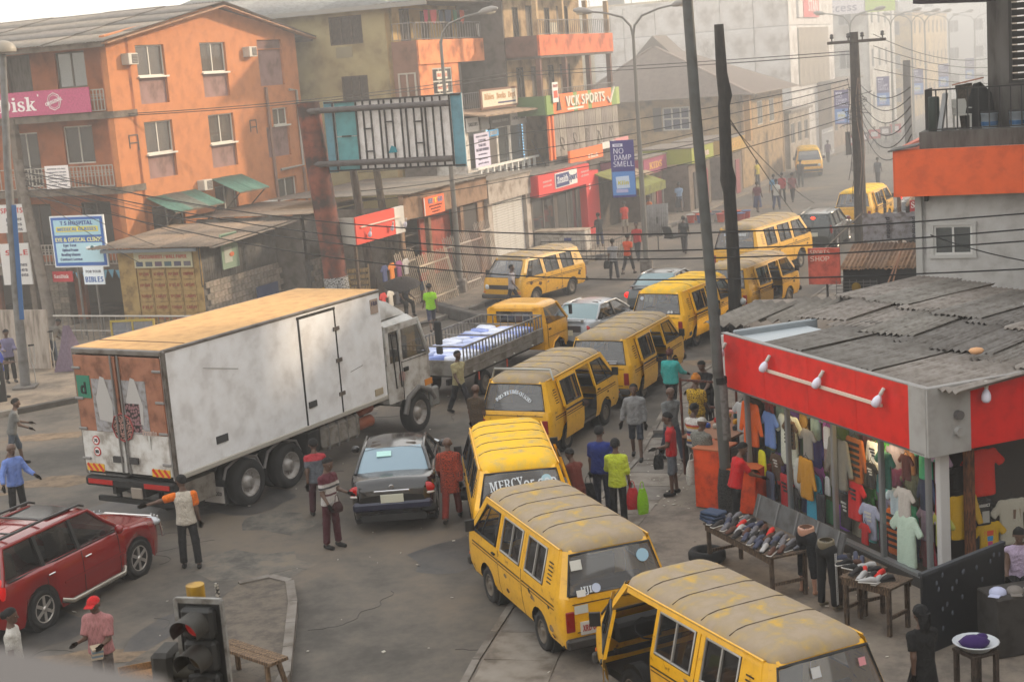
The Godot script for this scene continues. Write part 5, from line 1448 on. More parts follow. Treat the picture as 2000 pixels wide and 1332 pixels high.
func car(n: String, label: String, at: Vector3, yaw: float, s: Dictionary) -> Node3D:
	var t := thing(n, label, s.get("cat", "car"), at, yaw)
	var L: float = s.len / 2.0
	var m: Material = s.paint
	var blk := mt(.07, .07, .07, .6)
	var arches: Array = s.arch
	var ar: float = s.arch_r
	var zs := []
	for i in int(L * 2 / .14) + 1: zs.append(-L + i * .14)
	zs.append(L)
	for a: float in arches:
		for i in 11: zs.append(a + ar * cos(PI * i / 10.0))
	for k in [-L + .03, -L + .08, L - .03, L - .08]: zs.append(k)
	zs.sort()
	var gh: Array = s.house
	var wide := func(z: float) -> float: return lerp_tab(s.width, z)
	var tops := func(z: float) -> float: return lerp_tab(s.top, z)
	var rings := []
	for z: float in zs:
		var w: float = wide.call(z)
		var tp: float = tops.call(z)
		var yb: float = lerp_tab([[-L, .34], [-L + .35, .22], [L - .35, .22], [L, .36]], z)
		for a: float in arches:
			if absf(z - a) < ar: yb = maxf(yb, s.wheel + sqrt(ar * ar - (z - a) * (z - a)))
		var cabin: bool = z > gh[0] + .1 and z < gh[3] - .1
		var half := [[.95, yb], [1.0, lerpf(yb, tp, .4)], [.995, lerpf(yb, tp, .72)], [.965, lerpf(yb, tp, .93)], [.9, tp], [.72, tp + (.012 if not cabin else -.03)], [.4, tp + (.03 if not cabin else -.35)], [0, tp + (.04 if not cabin else -.35)]]
		var ring := PackedVector3Array()
		for p in half: ring.append(V(w * p[0], p[1], z))
		for i in range(half.size() - 2, -1, -1): ring.append(V(-w * half[i][0], half[i][1], z))
		rings.append(ring)
	part(t, "body", mk().loft(rings, false, false).done(), m)
	for e in 2:
		var fan := mk()
		var ring: PackedVector3Array = rings[0 if e == 0 else -1]
		fan.flat()
		for i in ring.size() - 1: fan.tri(V(0, .5, ring[0].z), ring[i], ring[i + 1])
		part(t, "bumper_face", fan.done(), m)
	var by: float = s.belt
	var ry: float = s.roof
	var bw: float = s.belt_w
	var rw: float = s.roof_w
	var gl: Material = s.get("glass", glass(.12, .13, .14, .55))
	for e in 2:
		var zf: float = gh[0] if e == 0 else gh[3]
		var zt: float = gh[1] if e == 0 else gh[2]
		var sg := -1.0 if e == 0 else 1.0
		var rows := []
		for r in 5:
			var f := r / 4.0
			var ring := PackedVector3Array()
			for i in 9:
				var u := -1.0 + i / 4.0
				var w := lerpf(bw * .93, rw * .95, f)
				ring.append(V(u * w, lerpf(tops.call(zf) + .02, ry - .015, f) - .012, lerpf(zf, zt, f) + sg * (.1 * (1 - u * u) + .05 * f * (1 - f) - .06)))
			rows.append(ring)
		part(t, "windscreen" if e == 0 else "rear_window", mk().loft(rows, false, false).done(), s.get("screen", gl) if e == 0 else s.get("rear_glass", gl))
	var rr := []
	for r in 9:
		var f := r / 8.0
		var z := lerpf(gh[1] - .03, gh[2] + .03, f)
		var ring := PackedVector3Array()
		for i in 11:
			var u := -1.0 + i / 5.0
			ring.append(V(u * rw, ry - .055 * pow(absf(u), 2.6) + .03 * sin(PI * f) - .02, z))
		rr.append(ring)
	part(t, "roof", mk().loft(rr, false, false).done(), m)
	var zB: float = s.get("bpost", (gh[1] + gh[2]) / 2)
	for sd: float in [-1.0, 1.0]:
		var P := func(y: float, z: float, out := .0) -> Vector3: return V(sd * (lerpf(bw, rw, (y - by) / (ry - by)) + out), y, z)
		var cy := ry - .065
		var pil := mk()
		pil.tube([P.call(tops.call(gh[0]), gh[0]), P.call(by + .25, lerpf(gh[0], gh[1], .55)), P.call(cy, gh[1]), P.call(cy + .01, zB), P.call(cy, gh[2]), P.call(lerpf(cy, tops.call(gh[3]), .5), lerpf(gh[2], gh[3], .5), .01), P.call(tops.call(gh[3]), gh[3])], .038, 6)
		part(t, "pillar", pil.done(), m)
		part(t, "pillar", mk().bar(P.call(by, zB), P.call(cy, zB), .05, .07).done(), blk)
		var wins := [[gh[0] + .16, zB - .05, gh[1] + .04, zB - .05], [zB + .05, gh[3] - .28, zB + .05, gh[2] - .02]]
		if s.has("third"):
			wins[1] = [zB + .05, s.third - .05, zB + .05, s.third - .05]
			wins.append([s.third + .04, gh[3] - .12, s.third + .04, gh[2] - .06])
			part(t, "pillar", mk().bar(P.call(by, s.third), P.call(cy, s.third), .05, .08).done(), blk)
		for w in wins:
			var mb := mk()
			mb.fq(P.call(by - .01, w[0], -.015), P.call(cy, w[2], -.015), P.call(cy, w[3], -.015), P.call(by - .01, w[1], -.015))
			part(t, "side_window", mb.done(), gl)
		part(t, "window_trim", mk().tube([P.call(by - .005, gh[0] + .1, .01), P.call(by - .005, gh[3] - .15, .01)], .014, 5).done(), blk)
		for z: float in [gh[0] + .22, zB, (s.third if s.has("third") else gh[3] - .35)]:
			var pts := []
			for k in 6:
				var f := k / 5.0
				pts.append(V(sd * wide.call(z) * lerp_tab([[0, .97], [.4, 1.0], [.72, .995], [.93, .965]], .15 + f * .75) + sd * .002, lerpf(.3, by - .03, f), z))
			part(t, "door_line", mk().tube(pts, .007, 4).done(), blk)
		for z: float in [zB - .14, zB + .85]:
			part(t, "door_handle", mk().cbox(V(sd * (wide.call(z) + .012), by - .17, z), V(.03, .03, .17), .01).done(), s.get("trim", m))
		part(t, "mirror", mk().ball(V(sd * (bw + .16), by + .06, gh[0] + .28), V(.1, .085, .07), 10).done(), s.get("mirror", blk))
		for a: float in arches: wheel(t, V(sd * (wide.call(a) - .12), s.wheel, a), s.wheel, .21, sd, s.rim)
		for a: float in arches:
			part(t, "wheel_well", mk().lathe([[ar, -.12], [ar, .12]], V(sd * (wide.call(a) - .16), s.wheel, a), Basis(Vector3.BACK, PI / 2), 16).done(), blk)
		var tl: Array = s.tail
		part(t, "tail_light", mk().ball(V(sd * tl[0], tl[1], tl[2]), V(tl[3], tl[4], .07), 12).done(), s.get("tail_mat", mt(.62, .05, .05, .2)))
		part(t, "headlight", mk().ball(V(sd * s.head[0], s.head[1], s.head[2]), V(.2, .085, .14), 12).done(), mt(.7, .72, .74, .1))
		if s.get("seats", true):
			for z: float in [gh[1] + .35, gh[2] - .55]:
				part(t, "seat", mk().cbox(V(.36 * sd, by - .25, z), V(.5, .2, .5), .05).cbox(V(.36 * sd, by + .08, z + .24), V(.5, .6, .14), .05, Basis(Vector3.RIGHT, .2)).cbox(V(.36 * sd, by + .42, z + .34), V(.26, .16, .1), .04).done(), s.get("seat_mat", mt(.32, .29, .26, .9)))
	bx(t, "cabin_floor", V(0, by - .36, (gh[0] + gh[3]) / 2), V(bw * 1.9, .03, gh[3] - gh[0] - .3), blk)
	part(t, "dashboard", mk().cbox(V(0, by - .08, gh[0] + .42), V(bw * 1.7, .2, .4), .06).done(), blk)
	bx(t, "underbody", V(0, .28, 0), V(bw * 1.7, .1, s.len - .5), blk)
	part(t, "number_plate", mk().cbox(V(0, s.plate, L + .012), V(.46, .17, .02), .005).done(), mt(.72, .72, .66, .5))
	bx(t, "lower_bumper", V(0, .33, L - .02), V(1.3, .14, .1), mt(.1, .1, .1))
	return t
func vehicles() -> void:
	var r := func(d: float) -> float: return deg_to_rad(d)
	van("nearest yellow minibus at the lower right with its front door ajar", V(2.61, 0, -18.97), r.call(24.7), {"door_open": true, "silver": true, "roof": "vandust", "patch": [[-.18, 1.62, .13, .13, .7, .7, .7], [.5, 1.6, .1, .1, .75, .5, .52], [-.3, 1.35, .5, .22, .5, .5, .49]]})
	var v2 := van("battered yellow minibus with a dusty roof and red-lettered number plate", V(.55, 0, -23.72), r.call(19.6), {"silver": true, "roof": "vandust", "tone": .97, "disc": [[.5, 1.58, .1, .55, .68, .75], [-.34, 1.25, .07, .7, .74, .82]], "patch": [[-.6, 1.62, .18, .15, .75, .75, .72], [-.6, 1.22, .14, .1, .78, .78, .76], [-.62, .98, .22, .13, .72, .74, .72], [-.14, .7, .2, .16, .72, .72, .7]]})
	text(v2, "plate_lettering", "XRD 064 XK", .1, mt(.6, .1, .1), V(-.42, .68, 2.3), Z0, FS, true, .4, .004)
	text(v2, "glass_lettering", "JIJI", .1, mt(.78, .8, .82), V(-.5, 1.25, 2.24), V(-.33, 0, 0), FS, true, .2, .004)
	van("bright yellow minibus with big white lettering across its rear window", V(-.17, 0, -28.58), r.call(4.0), {"roof": "vanrub", "tone": 1.08, "slide": true, "text": [["MERCY", .18, -.28, 1.56, .62, .1], ["OF GOD", .16, .34, 1.53, .6, .04]], "disc": [[.46, 1.58, .1, .62, .74, .78]]})
	var v4 := van("yellow minibus with arched white slogan on the rear window and open sliding door", V(.88, 0, -36.01), r.call(-25.8), {"slide": true, "roof": "vandust", "text": []})
	var slogan := "INTO THY HANDS OH LORD"
	for i in slogan.length():
		if slogan[i] == " ": continue
		var f := (i + .5) / slogan.length()
		var y := 1.4 + .2 * sin(PI * f)
		text(v4, "glass_lettering", slogan[i], .085, mt(.8, .82, .84), V(-.44 + .88 * f, y, lerp_tab(ZR, y) + .055), V(-.33, 0, .7 * (.5 - f) * 2.0), "Droid Serif", true, .0, .004)
	part(v4, "roof_bar", mk().tube([V(-.78, 1.8, 1.62), V(-.72, 2.02, 1.6), V(.72, 2.02, 1.6), V(.8, 1.78, 1.62)], .03, 8).done(), mt(.6, .6, .58, .35, "", 1, .5))
	van("yellow minibus with open sliding door beside the woman in teal", V(3.15, 0, -40.63), r.call(-25.6), {"slide": true, "roof": "vandust", "tone": .95, "patch": [[.42, 1.27, .3, .03, .6, .6, .62], [.45, 1.22, .2, .04, .6, .6, .62]]})
	van("bright yellow minibus seen past the metal pole, sliding door open", V(5.67, 0, -47.63), r.call(-31.3), {"slide": true, "roof": "vanrub", "tone": 1.08, "disc": [[-.52, 1.63, .06, .66, .68, .7], [.52, 1.24, .04, .75, .75, .75], [.42, 1.24, .04, .75, .75, .75]]})
	van("dusty dull yellow minibus behind the wooden pole with its door open", V(8.44, 0, -51.68), r.call(-33.9), {"slide": true, "roof": "vandust", "tone": .86, "disc": [[.55, 1.26, .05, .75, .75, .75]]})
	van("long yellow bus with white slogan on its rear window, farther up the queue", V(10.5, 0, -60.6), r.call(-35.0), {"name": "yellow_bus", "scale": V(1.07, 1.16, 1.22), "roof": "vandust", "tone": .97, "text": [["SONS OF HUMARE", .1, 0, 1.62, .95, .0], ["- - - - - - - -", .05, 0, 1.42, 1.1, .0]]})
	van("yellow minibus half hidden behind the utility pole at the head of the queue", V(17.84, 0, -73.81), r.call(-28.2), {"slide": true, "roof": "vanrub"})
	van("far yellow minibus driving towards the viewer on the dusty road", V(21.62, 0, -105.4), r.call(170.0), {"roof": "vanrub", "tone": 1.05})
	van("dull yellow minibus on the left facing the viewer beside the iron fence", V(1.11, 0, -58.17), r.call(143.0), {"roof": "vandust", "tone": .9})
	var W := [[-2.35, .55], [-2.28, .7], [-2.0, .83], [-1.2, .885], [1.2, .885], [1.9, .85], [2.2, .78], [2.33, .66]]
	var T := [[-2.35, .62], [-2.2, .74], [-1.2, .92], [-.85, .97], [1.4, 1.0], [1.55, 1.06], [2.15, 1.04], [2.27, .95], [2.35, .7]]
	var base := {"len": 4.66, "width": W, "top": T, "arch": [-1.36, 1.36], "arch_r": .36, "wheel": .32, "house": [-.95, -.15, 1.0, 1.6], "belt": .97, "roof": 1.47, "belt_w": .8, "roof_w": .6, "bpost": .3, "rim": "alloy", "tail": [.7, .86, 2.2, .17, .12], "head": [.64, .68, -2.2], "plate": .72}
	var c1 := base.duplicate()
	c1.paint = paint(.06, .052, .056, .15)
	c1.rear_glass = glass(.5, .6, .66, .8, .05)  # pale blue tint painted in for the sky reflected in this window
	c1.trim = mt(.3, .28, .28, .3)
	c1.mirror = c1.paint
	var cam := car("dark_saloon", "dark purple-grey saloon with a dented rear bumper beside the box truck", V(-2.64, 0, -31.36), r.call(.3), c1)
	part(cam, "boot_strip", mk().cbox(V(0, .87, 2.33), V(.72, .045, .03), .012).done(), mt(.75, .75, .76, .15, "", 1, .8))
	part(cam, "badge", mk().lathe([[.05, 0], [.05, .012], [.03, .015], [0, .015]], V(0, .95, 2.3), Basis(Vector3.RIGHT, PI / 2), 14).done(), mt(.6, .6, .6, .2, "", 1, .8))
	part(cam, "bumper_skin", mk().cbox(V(0, .56, 2.3), V(1.6, .2, .14), .05).done(), mt(.1, .11, .2, .3))
	part(cam, "bumper_damage", mk().ball(V(.72, .47, 2.3), V(.2, .1, .08), 7).done(), mt(.07, .07, .07, .9))
	bx(cam, "window_paper", V(-.18, 1.36, 1.22), V(.3, .015, .14), mt(.66, .82, .8), V(.6, 0, 0))
	for sd: float in [-1.0, 1.0]: part(cam, "reverse_light", mk().ball(V(.7 * sd, .77, 2.215), V(.16, .035, .07), 10).done(), mt(.75, .72, .7, .2))
	var c2 := base.duplicate()
	c2.paint = paint(.56, .58, .60, .28)
	c2.len = 4.4
	c2.width = [[-2.22, .55], [-2.1, .72], [-1.9, .8], [-1.2, .85], [1.2, .85], [1.8, .83], [2.1, .75], [2.22, .6]]
	c2.top = [[-2.22, .58], [-2.0, .72], [-1.0, .93], [1.35, .99], [1.5, 1.04], [2.0, 1.02], [2.14, .92], [2.22, .66]]
	c2.arch = [-1.33, 1.33]
	c2.rear_glass = glass(.5, .6, .62, .75, .05)
	c2.tail = [.62, .84, 2.08, .16, .11]
	c2.head = [.6, .66, -2.05]
	var neon := car("silver_saloon", "silver-blue saloon with a small rear spoiler beside the loaded flatbed", V(2.81, 0, -48.08), r.call(-29.8), c2)
	part(neon, "spoiler", mk().cbox(V(0, 1.12, 2.05), V(1.2, .03, .2), .012).box(V(-.5, 1.07, 2.05), V(.05, .1, .1)).box(V(.5, 1.07, 2.05), V(.05, .1, .1)).done(), c2.paint)
	bx(neon, "boot_panel", V(0, .84, 2.2), V(1.0, .2, .02), mt(.2, .2, .22, .4))
	var c3 := base.duplicate()
	c3.paint = paint(.22, .24, .25, .3)
	c3.rear_glass = glass(.5, .6, .62, .75, .05)
	c3.tail_mat = glow(.9, .08, .05, .6)
	var gs := car("grey_saloon", "dark grey saloon with a boot spoiler behind the bright yellow minibus", V(5.75, 0, -53.6), r.call(-25.0), c3)
	part(gs, "spoiler", mk().cbox(V(0, 1.16, 2.1), V(1.3, .03, .2), .012).box(V(-.55, 1.1, 2.1), V(.05, .12, .1)).box(V(.55, 1.1, 2.1), V(.05, .12, .1)).done(), c3.paint)
	var sv := {"len": 4.69, "cat": "SUV", "width": [[-2.34, .5], [-2.26, .68], [-2.0, .84], [-1.2, .92], [1.3, .92], [1.9, .9], [2.2, .84], [2.34, .7]], "top": [[-2.34, .62], [-2.24, .86], [-2.0, .97], [-1.1, 1.08], [-.8, 1.1], [2.1, 1.12], [2.26, 1.05], [2.34, .7]], "arch": [-1.37, 1.345], "arch_r": .42, "wheel": .37, "house": [-1.0, -.3, 1.95, 2.22], "belt": 1.1, "roof": 1.7, "belt_w": .84, "roof_w": .64, "bpost": .25, "third": 1.2, "rim": "alloy", "tail": [.79, 1.0, 2.2, .07, .2], "head": [.66, .86, -2.12], "plate": .8}
	sv.paint = paint(.46, .025, .03, .14)
	sv.glass = glass(.05, .05, .05, .72)
	sv.tail_mat = glow(.7, .04, .03, .15)
	sv.trim = mt(.78, .77, .76, .15, "", 1, .8)
	sv.mirror = sv.paint
	var suv := car("red_suv", "glossy red SUV with roof rails and a chrome nudge bar at the lower left", V(-8.72, 0, -26.55), r.call(-23.5), sv)
	for sd: float in [-1.0, 1.0]:
		part(suv, "roof_rail", mk().tube([V(.56 * sd, 1.7, -.35), V(.57 * sd, 1.76, -.2), V(.57 * sd, 1.78, .8), V(.57 * sd, 1.77, 1.85), V(.56 * sd, 1.7, 2.0)], .025, 6).done(), mt(.14, .14, .14, .4))
		part(suv, "running_board", mk().tube([V(.88 * sd, .36, -.9), V(.98 * sd, .3, -.75), V(.98 * sd, .3, .72), V(.88 * sd, .36, .88)], .05, 8).done(), mt(.6, .58, .54, .25, "", 1, .7))
		part(suv, "side_trim", mk().box(V(.935 * sd, .66, -.05), V(.02, .04, 1.7)).done(), sv.paint)
		part(suv, "lamp_grille", mk().bar(V(.78 * sd, .72, -2.3), V(.82 * sd, .98, -2.12), .02, .02).bar(V(.68 * sd, .72, -2.33), V(.72 * sd, .98, -2.16), .02, .02).bar(V(.58 * sd, .72, -2.36), V(.62 * sd, .98, -2.2), .02, .02).done(), sv.trim)
	part(suv, "sunroof", mk().cbox(V(0, 1.705, .15), V(.9, .02, .75), .01).done(), mt(.05, .05, .05, .1))
	for z: float in [.75, 1.55]: part(suv, "cross_rail", mk().bar(V(-.55, 1.77, z), V(.55, 1.77, z), .03, .03).done(), mt(.2, .2, .2, .4))
	for i in 3: bx(suv, "roof_rib", V(-.3 + i * .3, 1.705, 1.2), V(.02, .012, .9), sv.paint)
	part(suv, "nudge_bar", mk().tube([V(-.74, .5, -2.34), V(-.74, .76, -2.3), V(-.56, .9, -2.29), V(.56, .9, -2.29), V(.74, .76, -2.3), V(.74, .5, -2.34)], .03, 8).done(), sv.trim)
	var s2 := sv.duplicate()
	s2.paint = paint(.1, .14, .14, .25)
	s2.glass = glass(.18, .22, .22, .6)
	s2.rear_glass = glass(.2, .25, .25, .6)
	s2.tail_mat = mt(.5, .06, .05, .2)
	var ds := car("dark_suv", "dark green SUV with a lit brake light in the far queue", V(14.4, 0, -67.4), r.call(-24.0), s2)
	part(ds, "brake_light", mk().ball(V(0, 1.5, 2.12), V(.09, .05, .03), 10).done(), glow(1, .15, .05, 3.0))
	for sd: float in [-1.0, 1.0]: part(ds, "roof_rail", mk().tube([V(.57 * sd, 1.76, -.3), V(.57 * sd, 1.76, 1.95)], .02, 6).done(), mt(.4, .4, .38))
	var s3 := sv.duplicate()
	s3.paint = paint(.72, .73, .73, .3)
	s3.tail_mat = glow(1, .1, .05, 1.5)
	car("white_suv", "white SUV partly hidden by the orange band, far right", V(22.2, 0, -78.6), r.call(-26.0), s3)
	var c4 := base.duplicate()
	c4.paint = paint(.74, .75, .76, .3)
	car("white_saloon", "white saloon farther off beside the orange band's corner", V(26.2, 0, -91.5), r.call(-25.0), c4)
	var c5 := base.duplicate()
	c5.paint = paint(.1, .1, .11, .3)
	c5.tail_mat = glow(1, .12, .05, 2.0)
	car("black_saloon", "black saloon with glowing tail lights under the orange band", V(19.6, 0, -70.6), r.call(-27.0), c5)
	box_truck()
	flatbed()
func box_truck() -> void:
	var t := thing("box_truck", "white refrigerated box truck with a dusty tan roof and a faded brown tail", "truck", V(-9.214, 0, -31.092) + V(.855, 0, .52) * 1.255, -.5447)
	var white := mt(.86, .865, .87, .4, "soft", .3)
	var dusty := mt(.74, .58, .38, .95, "soft", .5)
	var alu := mt(.45, .435, .42, .4, "dirt", .6, .3)
	var blk := mt(.085, .082, .08, .8, "dirt", .8)
	var L := 7.56
	var W := 2.51
	var y0 := 1.2
	var y1 := 3.88
	part(t, "box_side", mk().cbox(V(W / 2 - .03, (y0 + y1) / 2, -L / 2), V(.06, y1 - y0, L), .01).done(), white)
	part(t, "box_side", mk().cbox(V(-W / 2 + .03, (y0 + y1) / 2, -L / 2), V(.06, y1 - y0, L), .01).done(), white)
	bx(t, "box_front", V(0, (y0 + y1) / 2, -L + .03), V(W - .12, y1 - y0, .06), white)
	bx(t, "box_floor", V(0, y0 + .05, -L / 2), V(W - .1, .1, L - .1), blk)
	part(t, "box_roof", mk().cbox(V(0, y1 + .02, -L / 2), V(W - .02, .06, L - .02), .02).done(), dusty)
	for x: float in [-W / 2, W / 2]:
		part(t, "corner_trim", mk().cbox(V(x, (y0 + y1) / 2, -.04), V(.09, y1 - y0 + .04, .1), .02).done(), alu)
		part(t, "roof_trim", mk().cbox(V(x, y1 + .01, -L / 2), V(.05, .08, L), .02).done(), alu)
		part(t, "base_trim", mk().cbox(V(x, y0 + .04, -L / 2), V(.05, .12, L), .02).done(), mt(.6, .58, .54, .6))
	part(t, "roof_trim", mk().cbox(V(0, y1 - .02, .0), V(W, .12, .1), .02).done(), alu)
	bx(t, "roof_seam", V(0, y1 + .055, -.75), V(W - .1, .012, .025), mt(.35, .28, .22))
	part(t, "door_seal", mk().box(V(W / 2 + .004, 2.52, -4.38), V(.02, 2.55, .045)).box(V(W / 2 + .004, 2.52, -5.72), V(.02, 2.55, .05)).box(V(W / 2 + .004, 3.78, -5.05), V(.025, .06, 1.42)).done(), blk)
	part(t, "side_door", mk().cbox(V(W / 2 + .004, 2.5, -5.05), V(.025, 2.48, 1.28), .006).done(), white)
	for y: float in [3.3, 2.55, 1.75]: bx(t, "door_hinge", V(W / 2 + .03, y, -5.72), V(.03, .09, .22), alu)
	bx(t, "door_lock", V(W / 2 + .03, 1.75, -4.6), V(.03, .14, .28), mt(.2, .2, .2))
	bx(t, "side_vent", V(W / 2 + .01, 1.72, -1.5), V(.02, .16, .36), mt(.2, .2, .2))
	bx(t, "side_scratch", V(W / 2 + .003, 3.2, -1.7), V(.008, .02, 1.1), mt(.6, .6, .59), V(-.22, 0, 0))
	bx(t, "side_scratch", V(W / 2 + .003, 2.2, -6.4), V(.008, .015, .5), mt(.5, .5, .48), V(.12, 0, 0))
	bx(t, "maker_plate", V(W / 2 + .01, 3.55, -7.3), V(.02, .35, .3), mt(.62, .55, .5))
	text(t, "plate_lettering", "FRA", .1, mt(.3, .28, .36), V(W / 2 + .024, 3.62, -7.3), V(0, PI / 2, 0), FS, true, .24)
	bx(t, "maker_plate", V(W / 2 + .01, 1.45, -7.2), V(.02, .16, .32), mt(.6, .55, .46))
	for k in 2:
		var x := -.62 + k * 1.24
		var d := part(t, "rear_door", mk().cbox(V(x, 2.96, .03), V(1.2, 1.62, .05), .01).done(), mt(.58, .39, .3, .8, "dirt", .5))
		part(d, "lower_panel", mk().cbox(V(x, 1.72, .028), V(1.2, .86, .05), .01).done(), mt(.76, .76, .75, .6, "dirt", .5))
		for rdx in 1:
			part(d, "lock_rod", mk().cyl(V(-.1 + k * .2, 1.3, .09), V(-.1 + k * .2, 3.8, .09), .022, -1, 8).done(), mt(.4, .39, .38, .5))
		for y: float in [3.5, 2.85, 2.2, 1.55]:
			part(d, "hinge", mk().cbox(V((1.14) * (-1 if k == 0 else 1), y, .075), V(.24, .055, .04), .012).done(), mt(.45, .44, .43, .5))
		bx(d, "lock_box", V(-.22 + k * .44, 1.58, .08), V(.26, .13, .05), mt(.2, .19, .19))
		bx(d, "worn_picture", V(-.42 + k * .86, 2.72, .058), V(.66, 1.12, .008), mt(.55, .55, .56, .8, "dirt", 1.2))
		part(d, "faded_patch", mk().prism(PackedVector2Array([Vector2(-.2, -.45), Vector2(.18, -.5), Vector2(.22, -.1), Vector2(.05, .45), Vector2(-.06, .48), Vector2(-.24, .0)]), .006, Transform3D(Basis(), V(-.42 + k * .86, 2.86, .066))).done(), mt(.63, .62, .61, .8))
		bx(d, "reflector", V(-.92 + k * 1.86, 1.36, .062), V(.5, .16, .01), mt(.78, .6, .12, .5))
		for i in 3: bx(d, "reflector_stripe", V(-1.08 + k * 1.86 + i * .16, 1.36, .069), V(.06, .2, .006), mt(.72, .16, .1, .5), V(0, 0, .7))
	bx(t, "green_square", V(-.98, 3.1, .065), V(.38, .48, .012), mt(.1, .42, .33, .6))
	text(t, "square_letter", "d", .24, mt(.06, .1, .1), V(-.98, 3.06, .075), Z0, FS, true, .16)
	part(t, "picture_ring", ring_mesh(.3, .02), mt(.55, .25, .24), V(.02, 2.28, .075))
	part(t, "picture_fill", mk().cyl(V(.02, 2.28, .062), V(.02, 2.28, .072), .26, -1, 18).done(), mt(.6, .45, .42, .8, "print", 1.5))
	bx(t, "picture_fill", V(.35, 2.5, .066), V(.4, .6, .008), mt(.5, .36, .38, .8, "print", 1.0))
	for i in 2:
		var sgn := part(t, "speed_sign", mk().cyl(V(-.82, 1.95 - i * .24, .056), V(-.82, 1.95 - i * .24, .066), .1, -1, 20).done(), mt(.66, .12, .12))
		part(sgn, "speed_disc", mk().cyl(V(-.82, 1.95 - i * .24, .066), V(-.82, 1.95 - i * .24, .07), .075, -1, 18).done(), mt(.82, .81, .8))
		text(sgn, "lettering", ["70", "80"][i], .075, mt(.1, .1, .1), V(-.82, 1.95 - i * .24, .073), Z0, FS, true, .1)
	bx(t, "side_stripe", V(.72, 2.0, .066), V(.05, .0, .0) + V(0, .3, .006), mt(.7, .7, .68))
	text(t, "door_lettering", "Pronto", .12, mt(.68, .6, .56), V(.75, 2.2, .066), Z0, "Droid Serif", true, .4)
	part(t, "rear_bumper", mk().cbox(V(0, 1.06, .0), V(W, .2, .22), .04).done(), blk)
	for k in 2: bx(t, "bumper_light", V(-.78 + k * 1.6, 1.07, .12), V(.7, .1, .02), mt(.62, .1, .08, .3))
	part(t, "plate_holder", mk().cbox(V(.25, .9, .13), V(.32, .24, .04), .02).done(), mt(.5, .46, .42))
	for x: float in [-.42, .42]: bx(t, "chassis_rail", V(x, .95, -4.6), V(.1, .26, 9.4), blk)
	part(t, "underrun_bar", mk().cbox(V(0, .62, -.15), V(W - .2, .12, .1), .02).done(), blk)
	for x: float in [-.6, .6]: bx(t, "underrun_strut", V(x, .82, -.2), V(.08, .36, .08), blk)
	part(t, "mudflap", mk().box(V(.95, .55, -1.42), V(.62, .55, .03)).done(), blk)
	bx(t, "mudflap_panel", V(.95, .5, -1.395), V(.56, .36, .012), mt(.62, .6, .58))
	text(t, "mudflap_lettering", "CAB IVECO", .08, mt(.25, .24, .24), V(.95, .52, -1.385), Z0, FS, true, .46)
	bx(t, "tool_box", V(W / 2 - .3, .82, -.75), V(.5, .5, .9), mt(.42, .4, .37, .7, "dirt", .8))
	for sd: float in [-1.0, 1.0]:
		for z: float in [-2.35, -3.75]:
			wheel(t, V(sd * 1.02, .52, z), .52, .32, sd, "truck")
			wheel(t, V(sd * .66, .52, z), .52, .28, sd, "truck")
			part(t, "mudguard", mk().tube([V(sd * .95, .62, z + .66), V(sd * .95, .95, z + .5), V(sd * .95, 1.1, z), V(sd * .95, .95, z - .5), V(sd * .95, .62, z - .66)], .035, 6).done(), mt(.5, .49, .48, .5))
		wheel(t, V(sd * 1.05, .52, -8.95), .52, .32, sd, "truck")
	part(t, "fuel_tank", mk().cbox(V(W / 2 - .38, .82, -5.75), V(.62, .62, 1.5), .1).done(), mt(.56, .545, .52, .45, "dirt", .8, .3))
	for i in 4: part(t, "tank_strap", mk().cbox(V(W / 2 - .38, .82, -5.2 - i * .36), V(.65, .65, .05), .1).done(), mt(.4, .39, .38, .5))
	part(t, "battery_box", mk().cbox(V(W / 2 - .36, .84, -4.65), V(.55, .55, .5), .04).done(), blk)
	for k in 2: part(t, "air_tank", mk().tube([V(W / 2 - .35, .72 + k * .34, -6.62), V(W / 2 - .35, .72 + k * .34, -6.7), V(W / 2 - .35, .72 + k * .34, -7.2), V(W / 2 - .35, .72 + k * .34, -7.28)], [.06, .15, .15, .06], 12).done(), mt(.55, .3, .2, .6))
	var cz := -L - .12
	var cab := mt(.72, .72, .71, .35, "dirt", .5)
	var prof := PackedVector2Array([Vector2(0, 1.0), Vector2(0, 2.95), Vector2(.25, 3.02), Vector2(1.35, 2.98), Vector2(1.62, 2.75), Vector2(1.86, 1.95), Vector2(1.92, 1.0)])
	var gl := glass(.2, .21, .22, .5)
	for sd: float in [-1.0, 1.0]:
		var sx := sd * 1.2
		var zs := [.0, .45, .75]
		for i in 11: zs.append(1.27 - .62 * cos(PI * i / 10.0))
		zs.append(1.92)
		zs.sort()
		var rings := []
		for z: float in zs:
			var yb := 1.0
			if absf(z - 1.27) < .62: yb = maxf(.98, .55 + sqrt(maxf(.0, .62 * .62 - (z - 1.27) * (z - 1.27))))
			var ring := PackedVector3Array()
			for k in 3: ring.append(V(sx * (1.0 if z < 1.8 else .97), lerpf(yb, 2.0, k / 2.0), cz - z))
			rings.append(ring)
		part(t, "cab_side", mk().loft(rings, false, false).done(), cab)
		part(t, "cab_arch", mk().tube([V(sx * 1.02, .62, cz - .6), V(sx * 1.02, 1.0, cz - .78), V(sx * 1.02, 1.18, cz - 1.27), V(sx * 1.02, 1.0, cz - 1.76), V(sx * 1.02, .75, cz - 1.95)], .07, 7).done(), mt(.36, .35, .34, .7))
		var pl := mk()
		pl.box(V(sx, 2.45, cz - .06), V(.06, .95, .14)).box(V(sx, 2.45, cz - .62), V(.06, .95, .1)).box(V(sx, 2.87, cz - .75), V(.06, .16, 1.5))
		pl.bar(V(sx, 1.95, cz - 1.84), V(sx, 2.9, cz - 1.45), .1, .08)
		part(t, "cab_pillar", pl.done(), cab)
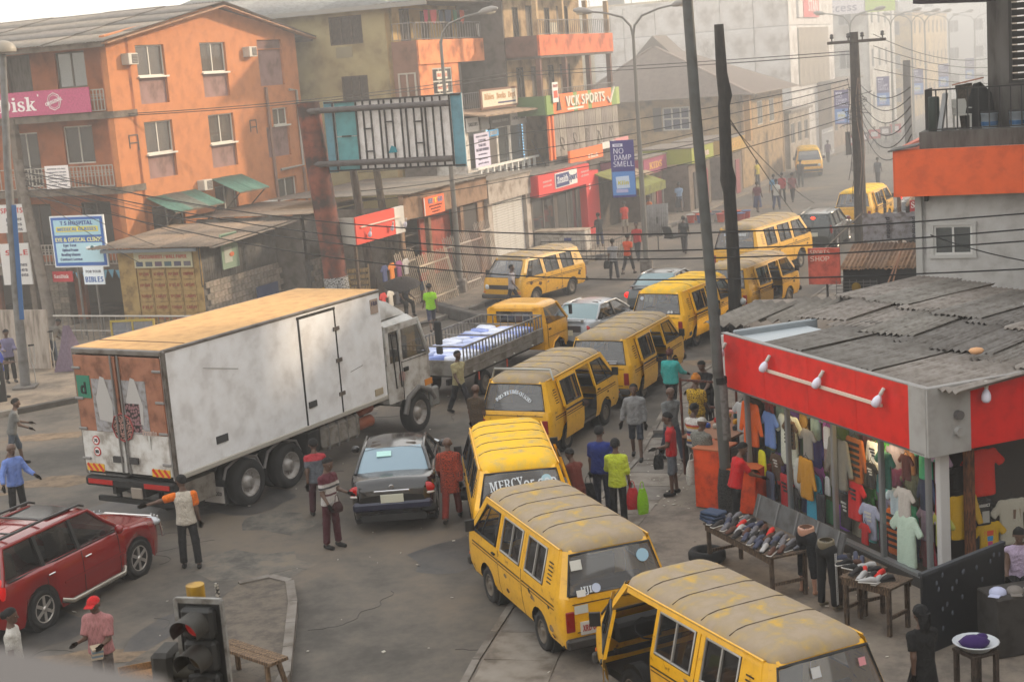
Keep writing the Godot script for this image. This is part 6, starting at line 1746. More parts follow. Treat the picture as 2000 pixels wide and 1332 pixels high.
		for w in [[.13, .57, .13, .57], [.67, 1.78, .67, 1.44]]:
			var mb := mk()
			mb.fq(V(sx * .99, 2.0, cz - w[0]), V(sx * .99, 2.8, cz - w[2]), V(sx * .99, 2.8, cz - w[3]), V(sx * .99, 2.0, cz - w[1]))
			part(t, "cab_window", mb.done(), gl)
		part(t, "door_line", mk().box(V(sx + sd * .012, 1.5, cz - .64), V(.01, 1.0, .015)).box(V(sx + sd * .012, 1.95, cz - 1.2), V(.01, .015, 1.1)).done(), blk)
		bx(t, "door_handle", V(sx + sd * .02, 1.75, cz - .8), V(.03, .1, .2), blk)
		part(t, "grab_rail", mk().tube([V(sx + sd * .05, 1.35, cz - .3), V(sx + sd * .05, 2.75, cz - .22)], .018, 6).tube([V(sx + sd * .05, 1.35, cz - .52), V(sx + sd * .05, 2.75, cz - .46)], .018, 6).done(), blk)
		part(t, "mirror", mk().cbox(V(sx + sd * .3, 2.45, cz - 1.95), V(.2, .62, .1), .03).cbox(V(sx + sd * .3, 2.0, cz - 1.95), V(.18, .2, .1), .03).bar(V(sx, 2.75, cz - 1.6), V(sx + sd * .3, 2.75, cz - 1.95), .03, .03).done(), mt(.2, .2, .2))
		bx(t, "reflector", V(sx + sd * .012, 1.22, cz - 1.75), V(.012, .16, .34), mt(.72, .45, .1))
		part(t, "step_panel", mk().cbox(V(sx * .97, .78, cz - 1.98), V(.14, .5, .4), .04).done(), mt(.42, .42, .41))
		part(t, "cab_badge", mk().cyl(V(sx, 1.6, cz - .62), V(sx + sd * .012, 1.6, cz - .62), .13, -1, 16).done(), mt(.6, .5, .48)) if sd > 0 else null
	bx(t, "cab_back", V(0, 2.0, cz - .02), V(2.38, 1.95, .05), cab)
	part(t, "cab_roof", mk().loft([PackedVector3Array([V(-1.2, 2.9, cz), V(-1.1, 3.04, cz), V(1.1, 3.04, cz), V(1.2, 2.9, cz)]), PackedVector3Array([V(-1.2, 2.92, cz - 1.2), V(-1.1, 3.08, cz - 1.2), V(1.1, 3.08, cz - 1.2), V(1.2, 2.92, cz - 1.2)]), PackedVector3Array([V(-1.2, 2.86, cz - 1.48), V(-1.1, 2.9, cz - 1.5), V(1.1, 2.9, cz - 1.5), V(1.2, 2.86, cz - 1.48)])], false, false).done(), cab)
	part(t, "cab_front", mk().fq(V(-1.17, 1.0, cz - 1.93), V(-1.17, 2.0, cz - 1.87), V(1.17, 2.0, cz - 1.87), V(1.17, 1.0, cz - 1.93)).done(), cab)
	part(t, "windscreen", mk().fq(V(-1.15, 2.02, cz - 1.86), V(-1.12, 2.86, cz - 1.5), V(1.12, 2.86, cz - 1.5), V(1.15, 2.02, cz - 1.86)).done(), gl)
	part(t, "wind_deflector", mk().loft([PackedVector3Array([V(-1.05, 3.1, cz - .1), V(-1.0, 3.62, cz - .1), V(1.0, 3.62, cz - .1), V(1.05, 3.1, cz - .1)]), PackedVector3Array([V(-1.05, 3.1, cz - .5), V(-1.0, 3.5, cz - .5), V(1.0, 3.5, cz - .5), V(1.05, 3.1, cz - .5)]), PackedVector3Array([V(-1.0, 3.08, cz - 1.25), V(-.9, 3.12, cz - 1.3), V(.9, 3.12, cz - 1.3), V(1.0, 3.08, cz - 1.25)])], false, false).done(), cab)
	part(t, "front_bumper", mk().cbox(V(0, .72, cz - 1.9), V(2.4, .5, .24), .06).done(), cab)
	for x: float in [-.45, .5]: part(t, "cab_seat", mk().cbox(V(x, 1.75, cz - .8), V(.5, .15, .5), .05).cbox(V(x, 2.15, cz - .5), V(.5, .7, .15), .05).done(), mt(.2, .18, .17))
	bx(t, "cab_floor", V(0, 1.3, cz - .95), V(2.3, .1, 1.8), blk)
func flatbed() -> void:
	var t := thing("flatbed_truck", "yellow-cab light truck with an aluminium slatted bed", "truck", V(-.34, 0, -44.2), deg_to_rad(-27.9))
	t.scale.y = .86
	var yel := paint(.87, .63, .03, .35, "oldpaint", .4)
	var alu := mt(.5, .49, .47, .5, "dirt", .5, .25)
	var blk := mt(.09, .085, .08, .8)
	var z0 := 4.1
	var z1 := -.8
	bx(t, "bed_floor", V(0, .95, (z0 + z1) / 2), V(2.0, .08, z0 - z1), blk)
	for sd: float in [-1.0, 1.0]:
		part(t, "drop_side", mk().cbox(V(sd * 1.02, 1.2, (z0 + z1) / 2), V(.05, .5, z0 - z1), .012).done(), alu)
		bx(t, "side_ridge", V(sd * 1.05, 1.2, (z0 + z1) / 2), V(.015, .03, z0 - z1 - .1), alu)
		bx(t, "rail", V(sd * 1.02, 1.88, (z0 + z1) / 2), V(.05, .05, z0 - z1), alu)
		var n := 26
		for i in n + 1: bx(t, "slat", V(sd * 1.02, 1.66, lerpf(z0 - .03, z1 + .03, float(i) / n)), V(.03, .42, .035), alu)
		for i in 4: part(t, "latch", mk().ball(V(sd * 1.055, 1.0, z0 - .5 - i * 1.2), V(.03, .03, .06), 7).done(), mt(.7, .69, .66, .4))
		wheel(t, V(sd * .82, .36, 2.75), .36, .22, sd, "steel")
		wheel(t, V(sd * .82, .36, -1.95), .36, .22, sd, "steel")
		bx(t, "side_marker", V(sd * 1.02, .78, 3.3), V(.03, .26, .05), mt(.66, .22, .1))
		bx(t, "side_marker", V(sd * 1.02, .78, 1.6), V(.03, .26, .05), mt(.66, .22, .1))
		bx(t, "chassis_rail", V(sd * .4, .7, .9), V(.09, .18, 6.2), blk)
	part(t, "tailboard", mk().cbox(V(0, 1.2, z0), V(2.05, .5, .05), .012).done(), alu)
	for z: float in [z0 - .05, 2.4, .7, z1 + .04]: bx(t, "cross_rail", V(0, 1.89, z), V(2.04, .045, .05), alu)
	for i in 8: bx(t, "headboard_slat", V(-.9 + i * .257, 1.55, z1), V(.03, .7, .03), alu)
	var cz := -1.0
	for sd: float in [-1.0, 1.0]:
		var sx := sd * .98
		var zs := [.0, .2]
		for i in 11: zs.append(.95 - .45 * cos(PI * i / 10.0))
		for k: float in [1.6, 1.75]: zs.append(k)
		zs.sort()
		var rings := []
		for z: float in zs:
			var yb := .55
			if absf(z - .95) < .45: yb = maxf(.55, .42 + sqrt(.45 * .45 - (z - .95) * (z - .95)))
			var ring := PackedVector3Array()
			for k in 4: ring.append(V(sx * [.98, 1.0, 1.0, .97][k] * (1.0 if z < 1.7 else .95), lerpf(yb, 1.45, k / 3.0), cz - z))
			rings.append(ring)
		part(t, "cab_side", mk().loft(rings, false, false).done(), yel)
		part(t, "cab_arch", mk().tube([V(sx * 1.01, .5, cz - .48), V(sx * 1.01, .75, cz - .6), V(sx * 1.01, .9, cz - .95), V(sx * 1.01, .75, cz - 1.3), V(sx * 1.01, .5, cz - 1.42)], .03, 6).done(), yel)
		var mb := mk()
		mb.bar(V(sx * .97, 1.42, cz - .1), V(sx * .86, 2.1, cz - .1), .06, .24).bar(V(sx * .96, 1.42, cz - 1.72), V(sx * .86, 2.1, cz - 1.2), .06, .07)
		part(t, "cab_pillar", mb.done(), yel)
		var g := mk()
		g.fq(V(sx * .955, 1.46, cz - .24), V(sx * .86, 2.06, cz - .24), V(sx * .86, 2.06, cz - 1.16), V(sx * .955, 1.46, cz - 1.62))
		part(t, "cab_window", g.done(), glass(.2, .2, .2, .4))
		bx(t, "door_handle", V(sx * 1.01, 1.28, cz - .38), V(.03, .05, .14), blk)
		part(t, "door_line", mk().box(V(sx * 1.004, 1.05, cz - .24), V(.01, .8, .012)).box(V(sx * 1.004, 1.0, cz - .85), V(.01, .012, 1.2)).done(), blk)
		part(t, "mirror", mk().cbox(V(sx * 1.18, 1.75, cz - 1.55), V(.12, .36, .05), .02).bar(V(sx * .93, 1.9, cz - 1.4), V(sx * 1.18, 1.9, cz - 1.55), .02, .02).done(), blk)
	part(t, "cab_back", mk().box(V(0, 1.08, cz - .02), V(1.94, .95, .05)).box(V(0, 2.05, cz - .02), V(1.7, .16, .05)).box(V(-.78, 1.72, cz - .02), V(.3, .7, .05)).box(V(.78, 1.72, cz - .02), V(.3, .7, .05)).done(), yel)
	part(t, "rear_window", mk().box(V(0, 1.76, cz - .02), V(1.26, .44, .01)).done(), glass(.2, .2, .2, .45))
	var rr := []
	for lv in [[2.06, 1.0], [2.14, .97], [2.2, .86], [2.23, .6], [2.24, .2]]:
		var ring := PackedVector3Array()
		for i in 28:
			var a := TAU * i / 28
			ring.append(V(signf(cos(a)) * pow(absf(cos(a)), .3) * .88 * lv[1], lv[0], cz - .65 + signf(sin(a)) * pow(absf(sin(a)), .3) * .68 * (1 - (1 - lv[1]) * .5)))
		rr.append(ring)
	part(t, "cab_roof", mk().loft(rr).done(), yel)
	part(t, "cab_front", mk().fq(V(-.93, .55, cz - 1.78), V(-.93, 1.45, cz - 1.74), V(.93, 1.45, cz - 1.74), V(.93, .55, cz - 1.78)).done(), yel)
	part(t, "windscreen", mk().fq(V(-.92, 1.46, cz - 1.72), V(-.8, 2.08, cz - 1.22), V(.8, 2.08, cz - 1.22), V(.92, 1.46, cz - 1.72)).done(), glass(.2, .2, .2, .4))
	for x: float in [-.4, .4]: part(t, "cab_seat", mk().cbox(V(x, 1.2, cz - .6), V(.5, .14, .5), .05).cbox(V(x, 1.55, cz - .3), V(.5, .6, .12), .05).done(), mt(.2, .18, .17))
	bx(t, "cab_floor", V(0, .75, cz - .9), V(1.8, .08, 1.6), blk)
	var bags := [mt(.84, .86, .92, .35), mt(.55, .62, .86, .35), mt(.74, .78, .9, .35)]
	var meshes := []
	for k in 4:
		var mb := mk()
		var rings := []
		for lv in [[-.09, .95], [-.05, 1.0], [.03, 1.0], [.05, .93], [.058, .5]]:
			var ring := PackedVector3Array()
			for i in 12:
				var a := TAU * i / 12
				ring.append(V(signf(cos(a)) * pow(absf(cos(a)), .5) * .3 * lv[1] * rng.randf_range(.92, 1.04), lv[0] + rng.randf_range(-.012, .012), signf(sin(a)) * pow(absf(sin(a)), .5) * .2 * lv[1] * rng.randf_range(.92, 1.04)))
			rings.append(ring)
		mb.loft(rings)
		meshes.append(mb.done())
	for i in 11:
		for j in 3:
			var lab := "plump blue and white sachet bag in the flatbed's load"
			var p := t.to_global(V(-.63 + j * .63 + rng.randf_range(-.03, .03), 1.42 + rng.randf_range(0, .05) + .012 * i * (1 if i < 6 else .5), 3.85 - i * .42))
			single("sachet_bag", lab, "bag", meshes[rng.randi() % 4], bags[rng.randi() % 3], p, V(rng.randf_range(-.12, .12), t.rotation.y + rng.randf_range(-.15, .15), rng.randf_range(-.12, .12)), "sachet bags on the flatbed")
	var un := single("sachet_underlayer", "packed lower layer of blue and white sachet bags filling the flatbed", "bags", mk().cbox(V(0, 1.16, 1.65), V(1.92, .34, 4.7), .05).done(), mt(.5, .55, .76, .5, "dirt", 2.0), t.position, t.rotation)
	un.set_meta("kind", "stuff")
	un.scale = t.scale
	for c in t.get_children():
		if String(c.name).begins_with("wheel"):
			c.scale.y = 1.0 / .86
			c.position.y = .36 / .86
class PM:
	var v := PackedVector3Array()
	var n := PackedVector3Array()
	var c := PackedColorArray()
	var ix := PackedInt32Array()
	func field(bones: Array, cell: float, k: float, col: Color, floor_y := -9.0) -> void:
		var lo := Vector3.ONE * 99.0
		var hi := -lo
		for b in bones:
			var rr: float = maxf(b[2], b[3]) + cell * 2.0
			for e in 2:
				lo = lo.min((b[e] as Vector3) - Vector3.ONE * rr)
				hi = hi.max((b[e] as Vector3) + Vector3.ONE * rr)
		var nx := int((hi.x - lo.x) / cell) + 2
		var ny := int((hi.y - lo.y) / cell) + 2
		var nz := int((hi.z - lo.z) / cell) + 2
		var sy := nx
		var sz := nx * ny
		var f := PackedFloat32Array()
		f.resize(nx * ny * nz)
		f.fill(1.0)
		for b in bones:
			var a: Vector3 = b[0]
			var ab: Vector3 = (b[1] as Vector3) - a
			var l2 := maxf(ab.length_squared(), 1e-8)
			var ln := sqrt(l2)
			var ra: float = b[2]
			var rb: float = b[3]
			var cut: bool = b.size() > 4
			var m := maxf(ra, rb) + k + cell * 1.5
			var p0 := (a.min(b[1]) - Vector3.ONE * m - lo) / cell
			var p1 := (a.max(b[1]) + Vector3.ONE * m - lo) / cell
			for z in range(maxi(0, int(p0.z)), mini(nz, int(p1.z) + 2)):
				for y in range(maxi(0, int(p0.y)), mini(ny, int(p1.y) + 2)):
					var i := maxi(0, int(p0.x)) + y * sy + z * sz
					var q := lo + Vector3(maxi(0, int(p0.x)), y, z) * cell - a
					for x in range(maxi(0, int(p0.x)), mini(nx, int(p1.x) + 2)):
						var t := q.dot(ab) / l2
						var tc := clampf(t, .0, 1.0)
						var d := (q - ab * tc).length() - lerpf(ra, rb, tc)
						if cut and t > 1.0: d = maxf((q - ab * t).length() - rb, (t - 1.0) * ln)
						var g := f[i]
						var h := maxf(k - absf(g - d), .0)
						f[i] = minf(g, d) - h * h / (4.0 * k)
						i += 1
						q.x += cell
		if floor_y > -8.0:
			for y in ny:
				var d := floor_y - (lo.y + y * cell)
				if d > -cell * 2.0:
					for z in nz:
						for x in nx:
							var i := x + y * sy + z * sz
							f[i] = maxf(f[i], d)
		var cells := PackedInt32Array()
		cells.resize(f.size())
		cells.fill(-1)
		var base := v.size()
		var offs := [0, 1, sy, sy + 1, sz, sz + 1, sz + sy, sz + sy + 1]
		var lim := cell * 1.9
		for z in nz - 1:
			for y in ny - 1:
				var i := y * sy + z * sz - 1
				for x in nx - 1:
					i += 1
					var g0 := f[i]
					if g0 > lim or g0 < -lim: continue
					var neg := 0
					for o: int in offs:
						if f[i + o] < .0: neg += 1
					if neg == 0 or neg == 8: continue
					var s := Z0
					var cnt := 0
					for e in 12:
						var c0: int
						var c1: int
						if e < 4: c0 = e * 2; c1 = c0 + 1
						elif e < 8: c0 = (e & 1) + (e & 2) * 2; c1 = c0 + 2
						else: c0 = e - 8; c1 = c0 + 4
						var u := f[i + offs[c0]]
						var w := f[i + offs[c1]]
						if (u < .0) != (w < .0):
							var t := u / (u - w)
							var A := Vector3(c0 & 1, (c0 >> 1) & 1, c0 >> 2)
							s += A.lerp(Vector3(c1 & 1, (c1 >> 1) & 1, c1 >> 2), t)
							cnt += 1
					cells[i] = v.size()
					v.append(lo + (Vector3(x, y, z) + s / cnt) * cell)
					c.append(col)
		n.resize(v.size())
		var i0 := ix.size()
		for z in range(1, nz - 1):
			for y in range(1, ny - 1):
				for x in range(1, nx - 1):
					var i := x + y * sy + z * sz
					var g := f[i]
					if g > lim or g < -lim: continue
					for ax in 3:
						var st := 1 if ax == 0 else (sy if ax == 1 else sz)
						if (g < .0) == (f[i + st] < .0): continue
						var u := sy if ax == 0 else (sz if ax == 1 else 1)
						var w := sz if ax == 0 else (1 if ax == 1 else sy)
						var A := cells[i]; var B := cells[i - u]; var C := cells[i - u - w]; var D := cells[i - w]
						if A < 0 or B < 0 or C < 0 or D < 0: continue
						if g < .0: ix.append_array([A, C, B, A, D, C])
						else: ix.append_array([A, B, C, A, C, D])
		for j in range(i0, ix.size(), 3):
			var nn := (v[ix[j + 2]] - v[ix[j]]).cross(v[ix[j + 1]] - v[ix[j]])
			for e in 3: n[ix[j + e]] += nn
		for j in range(base, v.size()): n[j] = n[j].normalized()
	func blob(p: Vector3, r: Vector3, col: Color) -> void:
		var b := v.size()
		for i in 5:
			for j in 8:
				var a := -PI / 2 + PI * i / 4.0
				var t := TAU * j / 8.0
				var d := Vector3(cos(a) * cos(t), sin(a), cos(a) * sin(t))
				v.append(p + d * r); n.append(d); c.append(col)
		for i in 4:
			for j in 8:
				var k := (j + 1) % 8
				ix.append_array([b + i * 8 + j, b + i * 8 + k, b + i * 8 + 8 + k, b + i * 8 + j, b + i * 8 + 8 + k, b + i * 8 + 8 + j])
	func limb(pts: Array, rs: Array, col: Color) -> void:
		var b := v.size()
		for i in pts.size():
			var t: Vector3 = ((pts[mini(i + 1, pts.size() - 1)] as Vector3) - (pts[maxi(i - 1, 0)] as Vector3)).normalized()
			var x := t.cross(Vector3.FORWARD if absf(t.z) < .9 else Vector3.UP).normalized()
			var y := t.cross(x)
			for j in 6:
				var a := TAU * j / 6.0
				var d := x * cos(a) + y * sin(a)
				v.append((pts[i] as Vector3) + d * rs[i]); n.append(d); c.append(col)
		for i in pts.size() - 1:
			for j in 6:
				var k := (j + 1) % 6
				ix.append_array([b + i * 6 + j, b + i * 6 + k, b + i * 6 + 6 + k, b + i * 6 + j, b + i * 6 + 6 + k, b + i * 6 + 6 + j])
	func done() -> ArrayMesh:
		var ar := []
		ar.resize(Mesh.ARRAY_MAX)
		ar[Mesh.ARRAY_VERTEX] = v
		ar[Mesh.ARRAY_NORMAL] = n
		ar[Mesh.ARRAY_COLOR] = c
		ar[Mesh.ARRAY_INDEX] = ix
		var m := ArrayMesh.new()
		m.add_surface_from_arrays(Mesh.PRIMITIVE_TRIANGLES, ar)
		return m
const WALK := {"legs": [[.42, .12, .03], [-.3, .25, .03]], "arms": [[-.35, .12, .25], [.35, .12, .35]], "lean": .04}
const WALK2 := {"legs": [[-.32, .3, .03], [.4, .1, .03]], "arms": [[.35, .14, .4], [-.3, .14, .2]], "lean": .05}
const STAND := {"legs": [[.03, .03, .05], [-.03, .02, .06]], "arms": [[.04, .12, .15], [.0, .13, .2]]}
const LOOK := {"legs": [[.05, .04, .05], [-.06, .03, .06]], "arms": [[.25, .12, 1.1], [.1, .14, .6]], "nod": .25}
const HOLD := {"legs": [[.03, .03, .06], [-.04, .02, .06]], "arms": [[.3, .1, 1.2], [.35, .1, 1.25]], "nod": .3}
const POINT := {"legs": [[.08, .05, .08], [-.1, .05, .1]], "arms": [[.15, 1.38, .1], [.02, .15, .2]], "turn": .6}
const BENT := {"legs": [[.25, .25, .06], [.1, .15, .06]], "arms": [[.6, .1, .4], [.5, .12, .5]], "lean": .75, "nod": .5}
const SIT := {"legs": [[1.35, 1.4, .1], [1.3, 1.35, .12]], "arms": [[.3, .12, .9], [.35, .12, .8]], "nod": .3}
const LEANF := {"legs": [[.1, .1, .06], [-.12, .1, .06]], "arms": [[.7, .15, .5], [.6, .15, .6]], "lean": .22, "nod": .25}
var skin_mat: StandardMaterial3D
func cloth(r: float, g: float, b: float, kind := "grain") -> Material:
	var m: StandardMaterial3D = mt(r, g, b, .96, kind, 1.6 if kind == "grain" else 3.0)
	if not texs.has("folds"):
		var t := NoiseTexture2D.new()
		t.seamless = true
		t.as_normal_map = true
		t.bump_strength = 12.0
		t.noise = FastNoiseLite.new()
		t.noise.frequency = .012
		t.noise.fractal_octaves = 3
		texs["folds"] = t
	m.normal_enabled = true
	m.normal_texture = texs["folds"]
	m.normal_scale = 1.6
	return m
func person(label: String, at: Vector3, yaw: float, pose: Dictionary, o: Dictionary) -> Node3D:
	var t := thing("person", label, "person", at, yaw)
	if not skin_mat:
		skin_mat = StandardMaterial3D.new()
		skin_mat.vertex_color_use_as_albedo = true
		skin_mat.roughness = .6
	var near := at.z > -41.0
	var cs := .02 if near else .032
	var tone: float = o.get("tone", 1.0)
	var skin := Color(.085, .044, .028) * tone
	var s: float = o.get("h", 1.72) / 1.72
	var lean: float = pose.get("lean", .0)
	var up := V(0, cos(lean), -sin(lean))
	var P := V(0, .93, .06 * lean)
	var fat: float = o.get("fat", .0)
	var legs := []
	var low := 9.0
	for i in 2:
		var sd := -1.0 if i == 0 else 1.0
		var g: Array = pose.legs[i]
		var hip := P + V(sd * .085, -.02, 0)
		var kn := hip + V(sd * sin(g[2]), -cos(g[0]), -sin(g[0])).normalized() * .43
		var an := kn + V(sd * sin(g[2]) * .4, -cos(g[0] - g[1]), -sin(g[0] - g[1])).normalized() * .42
		legs.append([hip, kn, an])
		low = minf(low, an.y)
	var dy := V(0, .085 - low, 0)
	P += dy
	for L in legs:
		for k in 3: L[k] += dy
	var ch := P + up * .36
	var nk := P + up * .5
	var nod: float = pose.get("nod", .0)
	var turn: float = pose.get("turn", .0)
	var hb := Basis(Vector3.UP, turn) * Basis(Vector3.RIGHT, -nod - lean * .5)
	var hd := nk + up * .08 + hb * V(0, .11, -.015)
	var arms := []
	for i in 2:
		var sd := -1.0 if i == 0 else 1.0
		var g: Array = pose.arms[i]
		var sh := P + up * .425 + V(sd * (.165 + fat * .5), 0, 0)
		var f2: float = g[0] + g[2]
		var o2: float = g[1] * (.6 if g[1] < 1.0 else 1.0)
		var el := sh + V(sd * sin(g[1]), -cos(g[1]) * cos(g[0]), -cos(g[1]) * sin(g[0])) * .28
		var fd := V(sd * sin(o2), -cos(o2) * cos(f2), -cos(o2) * sin(f2))
		arms.append([sh, el, el + fd * .25, fd, sd])
	var pm := PM.new()
	var B := []
	for sd: float in [-1.0, 1.0]:
		B.append([P + V(sd * .06, 0, 0), ch + V(sd * .06, 0, 0), .095 + fat, .1 + fat])
	B.append([arms[0][0], arms[1][0], .045, .045])
	B.append([ch, nk + up * .08, .09, .052])
	for L in legs:
		B.append([L[0], L[1], .085 + fat * .5, .055]); B.append([L[1], L[2], .054, .036])
		B.append([L[2] + V(0, -.04, .03), L[2] + V(0, -.055, -.14), .034, .03])
	for A in arms:
		B.append([nk + up * .01, A[0], .05, .045])
		B.append([A[0], A[1], .05 + fat * .3, .04]); B.append([A[1], A[2], .039, .027])
		if not near: B.append([A[2], A[2] + A[3] * .14, .03, .022])
	pm.field(B, cs, .03, skin, .012)
	var H := [[hd + hb * V(0, .03, .015), hd + hb * V(0, .035, -.02), .088, .086], [hd + hb * V(0, -.05, -.035), hd + hb * V(0, -.075, -.055), .06, .042], [hd + hb * V(0, .01, -.095), hd + hb * V(0, -.022, -.112), .012, .02], [nk, hd, .05, .05]]
	for sd: float in [-1.0, 1.0]: H.append([hd + hb * V(sd * .088, .015, .012), hd + hb * V(sd * .092, -.02, .005), .018, .013])
	pm.field(H, .013 if near else .024, .02, skin)
	if near:
		for sd: float in [-1.0, 1.0]:
			pm.blob(hd + hb * V(sd * .033, .008, -.086), V(.014, .008, .008), Color(.55, .52, .48))
			pm.blob(hd + hb * V(sd * .033, .008, -.092), V(.006, .007, .005), Color(.01, .008, .006))
			pm.blob(hd + hb * V(sd * .035, .028, -.088), V(.02, .004, .006), Color(.01, .008, .006))
		pm.blob(hd + hb * V(0, -.058, -.092), V(.024, .007, .008), skin * .65)
		for A in arms:
			var d: Vector3 = A[3]
			var sd: float = A[4]
			var side := d.cross(V(0, 0, -1) if absf(d.z) < .8 else V(0, -1, 0)).normalized() * sd
			var nrm := d.cross(side).normalized()
			pm.limb([A[2] - d * .03, A[2] + d * .03, A[2] + d * .075, A[2] + d * .095], [.026, .036, .04, .02], skin)
			for fi in 4:
				var r0: Vector3 = A[2] + d * .085 + side * (-.027 + fi * .018)
				var fl: float = [.052, .072, .078, .066][fi]
				pm.limb([r0, r0 + d * fl * .5, r0 + d * fl * .85 + nrm * -.012 * sd, r0 + d * fl + nrm * -.022 * sd], [.0098, .0092, .008, .004], skin)
			var t0: Vector3 = A[2] + d * .03 + side * .03
			pm.limb([t0, t0 + d * .03 + side * .022, t0 + d * .062 + side * .03], [.013, .0105, .005], skin)
	part(t, "body", pm.done(), skin_mat)
	if o.has("top"):
		var q := PM.new()
		var G := []
		var e: float = .014 + o.get("loose", .0)
		var hem: float = o.get("hem", .1)
		for sd: float in [-1.0, 1.0]:
			var wa := P + up * .14 + V(sd * .052, 0, 0)
			G.append([ch + V(sd * .066, 0, 0), wa, .1 + fat + e, .092 + fat + e])
			G.append([wa, P - up * hem + V(sd * .074, 0, 0), .092 + fat + e, .106 + fat + e, 1])
		G.append([arms[0][0], arms[1][0], .045 + e, .045 + e])
		G.append([ch, nk + up * .03, .09 + e, .06, 1])
		var sl: float = o.get("sleeve", .6)
		for A in arms:
			G.append([nk - up * .02, A[0], .05 + e, .046 + e])
			if sl <= .0: continue
			G.append([A[0], (A[0] as Vector3).lerp(A[1], minf(sl, 1.0)), .052 + e + fat * .3, .05 + e, 1])
			if sl > 1.0: G.append([A[1], (A[1] as Vector3).lerp(A[2], sl - 1.0), .05 + e, .036 + e * .8, 1])
		q.field(G, cs, .03, Color.WHITE)
		if o.has("bands"):
			for i in q.v.size():
				for b in o.bands:
					if q.v[i].y > b[0]: q.c[i] = Color(b[1], b[2], b[3])
		part(t, "shirt", q.done(), band_mat() if o.has("bands") else o.top)
	if o.has("bottom"):
		var q := PM.new()
		var G := [[P + V(-.05, .03, 0), P + V(.05, .03, 0), .094 + fat, .094 + fat], [P + V(-.065, -.06, 0), P + V(.065, -.06, 0), .1 + fat, .1 + fat]]
		var cut: float = o.get("cut", 2.0)
		if o.get("skirt", false):
			for sd: float in [-1.0, 1.0]: G.append([P + V(sd * .07, 0, 0), P + V(sd * .1, -.38 * cut, 0), .115, .15, 1])
		else:
			for L in legs:
				G.append([L[0], (L[0] as Vector3).lerp(L[1], minf(cut, 1.0)), .09 + fat * .5, .072 if cut > 1.0 else .088, 1])
				if cut > 1.0: G.append([L[1], (L[1] as Vector3).lerp(L[2], minf(cut - 1.0, .93)), .074, .068, 1])
		q.field(G, cs, .03, Color.WHITE)
		part(t, "skirt" if o.get("skirt", false) else ("trousers" if cut > 1.3 else "shorts"), q.done(), o.bottom)
	for L in legs:
		var q := PM.new()
		q.field([[L[2] + V(0, -.03, .035), L[2] + V(0, -.05, -.15), .047, .042]], .022 if near else .03, .02, Color.WHITE, .0)
		part(t, "shoe", q.done(), o.get("shoes", cloth(.1, .09, .08)))
	var hm: Material = o.get("hair_m", mt(.035, .03, .03, .95, "grain", 4.0))
	var kind: String = o.get("hair", "short")
	var C := hd + hb * V(0, .045, .008)
	if kind == "short":
		part(t, "hair", mk().ball(C + hb * V(0, .002, .004), V(.097, .092, .112), 14, -.1, 1.0, hb * Basis(Vector3.RIGHT, .5)).done(), hm)
	elif kind == "cap":
		part(t, "cap", mk().ball(C, V(.1, .095, .112), 14, .1, 1.0, hb).cbox(C + hb * V(0, .015, -.14), V(.15, .014, .1), .006, hb).done(), hm)
	elif kind == "wrap":
		part(t, "head_wrap", mk().ball(C + hb * V(0, .03, .03), V(.115, .12, .13), 12, -.3, 1.0, hb).ball(C + hb * V(0, .12, .06), V(.07, .05, .07), 9).done(), hm)
	elif kind == "bun":
		part(t, "hair", mk().ball(C, V(.1, .095, .115), 12, -.2, 1.0, hb * Basis(Vector3.RIGHT, .5)).ball(C + hb * V(0, -.02, .1), V(.06, .07, .05), 9).done(), hm)
	elif kind == "long":
		part(t, "hair", mk().ball(C, V(.105, .1, .12), 12, -.2, 1.0, hb * Basis(Vector3.RIGHT, .55)).tube([C + hb * V(0, .0, .07), C + hb * V(0, -.14, .09), C + hb * V(0, -.26, .07)], [.09, .085, .05], 8).done(), hm)
	t.scale = Vector3.ONE * s
	return t
func band_mat() -> Material:
	var m: StandardMaterial3D = cloth(.99, .99, .99).duplicate()
	m.vertex_color_use_as_albedo = true
	return m
func bag(n: String, label: String, m: Material, at: Vector3, w: float, h: float, yaw := .0) -> void:
	var b := thing(n, label, "bag", at, yaw)
	part(b, "sack", mk().loft([rect(w * .3, .02, 0), rect(w * .45, .05, -h * .3), rect(w * .5, .07, -h * .7), rect(w * .44, .05, -h)]).done(), m)
	part(b, "handle", mk().tube([V(-w * .22, -.01, 0), V(-w * .12, .12, 0), V(0, .15, 0), V(w * .12, .12, 0), V(w * .22, -.01, 0)], .008, 5).done(), m)
func rect(x: float, z: float, y: float) -> PackedVector3Array:
	var r := PackedVector3Array()
	for i in 10:
		var a := TAU * i / 10
		r.append(V(signf(cos(a)) * pow(absf(cos(a)), .6) * x, y, signf(sin(a)) * pow(absf(sin(a)), .6) * z))
	return r
